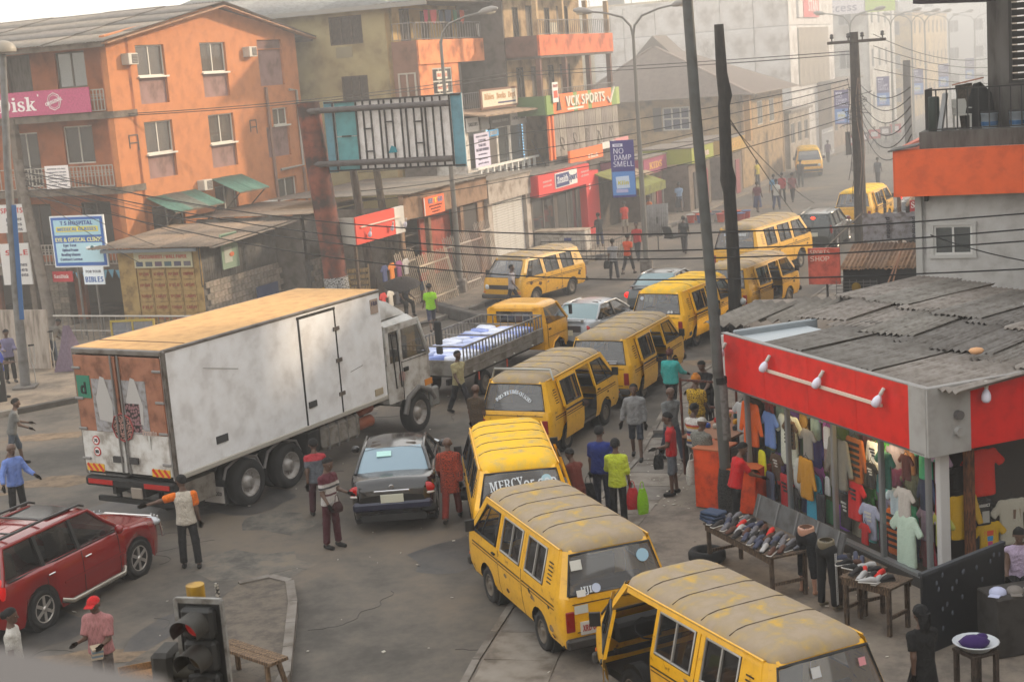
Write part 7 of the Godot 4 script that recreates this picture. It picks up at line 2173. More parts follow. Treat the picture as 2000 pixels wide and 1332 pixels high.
func people() -> void:
	var k := cloth(.07, .07, .075)
	var jean := cloth(.17, .2, .28)
	var sh := cloth(.12, .1, .09)
	var white := cloth(.74, .73, .7)
	var p := func(x: float, z: float, y := .0) -> Vector3: return V(x, y, z)
	var T := func(top: Material, sl: float, bot: Material, cut: float, ex := {}) -> Dictionary:
		var d := {"top": top, "sleeve": sl, "bottom": bot, "cut": cut}
		d.merge(ex)
		return d
	var a := person("man in white tee with orange sleeves and dark trousers pointing at the truck", p.call(-6.47, -27.74), .15, POINT, T.call(cloth(.74, .71, .66), .05, k, 2.0, {"h": 1.8}))
	sleeves(a, cloth(.86, .43, .08))
	person("man in maroon striped polo and maroon trousers with a waist bag", p.call(-3.79, -28.35), -2.2, LOOK, T.call(cloth(.38, .12, .17), .75, cloth(.27, .06, .11), 2.0, {"h": 1.78, "bands": [[0, .5, .48, .46], [1.05, .09, .01, .02], [1.09, .5, .48, .46], [1.2, .03, .03, .04], [1.23, .5, .48, .46], [1.3, .1, .012, .025]]}))
	person("man in red and grey shirt walking behind the man in maroon", p.call(-4.28, -30.4), .3, WALK, T.call(cloth(.5, .15, .17), .7, cloth(.3, .14, .18), 2.0, {"bands": [[0, .1, .11, .13], [1.28, .4, .03, .04]]}))
	person("man in a full rust-orange patterned outfit walking beside the dark saloon", p.call(-1.47, -29.55), -.1, WALK2, T.call(mt(.62, .22, .1, .95, "print", 3.0), 1.85, cloth(.5, .14, .08), 2.0, {"hem": .3, "loose": .02, "hair": "none", "h": 1.74}))
	person("man in blue shirt and black trousers spreading his hands by the left edge", p.call(-11.0, -31.72), -2.3, {"legs": [[.03, .03, .06], [-.04, .02, .06]], "arms": [[.3, .4, .8], [.2, .5, .4]], "nod": .1}, T.call(cloth(.42, .52, .78), 1.8, k, 2.0, {"hair": "none", "h": 1.77}))
	person("person in grey tee and jeans stooping at the far left edge", p.call(-12.75, -37.1), -1.2, {"legs": [[.3, .2, .05], [-.2, .3, .05]], "arms": [[.4, .1, .9], [.3, .1, .8]], "lean": .25}, T.call(cloth(.42, .42, .41), .7, cloth(.25, .29, .34), 1.2))
	person("woman in white tee at the lower left corner", p.call(-7.73, -21.26), -1.5, STAND, T.call(white, .7, cloth(.2, .2, .24), 2.0, {"hair": "bun", "h": 1.65}))
	person("man in red cap and pink striped shirt sorting books at the lower left", p.call(-6.4, -21.13, .14), 2.9, HOLD, T.call(mt(.62, .42, .42, .95, "streak", 12.0), .85, cloth(.36, .32, .3), 2.0, {"hair": "cap", "hair_m": cloth(.74, .07, .08), "h": 1.66, "loose": .02}))
	person("man in cream polo striding in front of the flatbed", p.call(-1.5, -39.2), -2.4, WALK, T.call(cloth(.66, .62, .46), .7, cloth(.12, .12, .14), 2.0))
	person("man in dark patterned shirt standing behind the slogan minibus", p.call(-.95, -34.42), -.5, STAND, T.call(mt(.34, .27, .2, .95, "print", 3.5), .7, cloth(.2, .18, .17), 2.0, {"hair": "none"}))
	person("man in acid green tee stepping along the left kerb", p.call(-2.77, -52.4), .2, WALK2, T.call(cloth(.56, .8, .06), .65, cloth(.2, .22, .32), 1.15))
	person("man in black and red tee and denim shorts on the left pavement", p.call(-3.3, -58.7, .13), -2.3, STAND, T.call(cloth(.5, .07, .1), .65, cloth(.3, .36, .44), 1.1, {"bands": [[0, .42, .01, .02], [1.18, .02, .02, .025]]}))
	person("seated trader under a dark parasol behind the truck cab", p.call(-3.9, -55.6, .13), -2.6, SIT, T.call(cloth(.16, .18, .26), .7, k, 2.0))
	person("man in white printed tee in front of the left-hand minibus", p.call(.15, -55.9), -1.9, WALK, T.call(cloth(.62, .6, .62), .7, cloth(.1, .1, .13), 2.0))
	person("man in pale shirt walking away with a black bag", p.call(4.43, -61.63), .1, WALK, T.call(cloth(.56, .56, .57), .7, cloth(.13, .13, .16), 2.0))
	person("person in orange tee and dark leggings crossing by the lamp post", p.call(5.15, -62.95), -.6, WALK2, T.call(cloth(.85, .3, .08), .7, cloth(.14, .12, .13), 1.7))
	person("man in red tee walking towards the viewer near the lamp post", p.call(5.96, -67.27), 2.8, WALK, T.call(cloth(.72, .14, .15), .6, cloth(.16, .17, .2), 2.0))
	person("man in orange-red tee and pale shorts by the green awning", p.call(6.25, -77.1, 0), .4, STAND, T.call(cloth(.8, .2, .1), .7, cloth(.6, .56, .5), 1.1))
	person("man in black jersey carrying a black seat on his hip", p.call(8.2, -68.34), -.3, WALK, T.call(k, .8, cloth(.2, .19, .2), 2.0))
	person("person in dark clothes standing by the iron fence", p.call(4.6, -72.2), .5, LOOK, T.call(cloth(.12, .12, .13), .7, cloth(.2, .24, .36), 1.6))
	person("person in orange top behind the tilted tin sheet", p.call(7.76, -79.1), 2.0, STAND, T.call(cloth(.84, .42, .08), .6, cloth(.3, .25, .22), 2.0))
	person("woman in maroon top and blue skirt walking up the far pavement", p.call(14.18, -83.33), -.4, WALK, T.call(cloth(.4, .17, .22), .8, cloth(.22, .24, .38), 1.6, {"skirt": true, "hair": "bun"}))
	person("person in white tee in the group on the far road", p.call(15.35, -83.92), -.4, WALK2, T.call(white, .7, cloth(.2, .24, .36), 2.0))
	person("person in sky blue tee at the left of the far group", p.call(15.84, -87.35), -.4, WALK, T.call(cloth(.35, .55, .7), .7, cloth(.2, .2, .26), 2.0))
	person("person in red sweatshirt in the far group", p.call(16.42, -87.87), -.4, WALK2, T.call(cloth(.66, .12, .15), 1.5, k, 2.0))
	person("person in pink patterned top at the right of the far group", p.call(16.95, -87.47), -.5, WALK, T.call(mt(.6, .36, .38, .95, "print", 3.0), .8, cloth(.14, .12, .14), 2.0))
	person("person in yellow tee by the far pavement", p.call(16.6, -97.06, .13), .8, STAND, T.call(cloth(.82, .72, .06), .7, cloth(.2, .17, .16), 2.0))
	person("lone man in grey walking on the empty right lane", p.call(23.61, -94.07), -.4, WALK, T.call(cloth(.3, .3, .32), .7, cloth(.16, .16, .18), 2.0))
	person("dark-clothed man just in front of the far minibus", p.call(19.28, -96.6), -.3, STAND, T.call(cloth(.16, .14, .15), .7, k, 2.0))
	person("person in purple top beside the far minibus", p.call(25.0, -114.5), -.4, WALK, T.call(cloth(.36, .24, .36), .7, cloth(.16, .15, .17), 2.0))
	person("man in grey hoodie and dark shorts smiling and walking on the slabs", p.call(2.66, -33.23, .014), 2.95, {"legs": [[.3, .1, .04], [-.22, .2, .04]], "arms": [[.0, .13, .2], [-.25, .35, .5]]}, T.call(cloth(.5, .5, .5), 1.85, cloth(.17, .19, .23), 1.05, {"loose": .015}))
	person("older man in grey tee walking behind the man in red", p.call(3.42, -32.78, .014), -2.7, WALK, T.call(cloth(.42, .43, .43), .8, cloth(.2, .22, .27), 2.0, {"hair": "none"}))
	person("man in red printed tee and grey shorts holding a small black bag", p.call(3.12, -30.15, .014), 1.4, LOOK, T.call(cloth(.68, .09, .1), .7, cloth(.4, .42, .45), 1.1))
	person("man in multicoloured striped tee among the shoppers", p.call(3.68, -30.75, .014), -.9, LOOK, T.call(white, .7, cloth(.4, .4, .38), 1.1, {"bands": [[0, .55, .53, .5], [.92, .04, .05, .12], [.98, .6, .3, .03], [1.02, .55, .53, .5], [1.1, .4, .03, .03], [1.14, .04, .05, .12], [1.2, .55, .53, .5], [1.26, .6, .3, .03], [1.3, .4, .03, .03], [1.34, .55, .53, .5]]}))
	person("man in white cap and black-and-white shirt holding a white bag", p.call(3.66, -29.45, .014), -.9, LOOK, T.call(mt(.5, .5, .48, .95, "print", 5.0), 1.5, k, 2.0, {"hair": "cap", "hair_m": white, "loose": .02, "fat": .01}))
	person("woman in yellow ankara dress and mustard head wrap at the stall", p.call(4.13, -33.71, .014), -.6, LOOK, T.call(mt(.78, .62, .12, .95, "print", 2.6), .8, mt(.72, .56, .12, .95, "print", 2.6), 1.9, {"skirt": true, "hair": "wrap", "hair_m": cloth(.72, .44, .08), "fat": .03, "h": 1.66}))
	person("man in black tee sitting behind the stall counter", p.call(4.6, -35.38, .014), 2.4, LEANF, T.call(k, .7, k, 2.0))
	person("woman in teal blouse walking past the open minibus door", p.call(3.95, -37.28, .014), -.5, {"legs": [[.25, .1, .03], [-.2, .2, .03]], "arms": [[.2, .2, .3], [.5, .3, .7]]}, T.call(cloth(.2, .62, .6), 1.8, k, 2.0, {"hair": "bun", "hair_m": cloth(.3, .12, .08), "fat": .03, "h": 1.66}))
	person("man in royal blue polo and navy trousers beside the bright minibus", p.call(1.59, -29.13, .014), -.3, STAND, T.call(cloth(.08, .16, .45), .75, cloth(.1, .12, .2), 2.0, {"fat": .025, "h": 1.78}))
	person("woman in lime yellow blouse and black trousers with shopping bags", p.call(1.85, -28.44, .014), -.2, {"legs": [[.1, .05, .04], [-.08, .05, .04]], "arms": [[.4, .15, 1.0], [.05, .15, .2]]}, T.call(cloth(.72, .78, .2), 1.3, k, 2.0, {"hair": "bun", "h": 1.68, "hem": .16}))
	person("woman in brown top at the bright minibus's open door", p.call(1.04, -28.25, .014), .6, LEANF, T.call(cloth(.4, .15, .1), 1.5, cloth(.36, .14, .1), 1.7, {"skirt": true, "h": 1.6}))
	person("man in bright red polo leaning at the orange counter", p.call(4.05, -27.6, .014), -1.3, LEANF, T.call(cloth(.72, .05, .08), .8, k, 2.0, {"h": 1.65}))
	person("woman in pale iridescent tank top seated at the right edge", p.call(7.62, -22.3, .014), 2.9, SIT, T.call(cloth(.68, .62, .72), .0, k, 2.0, {"hair": "bun", "h": 1.68}))
	person("woman in black with a black headscarf walking at the lower right", p.call(5.08, -18.63, .014), .3, WALK, T.call(cloth(.035, .035, .04), .7, cloth(.03, .03, .035), 2.0, {"hair": "long", "hair_m": cloth(.025, .025, .028), "h": 1.68, "hem": .3}))
	person("man in lilac shirt holding papers by the left lamp post", p.call(-16.3, -48.0, .13), -2.5, HOLD, T.call(cloth(.46, .44, .56), 1.6, k, 2.0))
	person("man in royal blue shirt at the very left edge reading", p.call(-15.75, -45.4, .13), -1.6, HOLD, T.call(cloth(.1, .2, .55), .8, cloth(.12, .13, .18), 2.0))
	person("bent old man in grey shirt on crutches on the left pavement", p.call(-15.6, -50.4, .13), -.4, BENT, T.call(cloth(.42, .4, .37), 1.4, cloth(.2, .26, .34), 1.7))
	var fc := [["pale blue", .5, .6, .72], ["white", .74, .73, .7], ["red", .66, .12, .12], ["mustard", .7, .55, .15], ["green", .2, .42, .25], ["lilac", .5, .42, .58]]
	for i in 18:
		var c: Array = fc[i % 6]
		var q: Vector3 = [S(-24.8, -82.0 - 2.2 * (i % 6), .13), S(-22.5 + .3 * (i % 6), -122.0 - 4.0 * (i % 6)), S(-14.0 + .8 * (i % 6), -112.0 - 5.0 * (i % 6))][i / 6]
		person(c[0] + "-topped pedestrian " + ["on the far left pavement by the lean-to shops", "far up the street left of the lamps", "far up the street right of the lamps"][i / 6], q, i * 1.3, [WALK, STAND, WALK2][i % 3], T.call(cloth(c[1], c[2], c[3]), .7, cloth(.16 + .03 * (i % 4), .16, .2), 2.0 if i % 3 else 1.5, {"skirt": i % 5 == 0}))
	bag("black_bag", "small black plastic bag in the red-shirted man's hand", k, V(2.82, .95, -29.95), .22, .3)
	bag("white_bag", "white carrier bag hanging from the capped man's hand", white, V(3.42, .98, -29.25), .3, .5, .6)
	bag("red_bag", "red shopping bag at the lime-bloused woman's side", cloth(.68, .08, .1), V(2.12, .78, -28.25), .26, .42)
	bag("green_bag", "lime green shopping bag at the lime-bloused woman's side", cloth(.5, .72, .05), V(2.3, .78, -28.15), .24, .5, .5)
	bag("dark_carrier_bag", "black carrier bag held by the man in royal blue polo", k, V(1.3, .75, -28.95), .28, .42)
	bag("waist_bag", "black and red waist bag of the man in maroon", cloth(.2, .05, .06), V(-3.62, .98, -28.15), .24, .2, .8)
	bag("shoulder_bag", "dark shoulder bag of the man in the pale shirt", k, V(4.15, .85, -61.5), .3, .34)
	bag("hand_bag", "small dark bag carried by the man in rust orange", k, V(-1.18, .7, -29.5), .2, .26)
	var seat := thing("carried_chair", "black padded seat carried by the man in the black jersey", "chair", V(7.75, .85, -68.1), .6)
	part(seat, "cushion", mk().cbox(V(0, 0, 0), V(.9, .12, .55), .04).done(), k)
	part(seat, "back", mk().cbox(V(-.4, .25, 0), V(.12, .55, .55), .04, Basis(Vector3.BACK, .4)).done(), k)
	var um := thing("parasol", "low dark parasol over the seated trader", "parasol", V(-3.9, .13, -55.4), 0)
	part(um, "canopy", mk().lathe([[.7, 1.3], [.5, 1.42], [.3, 1.5], [0, 1.54], [.3, 1.48], [.5, 1.4], [.68, 1.29]], Z0, Basis(Vector3.RIGHT, .25), 10).done(), cloth(.13, .11, .11))
	part(um, "stick", mk().cyl(V(0, 0, .0), V(0, 1.55, .4), .02, -1, 6).done(), sh)
	for i in 2:
		var c := thing("crutch", ["aluminium crutch leaning by the left lamp post", "aluminium crutch under the bent man's arm"][i], "crutch", [V(-15.3, .13, -47.3), V(-15.45, .13, -49.9)][i], .3)
		part(c, "shaft", mk().tube([V(0, 0, 0), V(0, .55, .03), V(-.06, .75, .04), V(-.07, 1.3, .06)], .018, 6).tube([V(0, .55, .03), V(.06, .75, .04), V(.07, 1.3, .06)], .018, 6).done(), mt(.75, .75, .74, .3, "", 1, .6))
		part(c, "arm_pad", mk().tube([V(-.09, 1.3, .06), V(.09, 1.3, .06)], .03, 6).done(), k)
	print("people done ", Time.get_ticks_msec())
func sleeves(t: Node3D, m: Material) -> void:
	for sd: float in [-1.0, 1.0]:
		var q := PM.new()
		var sh := V(sd * .17, 1.385, 0)
		var d := V(-sin(1.38), -cos(1.38) * cos(.15), -cos(1.38) * sin(.15)) if sd < 0 else V(sin(.15), -cos(.15), -.02)
		q.field([[sh, sh + d * .2, .082, .072, 1]], .026, .02, Color.WHITE)
		part(t, "sleeve", q.done(), m)
func build_rest() -> void:
	vehicles()
	corner_shop()
	stalls()
	poles_and_wires()
	foreground()
	people()
	offstage()
func offstage() -> void:
	var b := thing("viewpoint_building", "tall plain building behind the viewpoint", "building", V(0, 0, 1.3))
	var m := mt(.72, .69, .65, .9, "dirt", .2)
	bx(b, "wall", V(0, 6.5, 3), V(30, 13, 6), m)
	for i in 6:
		for f in 3: bx(b, "window", V(-14 + i * 5.4, 2.2 + f * 3.6, -.03), V(1.8, 1.6, .06), mt(.1, .1, .11, .2))
	var n := thing("added_shade_block", "unseen plain building added right of the corner shop to cast shade", "building", V(19.2, 0, -26.0), 0)  # unseen mass added to block sun and sky over the near street
	bx(n, "wall", V(0, 7, 0), V(8, 14, 32), m)
	for i in 4:
		for f in 3: bx(n, "window", V(-4.03, 1.8 + f * 3.4, -9 + i * 5), V(.06, 1.6, 1.6), mt(.1, .1, .11, .2))
func shirt(n: String, label: String, m: Material, at: Vector3, yaw: float, h: float, kind: int, group := "") -> Node3D:
	var t := thing(n, label, "garment", at, yaw, group)
	var key := "shirt %d" % kind
	if not boxes.has(key):
		var B := []
		for sd: float in [-1.0, 1.0]:
			if kind == 3:
				B.append([V(sd * .1, -.12, 0), V(sd * .13, -1.0, 0), .15, .12, 1])
				continue
			B.append([V(sd * .12, -.2, 0), V(sd * .13, -1.0, 0), .14 if kind != 1 else .12, .16, 1])
			B.append([V(0, -.12, 0), V(sd * (.24 if kind != 1 else .12), -.1, 0), .09, .07])
			if kind == 0: B.append([V(sd * .24, -.11, 0), V(sd * .44, -.36, 0), .08, .1, 1])
			if kind == 2: B.append([V(sd * .24, -.11, 0), V(sd * .42, -.72, 0), .09, .07, 1])
		var pm := PM.new()
		pm.field(B, .035, .06, Color.WHITE)
		boxes[key] = pm.done()
	var g := part(t, "cloth", boxes[key], m)
	g.scale = V(h, h, h * .42)
	part(t, "hanger", mk().tube([V(-.16 * h, -.03 * h, 0), V(0, .05, 0), V(.16 * h, -.03 * h, 0)], .008, 4).tube([V(0, .05, 0), V(.02, .1, 0)], .006, 4).done(), mt(.12, .12, .12))
	return t
func shoe_mesh() -> Mesh:
	if not boxes.has("shoe"):
		var rings := []
		for a in [[-.14, .03, .05, .0], [-.12, .04, .095, .0], [-.04, .04, .1, .0], [.03, .042, .07, .0], [.1, .045, .05, .0], [.14, .03, .035, .0]]:
			var r := PackedVector3Array()
			for i in 8:
				var t := TAU * i / 8
				r.append(V(cos(t) * a[1], .005 + a[2] * .5 + sin(t) * a[2] * .5, a[0]))
			rings.append(r)
		boxes["shoe"] = mk().loft(rings).done()
		boxes["sole"] = mk().cbox(V(0, .009, 0), V(.095, .018, .3), .008).done()
	return boxes["shoe"]
func shoe(label: String, m: Material, at: Vector3, yaw: float, group: String, pale: bool) -> void:
	var t := thing("shoe", label, "shoe", at, yaw, group)
	part(t, "upper", shoe_mesh(), m)
	part(t, "sole", boxes["sole"], mt(.7, .69, .67) if pale else mt(.1, .1, .1))
func table(n: String, label: String, at: Vector3, yaw: float, l: float, w: float, h: float) -> Node3D:
	var t := thing(n, label, "table", at, yaw)
	var wd := [mt(.36, .31, .26, .9, "wood", .8), mt(.42, .36, .3, .9, "wood", .8)]
	var k := maxi(2, int(w / .2))
	for i in k: bx(t, "plank", V(0, h - .02, -w / 2 + w * (i + .5) / k), V(l, .035, w / k - .008), wd[i % 2])
	for sx: float in [-1.0, 1.0]:
		for sz: float in [-1.0, 1.0]: bx(t, "leg", V(sx * (l / 2 - .08), (h - .04) / 2, sz * (w / 2 - .06)), V(.06, h - .04, .06), wd[0])
		bx(t, "rail", V(sx * (l / 2 - .08), h * .35, 0), V(.04, .05, w - .1), wd[1])
	for sz: float in [-1.0, 1.0]: bx(t, "apron", V(0, h - .09, sz * (w / 2 - .03)), V(l - .06, .09, .025), wd[1])
	return t
func corner_shop() -> void:
	var ya := -1.21124
	var s := thing("corner_shop", "clothes shop with a bright red fascia and glass front on the right corner", "shop", V(4.55, 0, -29.0), ya)
	var red := mt(.8, .11, .09, .4, "soft", .5)
	var grey := mt(.6, .6, .595, .5, "soft", .4)
	var alu := mt(.5, .51, .52, .4, "", 1, .4)
	var dark := mt(.09, .075, .065, .9)
	var shopglass: StandardMaterial3D = glass(.5, .5, .48, .03).duplicate()
	shopglass.metallic_specular = .2
	for i in 4: bx(s, "fascia_panel", V(-.26 + 1.51 * (i + .5), 2.98, .27), V(1.502, 1.08, .08), red)
	bx(s, "fascia_panel", V(-.36, 2.94, .24), V(.16, 1.06, .1), mt(.66, .66, .655, .5))
	bx(s, "corner_panel", V(5.98, 2.98, .275), V(.44, 1.12, .09), grey)
	bx(s, "corner_panel", V(6.205, 2.98, -.1), V(.09, 1.12, .82), grey)
	for i in 4: bx(s, "fascia_panel", V(6.19, 2.98, -1.19 - i * 1.36), V(.08, 1.08, 1.352), red)
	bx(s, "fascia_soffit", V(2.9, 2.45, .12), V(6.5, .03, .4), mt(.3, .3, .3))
	bx(s, "fascia_top", V(2.9, 3.53, .25), V(6.5, .02, .12), mt(.5, .49, .48, .6))
	bx(s, "fascia_top", V(6.18, 3.535, -2.9), V(.12, .02, 6.4), mt(.5, .49, .48, .6))
	for y: float in [3.05, 2.78]: part(s, "corner_pipe", mk().cyl(V(6.22, y, -.25), V(6.34, y, -.25), .075, -1, 14).done(), mt(.35, .34, .34) if y > 3 else grey)
	bx(s, "lamp_bar", V(3.2, 3.07, .36), V(3.75, .05, .05), mt(.78, .72, .66))
	for x: float in [-.15, 1.5, 3.3, 5.1]:
		var b := thing("flood_bulb", ["white bulb at the far left end of the red fascia", "white bulb at the left end of the lamp bar", "white bulb over the middle of the lamp bar", "white bulb at the right end of the lamp bar"][[-.15, 1.5, 3.3, 5.1].find(x)], "lamp", s.to_global(V(x, 3.25, .4)), ya, "bulbs on the red fascia")
		bulb(b, V(0, 0, 0), V(.35, .9, -.35))
	for i in 2:
		var b := thing("flood_bulb", ["white bulb beside the grey corner panel", "white bulb at the right edge of the fascia"][i], "lamp", s.to_global(V(6.34, 3.4, -.75 - i * .95)), ya, "bulbs on the red fascia")
		bulb(b, V(0, 0, 0), V(-.35, .9, -.3))
	part(s, "parapet_sheet", mk().box(V(.75, 3.42, -.75), V(2.1, .03, 1.7)).done(), mt(.6, .63, .65, .5))
	part(s, "parapet_box", mk().cbox(V(-.3, 3.2, -.9), V(.12, .7, 1.9), .02).done(), mt(.5, .53, .55, .5))
	for x: float in [.0, 1.5, 3.05, 4.5, 5.8]: part(s, "post", mk().cbox(V(x, 1.22, 0), V(.08, 2.44, .1), .015).done(), alu)
	part(s, "post", mk().cbox(V(5.97, 1.22, -.15), V(.12, 2.44, .2), .015).done(), mt(.7, .7, .7, .5))
	bx(s, "sill", V(2.9, .2, 0), V(5.8, .06, .12), alu)
	bx(s, "plinth", V(2.9, .085, -.02), V(5.8, .16, .2), mt(.2, .19, .18))
	for a in [[.0, 1.5], [1.5, 3.05], [3.05, 4.5], [4.5, 5.8]]: bx(s, "pane", V((a[0] + a[1]) / 2, 1.32, 0), V(a[1] - a[0] - .09, 2.2, .01), shopglass)
	bx(s, "pane", V(5.95, 1.32, -2.6), V(.01, 2.2, 3.6), shopglass)
	bx(s, "wood_post", V(5.93, 1.22, -.7), V(.12, 2.44, .14), mt(.42, .27, .16, .8, "wood", .6))
	bx(s, "floor", V(2.9, .08, -2.6), V(5.9, .12, 5.0), mt(.25, .22, .2))
	bx(s, "back_wall", V(2.9, 1.5, -4.9), V(6.2, 2.9, .1), mt(.24, .16, .1))
	bx(s, "side_wall", V(-.25, 1.5, -2.6), V(.1, 2.9, 4.8), mt(.2, .14, .1))
	bx(s, "ceiling", V(2.9, 3.0, -2.4), V(6.0, .06, 4.8), mt(.3, .26, .22))
	bx(s, "display_wall", V(2.6, 1.4, -1.0), V(5.0, 2.6, .06), mt(.34, .2, .08, .8))
	for x: float in [1.5, 4.3]:
		part(s, "tube_lamp", mk().cyl(V(x - .6, 2.41, -.05), V(x + .6, 2.41, -.05), .02, -1, 8).done(), glow(1.0, .85, .6, 1.0))
		var lt := OmniLight3D.new()
		lt.name = "tube_light"
		lt.position = V(x, 2.36, -.05)
		lt.light_color = Color(1, .86, .62)
		lt.light_energy = .45
		lt.light_size = .1
		lt.omni_range = 12.0
		lt.omni_attenuation = 2.0
		lt.shadow_enabled = true
		s.add_child(lt, true)
	for i in 56:
		var c := Color.from_hsv(fposmod(i * .37, 1.0), [.6, .15, .5][i % 3], [.6, .72, .4][(i / 3) % 3])
		shirt("stock_garment", "garment packed on the second rail behind the shop window's front row", cloth(c.r, c.g, c.b), s.to_global(V(.1 + (i % 14) * .42, 2.28 - .54 * (i / 14), -.44)), ya + rng.randf_range(-.1, .1), .6, [0, 0, 2, 1][i % 4], "stock on the second rail")
	bx(s, "brown_strip", V(1.6, 2.36, -.06), V(3.1, .2, .04), mt(.6, .42, .1))
	bx(s, "rail", V(2.8, 2.2, -.3), V(5.6, .025, .025), alu)
	bx(s, "side_backdrop", V(5.2, 1.4, -2.7), V(.06, 2.6, 3.8), mt(.2, .18, .17))
	var G := [[-.1, 2.09, .82, 2, [.84, .3, .06], "orange sweatshirt"], [.48, 1.99, .66, 0, [.32, .42, .62], "denim-blue shirt"], [1.04, 2.03, .92, 0, [.66, .68, .64], "long off-white tee"], [1.37, 2.01, .51, 0, [.3, .22, .14], "brown striped tee"], [1.85, 1.92, .53, 0, [.46, .45, .43], "grey floral shirt"], [2.36, 2.04, .39, 3, [.7, .72, .74], "pale jeans"], [3.0, 2.0, .87, 2, [.38, .37, .34], "grey cardigan"], [3.39, 2.08, .76, 2, [.5, .26, .06], "black and amber top"], [3.83, 2.08, .5, 2, [.68, .7, .74], "white printed long tee"], [4.42, 2.07, .61, 0, [.08, .28, .24], "teal green shirt"], [4.9, 2.09, .41, 0, [.26, .1, .1], "maroon top"], [-.1, 1.2, .47, 0, [.2, .18, .14], "camouflage tee"], [.28, 1.2, .53, 1, [.74, .7, .04], "acid yellow vest"], [.67, 1.19, .49, 0, [.26, .2, .15], "brown patterned tee"], [1.37, 1.25, .72, 0, [.68, .72, .68], "white short-sleeved shirt"], [1.89, 1.39, .74, 2, [.6, .42, .04], "mustard top"], [-.1, .75, .6, 1, [.36, .48, .68], "light blue vest"], [.17, .68, .5, 0, [.44, .3, .06], "ochre tee"], [.56, .8, .6, 3, [.24, .28, .36], "grey-blue jeans"], [.99, .85, .65, 0, [.6, .12, .14], "red and white tee"], [1.87, 1.05, .85, 1, [.24, .58, .74], "cyan vest"], [1.41, .72, .49, 0, [.1, .1, .11], "black speckled tee"], [3.34, 1.3, .7, 0, [.62, .05, .06], "red polo"], [4.49, 1.39, .61, 0, [.6, .66, .78], "white polo"], [4.95, 1.54, .54, 0, [.62, .6, .58], "pale plaid shirt"], [3.78, .95, .6, 0, [.5, .52, .6], "tie-dyed tee"], [4.46, .99, .75, 2, [.62, .3, .04], "amber and black striped jumper"], [4.98, 1.1, .85, 0, [.62, .7, .64], "mint green tee"], [3.86, 1.72, .42, 0, [.1, .1, .1], "black printed tee"], [2.32, 1.1, .34, 1, [.62, .62, .62], "small white vest"], [3.75, .6, .36, 0, [.58, .05, .07], "small red top"], [2.66, 1.65, .49, 3, [.22, .18, .14], "brown trousers"], [2.9, .9, .6, 0, [.14, .12, .12], "dark embroidered tee"], [2.35, .78, .55, 3, [.12, .12, .14], "black trousers"]]
	for i in G.size():
		var a: Array = G[i]
		var c: Array = a[4]
		var t := shirt("shop_garment", a[5] + " hanging behind the shop's glass front", cloth(minf(c[0] * 1.3, .9), minf(c[1] * 1.3, .9), minf(c[2] * 1.3, .9)), s.to_global(V(a[0] + .04, a[1] + .03, -.1 - .09 * (i % 3))), ya + rng.randf_range(-.08, .08), a[2] * 1.08, a[3], "clothes in the shop window")
		if i in [7, 26, 3]:
			for k in 6: part(t, "stripe", bm(V(.56 * a[2], .07 * a[2], .012)), mt(.05, .05, .05), V(0, (-.15 - k * .145) * a[2], .075 * a[2]))
		elif i in [8, 28, 22, 13, 25, 32, 19]:
			for k in 3: part(t, "print", bm(V((.3 - .06 * k) * a[2], .06 * a[2], .01)), mt(.12, .12, .14) if c[0] > .5 else mt(.7, .7, .68), V(.02 * k, (-.28 - k * .11) * a[2], .075 * a[2]))
	var D := [[-1.09, 2.26, .81, [.74, .12, .03], "orange-red tee"], [-.68, 1.54, .76, [.72, .58, .14], "yellow patch shirt"], [-1.2, .98, .64, [.72, .58, .02], "yellow tee with a rainbow print"], [-1.66, 1.31, .8, [.66, .65, .6], "off-white tee with a badge"], [-.64, 2.04, .42, [.1, .09, .08], "black jacket with gold dots"], [-1.1, 1.38, .44, [.08, .08, .08], "black tee with white lettering"]]
	for i in D.size():
		var a: Array = D[i]
		var c: Array = a[3]
		var t := shirt("side_garment", a[4] + " on the black wall round the shop's corner", cloth(c[0] * 1.1, c[1] * 1.1, c[2] * 1.1), s.to_global(V(5.78, a[1], a[0])), ya + PI / 2 - .15, a[2], 2 if i == 1 else 0, "clothes round the corner")
		if i == 2:
			for k in 3: part(t, "print", bm(V(.32 * a[2], .13 * a[2], .01)), [mt(.75, .25, .12), mt(.15, .5, .72), mt(.7, .2, .42)][k], V(0, (-.3 - .15 * k) * a[2], .05 * a[2]))
		elif i == 5:
			text(t, "print", "ADDICT", .05, mt(.75, .75, .74), V(0, -.1, .03), Z0, FS, true, .2)
			part(t, "print", bm(V(.13, .2, .01)), mt(.6, .6, .58), V(.02, -.3, .03))
		elif i in [1, 3]: part(t, "print", bm(V(.16 * a[2], .2 * a[2], .01)), mt(.36, .26, .2), V(.1 * a[2], -.35 * a[2], .05 * a[2]))
	var rm := [mt(.51, .5, .48, .85, "dirt", .9), mt(.47, .46, .445, .85, "dirt", .9), mt(.55, .53, .51, .85, "dirt", .9), mt(.44, .43, .42, .85, "dirt", .9)]
	var r := RandomNumberGenerator.new()
	r.seed = 5
	for tier in 3:
		for c in 8:
			var x: float = -1.9 + c * 1.1 + (.15 if tier == 1 else .0)
			if c < 2 - tier + (1 if tier == 0 else 0): continue
			part(s, "roof_sheet", sheet_mesh(1.22, 2.75, .028, .13, .005, .05 if tier > 0 else .01, c + tier * 9), rm[r.randi() % 4], V(x, 3.5 + tier * .06 + .026 * (c % 2), -1.2 - tier * 1.9), V(.015, [.18, .4, .25][tier] + r.randf_range(-.03, .03), r.randf_range(-.015, .015)))
	for c in 3: part(s, "roof_sheet", sheet_mesh(1.0, 2.2, .05, .28, .006, .03, 40 + c), mt(.5, .48, .45, .85, "streak", .9), V(-2.3 + c * .35, 3.45, -1.5 - c * .95), V(.05, .5, 0))
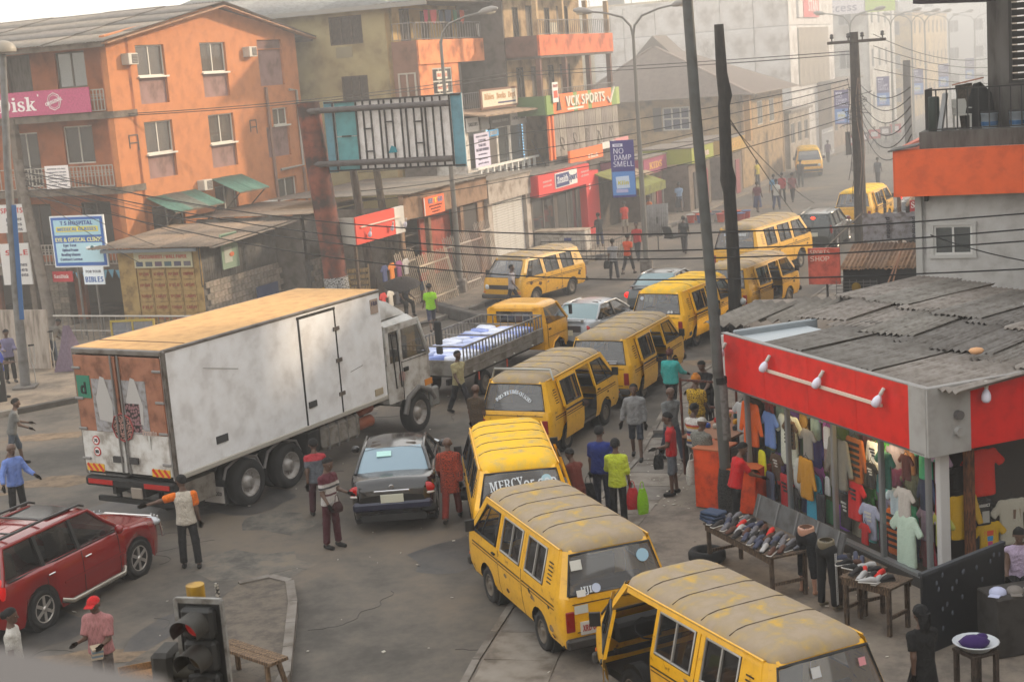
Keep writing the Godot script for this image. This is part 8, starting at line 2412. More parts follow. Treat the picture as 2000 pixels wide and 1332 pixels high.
	for a in [[3.2, 3.9, -4.3, .16, .7], [4.9, 3.62, -1.7, .14, .6], [5.1, 3.75, -3.0, .07, .3]]:
		single("roof_rubbish", ["white plastic bag lying on the corrugated roof", "tan bread-like lump lying on the corrugated roof", "small red scrap on the corrugated roof"][[.16, .14, .07].find(a[3])], "rubbish", mk().ball(V(0, .06, 0), V(a[3], a[3] * .45, a[3] * .7), 7).done(), [mt(.7, .71, .73), mt(.76, .58, .42), mt(.55, .14, .14)][[.16, .14, .07].find(a[3])], s.to_global(V(a[0], a[1], a[2])))
	var t1 := table("shoe_table", "long wooden trestle table covered with rows of shoes", s.to_global(V(3.75, .014, 2.1)), ya, 2.3, .75, .78)
	var bk := thing("grey_trough", "grey folded board with ribs standing behind the shoe table", "board", s.to_global(V(2.9, .014, 1.2)), ya)
	part(bk, "board", mk().box(V(.3, .62, -.3), V(2.9, .42, .04), Basis(Vector3.RIGHT, -.3)).done(), mt(.34, .345, .35, .7, "dirt", .8))
	for i in 5: part(bk, "rib", mk().box(V(-1.0 + i * .65, .63, -.27), V(.04, .42, .03), Basis(Vector3.RIGHT, -.3)).done(), mt(.42, .42, .42))
	for i in 2: bx(bk, "leg", V(-.9 + i * 2.3, .25, -.33), V(.06, .5, .06), mt(.3, .26, .22))
	var sc := [mt(.07, .07, .08), mt(.14, .13, .13), mt(.36, .36, .38), mt(.28, .17, .12), mt(.6, .6, .6), mt(.2, .22, .3), mt(.7, .12, .08)]
	var sn := ["black", "charcoal", "grey", "brown", "white", "navy", "bright red"]
	for i in 10:
		for j in 4:
			var k := 6 if (i + j * 3) % 17 == 5 else rng.randi() % 6
			shoe(sn[k] + " shoe in the rows on the long shoe table", sc[k], s.to_global(V(2.72 + i * .225, .795, 1.84 + j * .17 + rng.randf_range(-.02, .02))), ya + .5 + rng.randf_range(-.3, .3), "shoes on the long table", rng.randf() < .4)
	var bl := s.to_global(V(2.6, .79, 2.3))
	for i in 3: single("folded_jeans", "folded blue jeans piled at the left end of the shoe table", "jeans", mk().cbox(V(0, .03, 0), V(.4, .06, .3), .02).done(), mt(.2, .26, .36, .95, "grain", 2), bl + V(.02 * i, .065 * i, 0), V(0, ya + .2 * i, 0), "folded jeans")
	table("small_table", "small square wooden table with trainers beside the glass corner", s.to_global(V(6.62, .014, 1.62)), ya + .35, .95, .6, .8)
	table("low_table", "dark low table behind the mannequins heaped with slippers", s.to_global(V(5.95, .014, 1.45)), ya, .7, .55, .78)
	for i in 18:
		var k := 6 if i == 4 or i == 9 else rng.randi() % 6
		shoe(sn[k] + " shoe in the heap on the small tables by the corner", sc[k], s.to_global(V(5.75 + (i % 6) * .22, .815 + .035 * (i / 12), 1.4 + (i / 6) * .16 + (i % 6) * .04)), ya + rng.randf_range(-1.2, 1.2), "shoes on the small tables", rng.randf() < .4)
	var skin := mt(.66, .5, .42, .4)
	for i in 2:
		var m := thing("trouser_mannequin", ["half mannequin in ripped black jeans with bare feet", "half mannequin in black track pants with white side stripes"][i], "mannequin", s.to_global([V(4.85, .014, 1.75), V(5.6, .014, 1.85)][i]), ya + .3)
		var q := PM.new()
		q.field([[V(-.06, 1.0, 0), V(.06, 1.0, 0), .13, .13], [V(-.09, .95, 0), V(-.12, .5, 0), .09, .07], [V(.09, .95, 0), V(.12, .5, 0), .09, .07], [V(-.12, .5, 0), V(-.14, .3 - .22 * i, 0), .066, .06, 1], [V(.12, .5, 0), V(.14, .3 - .22 * i, 0), .066, .06, 1]], .02, .03, Color.WHITE)
		part(m, "trousers", q.done(), [mt(.11, .12, .14, .95, "print", 2.5), mt(.05, .05, .055)][i])
		for sd: float in [-1.0, 1.0]:
			var ft := PM.new()
			ft.field([[V(sd * .13, .32, 0), V(sd * .14, .08, 0), .045, .032], [V(sd * .14, .05, .02), V(sd * .15, .03, -.15), .033, .03]], .02, .02, Color.WHITE, .0)
			part(m, "foot", ft.done(), skin if i == 0 else mt(.4, .37, .3, .6))
		var f := PM.new()
		f.field([[V(0, 1.1, 0), V(0, 1.17, 0), .14, .135, 1]], .02, .02, Color.WHITE)
		part(m, "waist_form", f.done(), skin if i == 0 else mt(.4, .37, .3, .6))
		if i == 1:
			for k in 2: part(m, "side_stripe", mk().tube([V(.19, .98, .02 - .03 * k), V(.2, .5, .02 - .03 * k), V(.205, .12, .02 - .03 * k)], .008, 4).done(), mt(.75, .75, .74))
	var dp := thing("spotted_screen", "dark blue panel with pale spots screening the shop's side", "panel", V(6.5, .014, -21.5), .62)
	part(dp, "panel", mk().cbox(V(0, .62, 0), V(1.95, 1.25, .05), .01).done(), mt(.075, .085, .11, .5, "grain", 1.0))
	bx(dp, "rail", V(0, 1.26, .0), V(1.98, .05, .07), mt(.2, .21, .23))
	for i in 26: part(dp, "spot", mk().ball(V(rng.randf_range(-.9, .9), rng.randf_range(.15, 1.15), .026), V(.028, .04, .006), 7).done(), mt(.3, .32, .36))
	var st := thing("basin_stool", "wooden stool carrying an enamel basin at the lower right", "stool", V(6.08, .014, -19.6), .4)
	var wd := mt(.28, .24, .21, .9, "wood", .8)
	for i in 3: bx(st, "plank", V(0, .6, -.15 + i * .15), V(.46, .04, .14), wd)
	for i in 4: bx(st, "leg", V(-.19 + .38 * (i % 2), .29, -.18 + .36 * (i / 2)), V(.06, .58, .06), wd)
	var bs := thing("basin", "white enamel basin heaped with purple cloths", "basin", V(6.08, .64, -19.6), 0)
	part(bs, "bowl", mk().lathe([[.18, 0], [.3, .1], [.32, .11], [.3, .12], [.17, .02], [0, .02]], Z0, Basis(), 20).done(), mt(.68, .7, .72, .3))
	part(bs, "cloths", mk().ball(V(-.02, .1, 0), V(.22, .09, .18), 9).ball(V(.1, .14, -.05), V(.09, .06, .08), 7).done(), mt(.16, .05, .3, .95))
	var cr := thing("vendor_table", "concrete vendor's block with caps and a plastic bag on it", "table", V(7.1, .014, -21.0), .2)
	part(cr, "block", mk().cbox(V(0, .45, 0), V(.9, .9, .6), .02).done(), mt(.2, .19, .18, .9, "dirt", .8))
	for i in 3: single("cap_stack", ["white visor cap on the vendor's block", "grey knitted cap on the vendor's block", "second grey cap on the vendor's block"][i], "cap", mk().ball(V(0, 0, 0), V(.13, .09, .14), 10, 0, 1).cbox(V(0, .01, .17), V(.16, .015, .12), .005).done(), [mt(.62, .64, .74), mt(.4, .38, .36), mt(.44, .42, .4)][i], V(6.82 + i * .25, .92, -20.9), V(0, -.6 + i * .4, 0))
	var ty := thing("spare_tyre", "old black tyre lying by the shoe table's leg", "tyre", s.to_global(V(2.45, .03, 2.35)), 0)
	part(ty, "tyre", mk().lathe([[.2, 0], [.3, 0], [.34, .05], [.34, .15], [.3, .2], [.2, .2], [.19, .1], [.2, 0]], Z0, Basis(), 22).done(), mt(.1, .1, .1, .9, "grain", 2))
func stalls() -> void:
	var c := thing("orange_counter", "orange painted plywood counter beside the metal pole", "counter", V(4.0, .014, -28.9), -.65)
	var org := mt(.8, .27, .06, .6, "dirt", .6)
	bx(c, "front", V(-.28, .62, .1), V(.62, 1.2, .05), org)
	bx(c, "front", V(.42, .45, .15), V(.7, .85, .05), org)
	bx(c, "side", V(-.58, .62, -.3), V(.05, 1.2, .8), org)
	bx(c, "side", V(.76, .45, -.2), V(.05, .85, .7), org)
	bx(c, "top", V(-.28, 1.23, -.2), V(.66, .03, .7), mt(.6, .34, .2))
	bx(c, "top", V(.42, .89, -.1), V(.74, .03, .6), mt(.7, .34, .14))
	var st := thing("street_stall", "crowded wooden-post stall with trays of small goods behind the orange counter", "stall", V(4.75, .014, -32.4), -.62)
	var rust := mt(.36, .17, .1, .8, "wood", .6)
	for i in 4: part(st, "post", mk().cyl(V(-.55 + 1.1 * (i % 2), 0, -1.3 + 2.6 * (i / 2)), V(-.55 + 1.1 * (i % 2), 2.15, -1.3 + 2.6 * (i / 2)), .03, -1, 8).done(), rust)
	for z: float in [-1.3, .0, 1.3]: bx(st, "rail", V(0, 2.1 if z != 0 else 1.2, z), V(1.1, .04, .04), rust)
	bx(st, "tray", V(0, .85, 0), V(1.1, .05, 2.7), mt(.5, .34, .24))
	bx(st, "tray", V(.1, 1.05, -.7), V(.7, .04, .9), mt(.72, .5, .46))
	bx(st, "skirt", V(-.56, .42, 0), V(.03, .82, 2.6), mt(.2, .19, .19))
	for i in 12: part(st, "spike", mk().cyl(V(-.6, .9, -1.2 + i * .2), V(-.6, 1.02, -1.2 + i * .2), .012, .003, 5).done(), mt(.6, .6, .58))
	var gc := [mt(.15, .25, .5), mt(.62, .6, .56), mt(.6, .14, .1), mt(.12, .12, .13), mt(.7, .5, .1), mt(.2, .4, .45)]
	for i in 16: single("stall_goods", ["blue", "white", "red", "black", "yellow", "teal"][i % 6] + " packet among the wares on the street stall's tray", "packet", mk().cbox(V(0, .05, 0), V(.16, .1, .1), .02).done(), gc[i % 6], st.to_global(V(-.35 + .23 * (i % 4), .88, -.95 + .5 * (i / 4))), V(0, i * .7, 0), "wares on the street stall")
	shirt("stall_jacket", "blue jacket hung on the stall's end post", mt(.1, .12, .36, .95), V(5.0, 1.75, -30.6), -1.0, .7, 2)
	shirt("stall_shirt", "white shirt hung beside the blue jacket on the stall", mt(.66, .66, .66, .95), V(4.75, 1.7, -30.9), -1.0, .65, 0)
	var dr := thing("painted_drain", "black sheet painted as the shade of a drain slot in the slab pavement by the stall", "drain", V(3.95, .0, -35.0), -.3)
	part(dr, "slot", mk().box(V(0, .02, 0), V(1.5, .012, .4)).done(), mt(.03, .03, .03))  # near-black sheet painting the shade inside a slot; nothing is cut open
	part(dr, "rim", mk().box(V(0, .05, -.25), V(1.6, .1, .1)).done(), mt(.4, .38, .36))
	var k := thing("barrel_kiosk", "kiosk with a curved dusty tin roof behind the corrugated roofs", "kiosk", V(9.0, 0, -39.0), -.32)
	var rings := []
	for e in 2:
		var ring := PackedVector3Array()
		for i in 13: ring.append(V(-2.6 + 5.2 * e, 1.2 + sin(PI * i / 12) * 1.15, cos(PI * i / 12) * 1.5))
		rings.append(ring)
	part(k, "roof", mk().loft(rings, false, false).done(), mt(.5, .46, .42, .8, "streak", .4))
	bx(k, "end_wall", V(-2.55, .95, 0), V(.06, 1.9, 2.7), mt(.36, .33, .3))
	bx(k, "wall", V(0, .6, 1.4), V(5.0, 1.2, .06), mt(.38, .35, .32))
	bx(k, "orange_panel", V(-2.62, .75, .9), V(.06, 1.0, .9), mt(.6, .27, .12))
	var gr := thing("wire_rack", "wire mesh rack with a small badge standing on the barrel roof", "rack", V(8.9, 2.3, -38.0), -.32)
	for i in 7:
		part(gr, "wire", mk().cyl(V(-.5 + i * .17, 0, 0), V(-.5 + i * .17, .7, 0), .008, -1, 4).done(), mt(.35, .34, .33))
		part(gr, "wire", mk().cyl(V(-.5, .1 + i * .09, 0), V(.52, .1 + i * .09, 0), .008, -1, 4).done(), mt(.35, .34, .33))
	part(gr, "badge", mk().ball(V(0, .5, .02), V(.12, .13, .02), 10).done(), mt(.42, .33, .1))
	var cm := thing("camera_bracket", "small white security camera on a bracket above the roofs", "camera", V(9.8, 2.6, -35.6), -.3)
	part(cm, "body", mk().tube([V(-.16, 0, 0), V(.14, .03, 0)], .06, 8).done(), mt(.72, .72, .7))
	part(cm, "arm", mk().cyl(V(0, 0, 0), V(-.12, -.6, 0), .02, -1, 6).done(), mt(.2, .2, .2))
	var g := thing("white_chest", "white chest freezer behind the iron fence", "freezer", S(-26.1, -66.6, .13), YS + .05)
	part(g, "case", mk().cbox(V(0, .5, 0), V(2.7, .95, 1.0), .03).done(), mt(.68, .66, .63, .6, "dirt", .6))
	part(g, "lid", mk().cbox(V(0, 1.02, 0), V(2.74, .08, 1.04), .03).done(), mt(.66, .6, .53, .7, "dirt", .6))
	bx(g, "label_plate", V(.5, .62, .51), V(.36, .16, .02), mt(.14, .2, .45))
	for x: float in [-1.0, 1.05]: bx(g, "foot", V(x, .02, 0), V(.1, .08, .8), mt(.2, .2, .2))
	var f := thing("iron_fence", "black spiked iron fence round the corner of the left pavement", "fence", S(-25.9, -63.5, .0), YS)
	var iron := mt(.1, .1, .105, .6)
	for sd in 2:
		for i in 16:
			var p := V(.22 * i, 0, 0) if sd == 0 else V(3.5, 0, -.24 * i)
			part(f, "bar", mk().cyl(p + V(0, .1, 0), p + V(0, 1.2, 0), .016, .004, 5).done() if i + sd == 0 else boxes["fbar"], iron, p if i + sd > 0 else V(0, 0, 0))
			if i + sd == 0: boxes["fbar"] = mk().cyl(V(0, .1, 0), V(0, 1.2, 0), .016, .004, 5).done()
		for y: float in [.3, 1.0]: bx(f, "rail", V(1.7, y, 0) if sd == 0 else V(3.5, y, -1.8), V(3.4, .04, .03) if sd == 0 else V(.03, .04, 3.6), iron)
	var ts := thing("tin_sheet", "tilted grey tin sheet on a pole beside the lamp post", "sheet", V(7.1, 0, -70.0), -.3)
	part(ts, "sheet", sheet_mesh(1.3, 1.5, .02, .12, .004, .05, 77), mt(.46, .45, .44, .8, "streak", .8), V(0, 1.45, 0), V(1.3, 0, .25))
	part(ts, "pole", mk().cyl(V(.1, 0, .1), V(.1, 1.6, .05), .03, -1, 6).done(), iron)
	var bc := [mt(.7, .22, .1), mt(.2, .3, .5), mt(.62, .6, .58), mt(.72, .26, .12), mt(.16, .2, .3), mt(.6, .12, .1)]
	for i in 12:
		var b := thing("plastic_bucket", ["orange", "blue", "white", "red-orange", "navy", "red"][i % 6] + " plastic bucket in the display by the far shops" + ["", ", second row"][i / 6], "bucket", S(-23.0 + .55 * (i % 6), -78.0 - 1.2 * (i / 6), .13 if i % 6 < 0 else .0), 0, "buckets by the far shops")
		part(b, "pail", mk().lathe([[.17, 0], [.23, .42], [.25, .44], [.22, .44], [.15, .03]], Z0, Basis(), 12).done(), bc[i % 6])
		part(b, "rim", mk().lathe([[.23, .42], [.26, .43], [.26, .46], [.23, .46]], Z0, Basis(), 12).done(), bc[(i + 2) % 6])
	var mb := thing("leaning_mattress", "yellowish folded slatted bed leaning under the clothes stall", "bed", S(-27.6, -49.0, .13), YS + .4)
	for i in 8: part(mb, "slat", mk().box(V(0, .2 + i * .22, -.06 * i), V(1.0, .16, .05), Basis(Vector3.RIGHT, -.25)).done(), mt(.6, .52, .36, .9, "wood", .6))
	for sd: float in [-.5, .5]: part(mb, "side_rail", mk().bar(V(sd, 0, .05), V(sd, 1.95, -.5), .05, .05).done(), mt(.5, .42, .3))
	var kb := thing("kerb_barrier", "low dark concrete barrier along the left kerb", "barrier", V(-1.9, 0, -54.6), -1.1)
	for i in 3: part(kb, "block", mk().cbox(V(-1.5 + i * 1.5, .22, 0), V(1.46, .44, .4), .04).done(), mt(.26, .255, .25, .9, "dirt", .6))
	var cl := thing("draped_cloth", "striped purple and white cloth draped from the pipe railing", "cloth", V(-14.8, .13, -49.6), .4)
	part(cl, "drape", mk().loft([PackedVector3Array([V(-.1, 1.5, 0), V(0, 1.5, .02), V(.1, 1.5, 0)]), PackedVector3Array([V(-.3, .8, .15), V(0, .8, .25), V(.35, .8, .1)]), PackedVector3Array([V(-.6, .03, .3), V(0, .03, .55), V(.75, .03, .3)])], false, false).done(), mt(.42, .36, .42, .95, "streak", 6.0))
	var dk := thing("black_cabinet", "tall black cabinet with a paper label at the left edge", "cabinet", V(-15.9, .13, -45.0), .5)
	part(dk, "case", mk().cbox(V(0, .6, 0), V(.7, 1.2, .5), .02).done(), mt(.09, .09, .1, .6))
	bx(dk, "label_plate", V(.1, .6, .26), V(.22, .1, .01), mt(.7, .7, .68))
func lamp_post(label: String, p: float, q: float, two := true, top := 10.0) -> Node3D:
	var t := thing("street_lamp", label, "street lamp", S(p, q), YS + .15, "street lamps along the median")
	var st := mt(.4, .39, .37, .5)
	part(t, "pole", mk().tube([V(0, 0, 0), V(0, 3, 0), V(0, 6.5, 0), V(0, top, 0)], [.13, .11, .085, .06], 10).done(), st)
	part(t, "base", mk().cbox(V(0, .35, 0), V(.5, .7, .5), .08).done(), mt(.42, .4, .38, .9, "dirt", .8))
	for sd: float in ([-1.0, 1.0] if two else [1.0]):
		part(t, "arm", mk().tube([V(0, top - .2, 0), V(sd * .08, top + .25, 0), V(sd * .4, top + .62, 0), V(sd * 1.1, top + .85, 0), V(sd * 1.75, top + .95, 0)], [.055, .05, .045, .04, .035], 7).done(), st)
		var h := part(t, "lamp_head", mk().tube([V(sd * 1.65, top + .93, 0), V(sd * 1.85, top + .98, 0), V(sd * 2.2, top + 1.04, 0), V(sd * 2.42, top + 1.06, 0)], [.06, .13, .14, .05], 9).done(), mt(.5, .48, .46, .5))
		part(h, "lens", mk().ball(V(sd * 2.1, top + .93, 0), V(.24, .09, .1), 9).done(), mt(.66, .62, .55, .2))
	return t
func banner(p: float, q: float, y: float, label: String) -> void:
	var t := thing("lamp_banner", label, "banner", S(p, q), YS + .12, "purple banners on the lamp posts")
	bx(t, "sheet", V(-.62, y + 1.18, 0), V(1.0, 2.36, .02), mt(.2, .17, .45, .6))
	var w := mt(.85, .85, .9, .7)
	for i in 3: text(t, "lettering", ["NO", "DAMP", "SMELL"][i], .22, w, V(-.62 + [-.16, 0, .02][i], y + 1.92 - i * .27, .014), Z0, "Droid Sans", false, [.42, .72, .84][i], .006)
	bx(t, "tag", V(-.8, y + 2.16, .014), V(.42, .12, .006), w)
	text(t, "lettering", "NEW", .07, mt(.2, .17, .45), V(-.8, y + 2.16, .02), Z0, FS, true, .26, .004)
	bx(t, "picture", V(-.62, y + .58, .012), V(.96, .98, .01), mt(.3, .5, .75, .5))
	part(t, "product_pack", mk().cbox(V(-.66, y + .62, .02), V(.56, .5, .02), .01, Basis(Vector3.BACK, .05)).done(), mt(.72, .78, .86, .5))
	text(t, "lettering", "Klin", .16, mt(.75, .72, .2), V(-.64, y + .6, .04), Z0, FS, true, .44, .006)
	bx(t, "product_pack", V(-.7, y + .27, .025), V(.5, .14, .02), mt(.66, .66, .8))
	for k: float in [y + .02, y + 2.34]: part(t, "bracket", mk().cyl(V(0, k, -.03), V(-1.14, k, -.03), .018, -1, 6).done(), mt(.4, .39, .38))
func poles_and_wires() -> void:
	lamp_post("double-arm street lamp with the nearest purple banner", -19.6, -59.6)
	lamp_post("double-arm street lamp half hidden by the utility pole", -19.4, -106.7)
	lamp_post("double-arm street lamp third along the median", -19.4, -124.4)
	lamp_post("double-arm street lamp fourth along the median", -19.4, -135.7)
	lamp_post("double-arm street lamp fifth along the median", -19.4, -143.9)
	lamp_post("double-arm street lamp sixth along the median, faint in the haze", -19.2, -160)
	lamp_post("double-arm street lamp farthest along the median, faintest", -19.0, -182)
	lamp_post("single-arm lamp post standing by the tan fascia behind the billboard", -26.0, -54.8, false, 10.2).set_meta("group", "single lamps")
	banner(-19.7, -59.5, 3.3, "nearest purple NO DAMP SMELL banner on its lamp post")
	banner(-19.5, -106.6, 3.3, "purple banner just left of the utility pole")
	banner(-19.5, -124.3, 3.6, "purple banner right of the utility pole")
	banner(-19.5, -143.8, 3.6, "hazy purple banner beyond the short post")
	banner(-19.2, -160, 3.6, "hazy purple banner second from the street's end")
	banner(-19.0, -182, 3.6, "faintest purple banner at the street's end")
	var ll := thing("left_lamp_post", "tall steel lamp post with a blue streamer at the left edge", "street lamp", V(-15.53, .13, -46.95), .1)
	part(ll, "pole", mk().tube([V(0, 0, 0), V(.1, 3, 0), V(.35, 7, 0), V(.65, 10.4, 0)], [.16, .14, .12, .1], 10).done(), mt(.4, .4, .4, .5, "dirt", .5))
	part(ll, "lamp_head", mk().ball(V(.68, 10.5, 0), V(.4, .3, .4), 14, -.2, 1).done(), mt(.5, .47, .42, .5))
	part(ll, "base", mk().cbox(V(0, .04, 0), V(.7, .08, .7), .02).done(), mt(.4, .38, .36))
	part(ll, "streamer", mk().box(V(.3, 4.0, .13), V(.14, 3.6, .04), Basis(Vector3.BACK, -.06)).done(), mt(.16, .32, .5, .9))
	var conc := mt(.46, .43, .4, .95, "dirt", .6)
	var wood := mt(.3, .27, .25, .95, "wood", .3)
	var P := func(n: String, lab: String, a: Vector3, b: Vector3, r0: float, r1: float, m: Material) -> Node3D:
		var t := thing(n, lab, "pole", a, 0)
		part(t, "shaft", mk().tube([V(0, 0, 0), (b - a) * .35 + V(.02, 0, .01), (b - a) * .7 + V(-.02, 0, 0), b - a], [r0, lerpf(r0, r1, .4), lerpf(r0, r1, .7), r1], 9).done(), m)
		return t
	P.call("concrete_pole", "tapered concrete utility pole left of the clinic sign", V(-17.6, .13, -57.2), V(-18.15, 6.9, -57.5), .24, .16, conc)
	var mp: Node3D = P.call("steel_pole", "tall grey steel pole rising in front of the corner shop's red fascia", V(4.04, 0, -28.74), V(3.72, 11.5, -28.74), .115, .1, mt(.3, .31, .31, .5, "dirt", .5))
	part(mp, "bill", mk().cyl(V(0, 1.5, 0), V(-.03, 2.6, 0), .125, -1, 10).done(), mt(.42, .42, .42, .9, "dirt", 1.5))
	part(mp, "tape_band", mk().cyl(V(-.03, 2.62, 0), V(-.035, 2.75, 0), .135, -1, 10).done(), mt(.07, .07, .07))
	part(mp, "base_wrap", mk().tube([V(0, 0, 0), V(0, .5, 0), V(0, .9, 0)], [.2, .2, .15], 10).done(), mt(.2, .2, .2, .9, "print", 2.0))
	var wp := thing("wooden_pole", "dark knotty wooden pole behind the steel pole", "pole", V(7.2, 0, -47.4), 0)
	part(wp, "shaft", mk().tube([V(0, 0, 0), V(.03, 2.5, 0), V(.0, 4.6, 0), V(-.02, 5.0, 0), V(-.05, 5.4, 0), V(-.04, 7.3, 0), V(.02, 7.6, 0), V(-.06, 8.3, 0), V(-.08, 9.8, 0)], [.23, .21, .2, .26, .2, .19, .22, .18, .15], 9).done(), mt(.17, .16, .15, .95, "wood", .3))
	part(wp, "lamp", mk().ball(V(.24, 1.1, .1), V(.12, .12, .12), 9).done(), mt(.55, .56, .56, .3))
	var up := thing("utility_pole", "wooden utility pole with a crossarm and a tangle of cables", "pole", V(15.74, 0, -66.0), -.38)
	part(up, "shaft", mk().tube([V(0, 0, 0), V(.02, 3, 0), V(0, 6, 0), V(-.03, 9.35, 0)], [.29, .26, .24, .19], 10).done(), mt(.28, .26, .245, .95, "wood", .3))
	part(up, "crossarm", mk().cbox(V(.1, 8.95, .15), V(2.5, .13, .12), .02).done(), wood)
	for x: float in [-.95, 1.2, -.25, .35]: part(up, "insulator", mk().lathe([[.03, 0], [.03, .12], [.09, .14], [.09, .2], [.06, .22], [.09, .26], [.05, .32], [0, .33]], V(x, 9.0, .15), Basis(), 8).done(), mt(.13, .12, .12, .4))
	for i in 9:
		var a := i * .7
		var pts := []
		for k in 10: pts.append(V(.3 * sin(a) + .45 * sin(k * .7 + a) * (.4 + .06 * k), 6.6 - .12 * i - .1 * k * (1 if i % 2 else -1) * .5, .25 + .3 * cos(k * .7 + a)))
		part(up, "cable_tangle", mk().tube(pts, .014, 4).done(), mt(.1, .1, .1))
	for i in 5:
		var pts := []
		for k in 9: pts.append(V(-.32 + .14 * i + .1 * sin(k * 1.3 + i), 7.4 - k * (.55 + .12 * i), .28 + .05 * cos(k + i)))
		part(up, "loose_wire", mk().tube(pts, .012, 4).done(), mt(.55, .45, .4) if i > 2 else mt(.1, .1, .1))
	bx(up, "meter_box", V(-.4, 4.6, .12), V(.2, 1.0, .2), mt(.4, .39, .38))
	P.call("short_post", "short square post between the utility pole and the balcony", V(24.5, 0, -90), V(24.5, 7.6, -90), .24, .22, mt(.3, .29, .28, .9, "dirt", .5))
	P.call("leaning_pole", "leaning wooden pole before the red and white sign, nearer the billboard", V(-5.15, .13, -57.6), V(-5.6, 5.7, -58.0), .2, .15, wood)
	P.call("leaning_pole", "second leaning wooden pole before the red and white sign", V(-4.35, .13, -58.6), V(-4.8, 5.8, -59.0), .19, .14, mt(.36, .33, .29, .95, "wood", .3))
	var b := thing("billboard", "pale blue billboard seen from behind on a thick rusty column", "billboard", S(-27.66, -47.7), YS)
	part(b, "column", mk().tube([V(.1, .13, 0), V(-.05, 3, 0), V(-.3, 6, 0), V(-.45, 8.25, 0)], [.44, .43, .42, .41], 18).done(), mt(.55, .45, .43, .85, "rust", .3))
	part(b, "column_cap", mk().cyl(V(-.45, 8.25, 0), V(-.45, 8.3, 0), .44, -1, 18).done(), mt(.2, .17, .16))
	for y: float in [7.92, 6.02]: part(b, "arm", mk().cyl(V(-.3, y + .03, .3), V(5.25, y, .3), .11, -1, 10).done(), mt(.3, .28, .28, .7, "dirt", .8))
	bx(b, "bill_sheet", V(2.9, 6.97, -.14), V(5.4, 2.5, .05), mt(.88, .86, .85, .8, "soft", .6))
	for a in [[.32, .35], [5.4, .42]]: bx(b, "edge_panel", V(a[0], 6.97, -.08), V(a[1], 2.54, .06), mt(.33, .52, .58, .7, "soft", .5))
	for k in 2: bx(b, "blue_panel", V(1.0, 6.35 + k * 1.24, -.09), V(.85, 1.2, .05), mt(.3, .54, .56, .7, "soft", .5))
	var bar := mt(.13, .12, .125, .7)
	for x: float in [.52, 1.46, 1.75, 2.05, 2.4, 2.6, 2.9, 3.25, 3.45, 3.75, 4.05, 4.2, 4.5, 4.8, 5.15]: bx(b, "batten", V(x, 6.97, -.02), V(.05, 2.46, .06), bar)
	for y: float in [8.2, 5.76]: bx(b, "frame_bar", V(2.9, y, -.02), V(5.4, .06, .07), bar)
	for a in [[1.9, 7.2], [2.75, 7.4], [3.9, 7.35], [1.9, 6.4], [3.9, 6.6], [1.0, 6.98]]: bx(b, "tie_bar", V(a[0], a[1], -.015), V(.36, .05, .06), bar)
	part(b, "blue_scrap", mk().prism(PackedVector2Array([Vector2(0, 0), Vector2(.36, .02), Vector2(.3, .2), Vector2(.14, .26)]), .02, Transform3D(Basis(), V(2.65, 6.3, .03))).done(), mt(.1, .45, .5))
	part(b, "bill", mk().cyl(V(.06, .9, .0), V(.0, 1.9, .0), .455, -1, 18).done(), mt(.62, .62, .63, .9, "print", 1.2))
	var blk := mt(.06, .06, .062, .7)
	var W := func(lab: String, pts: Array, r: float, gp: String) -> void:
		single("overhead_cable", lab, "cable", mk().tube(pts, r, 5).done(), blk, Z0, Z0, gp)
	for i in 4:
		var c := Curve3D.new()
		for k in [[V(-18.2, [6.46, 6.17, 5.97, 5.63][i], -57.6)], [V(-7.9, [4.95, 4.58, 4.32, 3.9][i], -48.5)], [V(.2, [4.42, 3.97, 3.75, 3.22][i], -42)], [V(7.0, [4.5, 4.08, 3.85, 3.28][i], -37.3)], [V(14, [5.05, 4.72, 4.43, 3.75][i], -32.5)]]: c.add_point(k[0])
		var pts := []
		for k in 29:
			var t := k / 28.0 * 4.0
			var j := mini(int(t), 3)
			pts.append(c.get_point_position(maxi(j, 0)).cubic_interpolate(c.get_point_position(j + 1), c.get_point_position(maxi(j - 1, 0)), c.get_point_position(mini(j + 2, 4)), t - j))
		W.call(["topmost", "second", "third", "lowest"][i] + " of the four black cables crossing the whole street", pts, .02, "four cables across the street")
	for i in 2: W.call(["upper", "lower"][i] + " of the two high cables from the utility pole to the orange building", sag(V(15.5, 8.55 - .13 * i, -66), V(.95, 8.7 - .17 * i, -72), .05) + sag(V(.95, 8.7 - .17 * i, -72), V(-15.0, 8.32 - .06 * i, -58.6), .25), .018, "high cables")
	var e := [[7.35, 6.29, 6.3], [7.13, 5.52, 5.44], [6.81, 4.86, 4.72], [6.37, 4.44, 4.33], [5.75, 3.56, 3.42]]
	for i in 5: W.call(["first", "second", "third", "fourth", "lowest"][i] + " cable of the fan from the utility pole down to the leaning poles", sag(V(15.4, e[i][0], -66), V(.55, e[i][1], -62), .25) + sag(V(.55, e[i][1], -62), V(-5.4, minf(e[i][2], 5.6), -58), .1), .018, "fan of cables")
	for i in 6: W.call("cable sagging from the utility pole to the grey building's balcony", sag(V(15.8, 7.2 - .32 * i, -65.8), V(13.3, 7.4 - .3 * i, -48.5), .5 + .15 * i), .016, "balcony cables")
	for i in 4: W.call("thin cable running from the utility pole to the right over the far road", sag(V(16.6, 9.2 - .5 * i, -66.2), V(34 + 2 * i, 8.2 - .4 * i, -95), 1.2), .016, "far cables")
	for i in 5: W.call("thin cable fanning from the concrete pole to the orange building's foot", sag(V(-18.1, 6.7 - .2 * i, -57.5), V(-11.2 - .4 * i, 4.2 - .25 * i, -60.5 + 2 * i), .15), .012, "clinic cables")
	W.call("thick stay wire slanting from the wooden pole to the far pavement", sag(V(7.15, 7.2, -47.5), V(15.5, .2, -80), .1), .02, "stay wires")
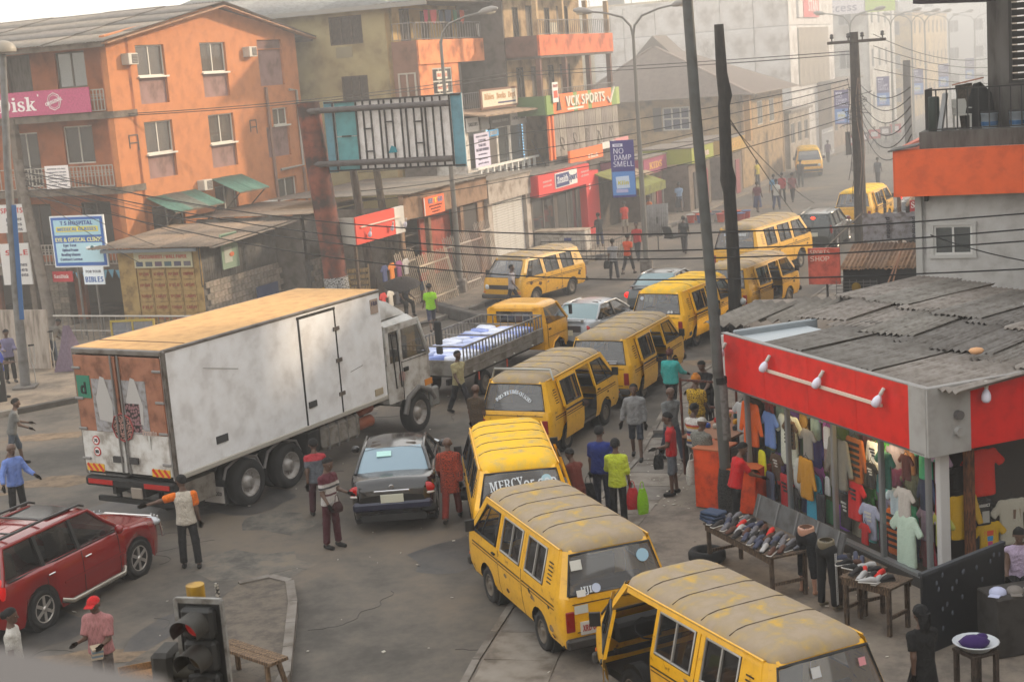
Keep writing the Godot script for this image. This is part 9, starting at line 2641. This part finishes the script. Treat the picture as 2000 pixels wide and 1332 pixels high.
	W.call("second stay wire slanting from the wooden pole to the far pavement", sag(V(7.15, 7.0, -47.5), V(17.5, .2, -84), .3), .016, "stay wires")
	W.call("drooping pair of cables along the grey wall on the right", sag(V(13.0, 3.0, -45.6), V(20, 2.2, -42.0), .6), .02, "wall cables")
func foreground() -> void:
	var t := thing("traffic_light", "weathered traffic signal with a faint red lamp in the foreground", "traffic light", V(-3.02, 0, -13.0), -.3)
	part(t, "pole", mk().cyl(V(-.12, 0, -.2), V(-.12, 4.56, -.2), .085, -1, 14).done(), mt(.62, .48, .08, .6, "dirt", 1.0))
	part(t, "backing_board", mk().cbox(V(.02, 4.0, 0), V(.46, 1.0, .03), .01).done(), mt(.07, .07, .07, .6))
	part(t, "board_rim", mk().box(V(-.21, 4.0, .01), V(.04, 1.0, .035)).box(V(.25, 4.0, .01), V(.03, 1.0, .035)).box(V(.02, 4.49, .01), V(.46, .05, .04)).done(), mt(.5, .5, .49, .6, "dirt", 1.5))
	for i in 3:
		var y := 4.3 - i * .31
		part(t, "housing", mk().cbox(V(.03, y, .06), V(.32, .29, .12), .03).done(), mt(.1, .1, .095, .6))
		var rings := []
		for k in 3:
			var ring := PackedVector3Array()
			for j in 15:
				var a := -.5 + (PI + 1.0) * j / 14.0
				ring.append(V(.03 + cos(a) * .13, y + sin(a) * .13, .12 + [.0, .12, .24 + .04 * sin(a)][k]))
			rings.append(ring)
		part(t, "visor", mk().loft(rings, false, false).done(), mt(.17, .16, .14, .7, "dirt", 2.0))
		part(t, "lens", mk().ball(V(.03, y, .12), V(.11, .11, .03), 14).done(), [glow(.6, .04, .02, .12), mt(.28, .22, .06, .3), mt(.08, .14, .1, .3)][i])
	part(t, "bracket", mk().bar(V(-.12, 4.3, -.2), V(.03, 4.3, 0), .06, .06).bar(V(-.12, 3.75, -.2), V(.03, 3.75, 0), .06, .06).done(), mt(.2, .2, .2))
	var s2 := thing("rear_traffic_light", "dark traffic signal turned away beside the foreground signal", "traffic light", V(-3.38, 3.35, -13.1), 1.4)
	part(s2, "housing", mk().cbox(V(0, .3, 0), V(.34, .75, .2), .04).done(), mt(.16, .155, .14, .7, "dirt", 1.5))
	for i in 2: part(s2, "visor", mk().tube([V(0, .5 - i * .32, .1), V(0, .5 - i * .32, .3)], .13, 12, false).done(), mt(.2, .19, .16, .7))
	part(s2, "mounting", mk().cyl(V(-.02, .1, 0), V(.1, .1, -.34), .03, -1, 6).done(), mt(.2, .2, .2))
	single("window_ledge", "grey ledge very close at the lower left corner, out of focus", "ledge", mk().cbox(V(0, 0, 0), V(1.2, .3, .3), .03).done(), mt(.3, .3, .31, .8), V(-1.0, 8.397, -1.45), V(0, 0, -.28))
	var bw := mt(.46, .38, .29, .9, "wood", .7)
	var b := thing("wooden_bench", "rough wooden bench on the traffic island beside the signal", "bench", V(-4.3, .14, -21.6), -.75)
	for i in 2: bx(b, "plank", V(0, .46, -.09 + i * .18), V(1.35, .05, .17), bw)
	for i in 4: part(b, "leg", mk().bar(V(-.5 + 1.0 * (i % 2), .44, -.1 + .2 * (i / 2)), V(-.58 + 1.16 * (i % 2), 0, -.16 + .32 * (i / 2)), .06, .06).done(), bw)
	var cp := thing("chipped_post", "thin post with flaking white paint beside the signal", "post", V(-4.72, .14, -21.9), 0)
	part(cp, "post", mk().cyl(V(0, 0, 0), V(-.05, 1.5, 0), .035, -1, 8).done(), mt(.6, .58, .55, .9, "print", 1.5))
	var card := mt(.56, .4, .23, .9, "grain", .8)
	for i in 3:
		var c := thing("open_carton", ["open cardboard carton of books by the man in the red cap", "second open carton behind the first", "small carton nearest the signal"][i], "carton", V(-6.05 + i * .5, .14, -21.6 + i * .15), .3 + i * .6, "cartons on the island")
		for k in 4: bx(c, "side", [V(0, .17, .2), V(0, .17, -.2), V(.26, .17, 0), V(-.26, .17, 0)][k], [V(.54, .34, .012), V(.54, .34, .012), V(.012, .34, .4), V(.012, .34, .4)][k], card)
		part(c, "flap", mk().box(V(0, .33, .3), V(.52, .012, .22), Basis(Vector3.RIGHT, .4)).box(V(.36, .34, 0), V(.22, .012, .38), Basis(Vector3.BACK, -.3)).done(), card)
		bx(c, "contents", V(0, .16, 0), V(.48, .1, .36), mt(.6, .58, .52))
	for i in 5: single("held_book", "thin book in the stack held by the man in the red cap", "book", bm(V(.16, .03, .22)), [mt(.6, .54, .46), mt(.36, .42, .46)][i % 2], V(-6.36, 1.04 + i * .032, -20.78), V(0, .2 + .06 * i, 0), "books in the man's hands")
	var gs := thing("green_sign_board", "small green and yellow hand-painted board leaning on the island", "sign", V(-5.35, .14, -21.7), .5)
	part(gs, "board", mk().box(V(0, .3, 0), V(.3, .55, .03), Basis(Vector3.RIGHT, -.25)).done(), mt(.55, .6, .3, .8, "dirt", 2.0))
	text(gs, "lettering", "G", .16, mt(.62, .25, .1), V(0, .3, .03), V(-.25, 0, 0))
	for i in 4: single("stump", ["short grey stump post beside the cartons", "second stump post nearer the signal", "third stump post on the island", "fourth stump post under the signal"][i], "post", mk().cbox(V(0, .2, 0), V(.12, .4, .12), .02).done(), bw, V(-5.6 + i * .33, .14, -20.7 + .1 * i), V(0, .3 * i, 0))
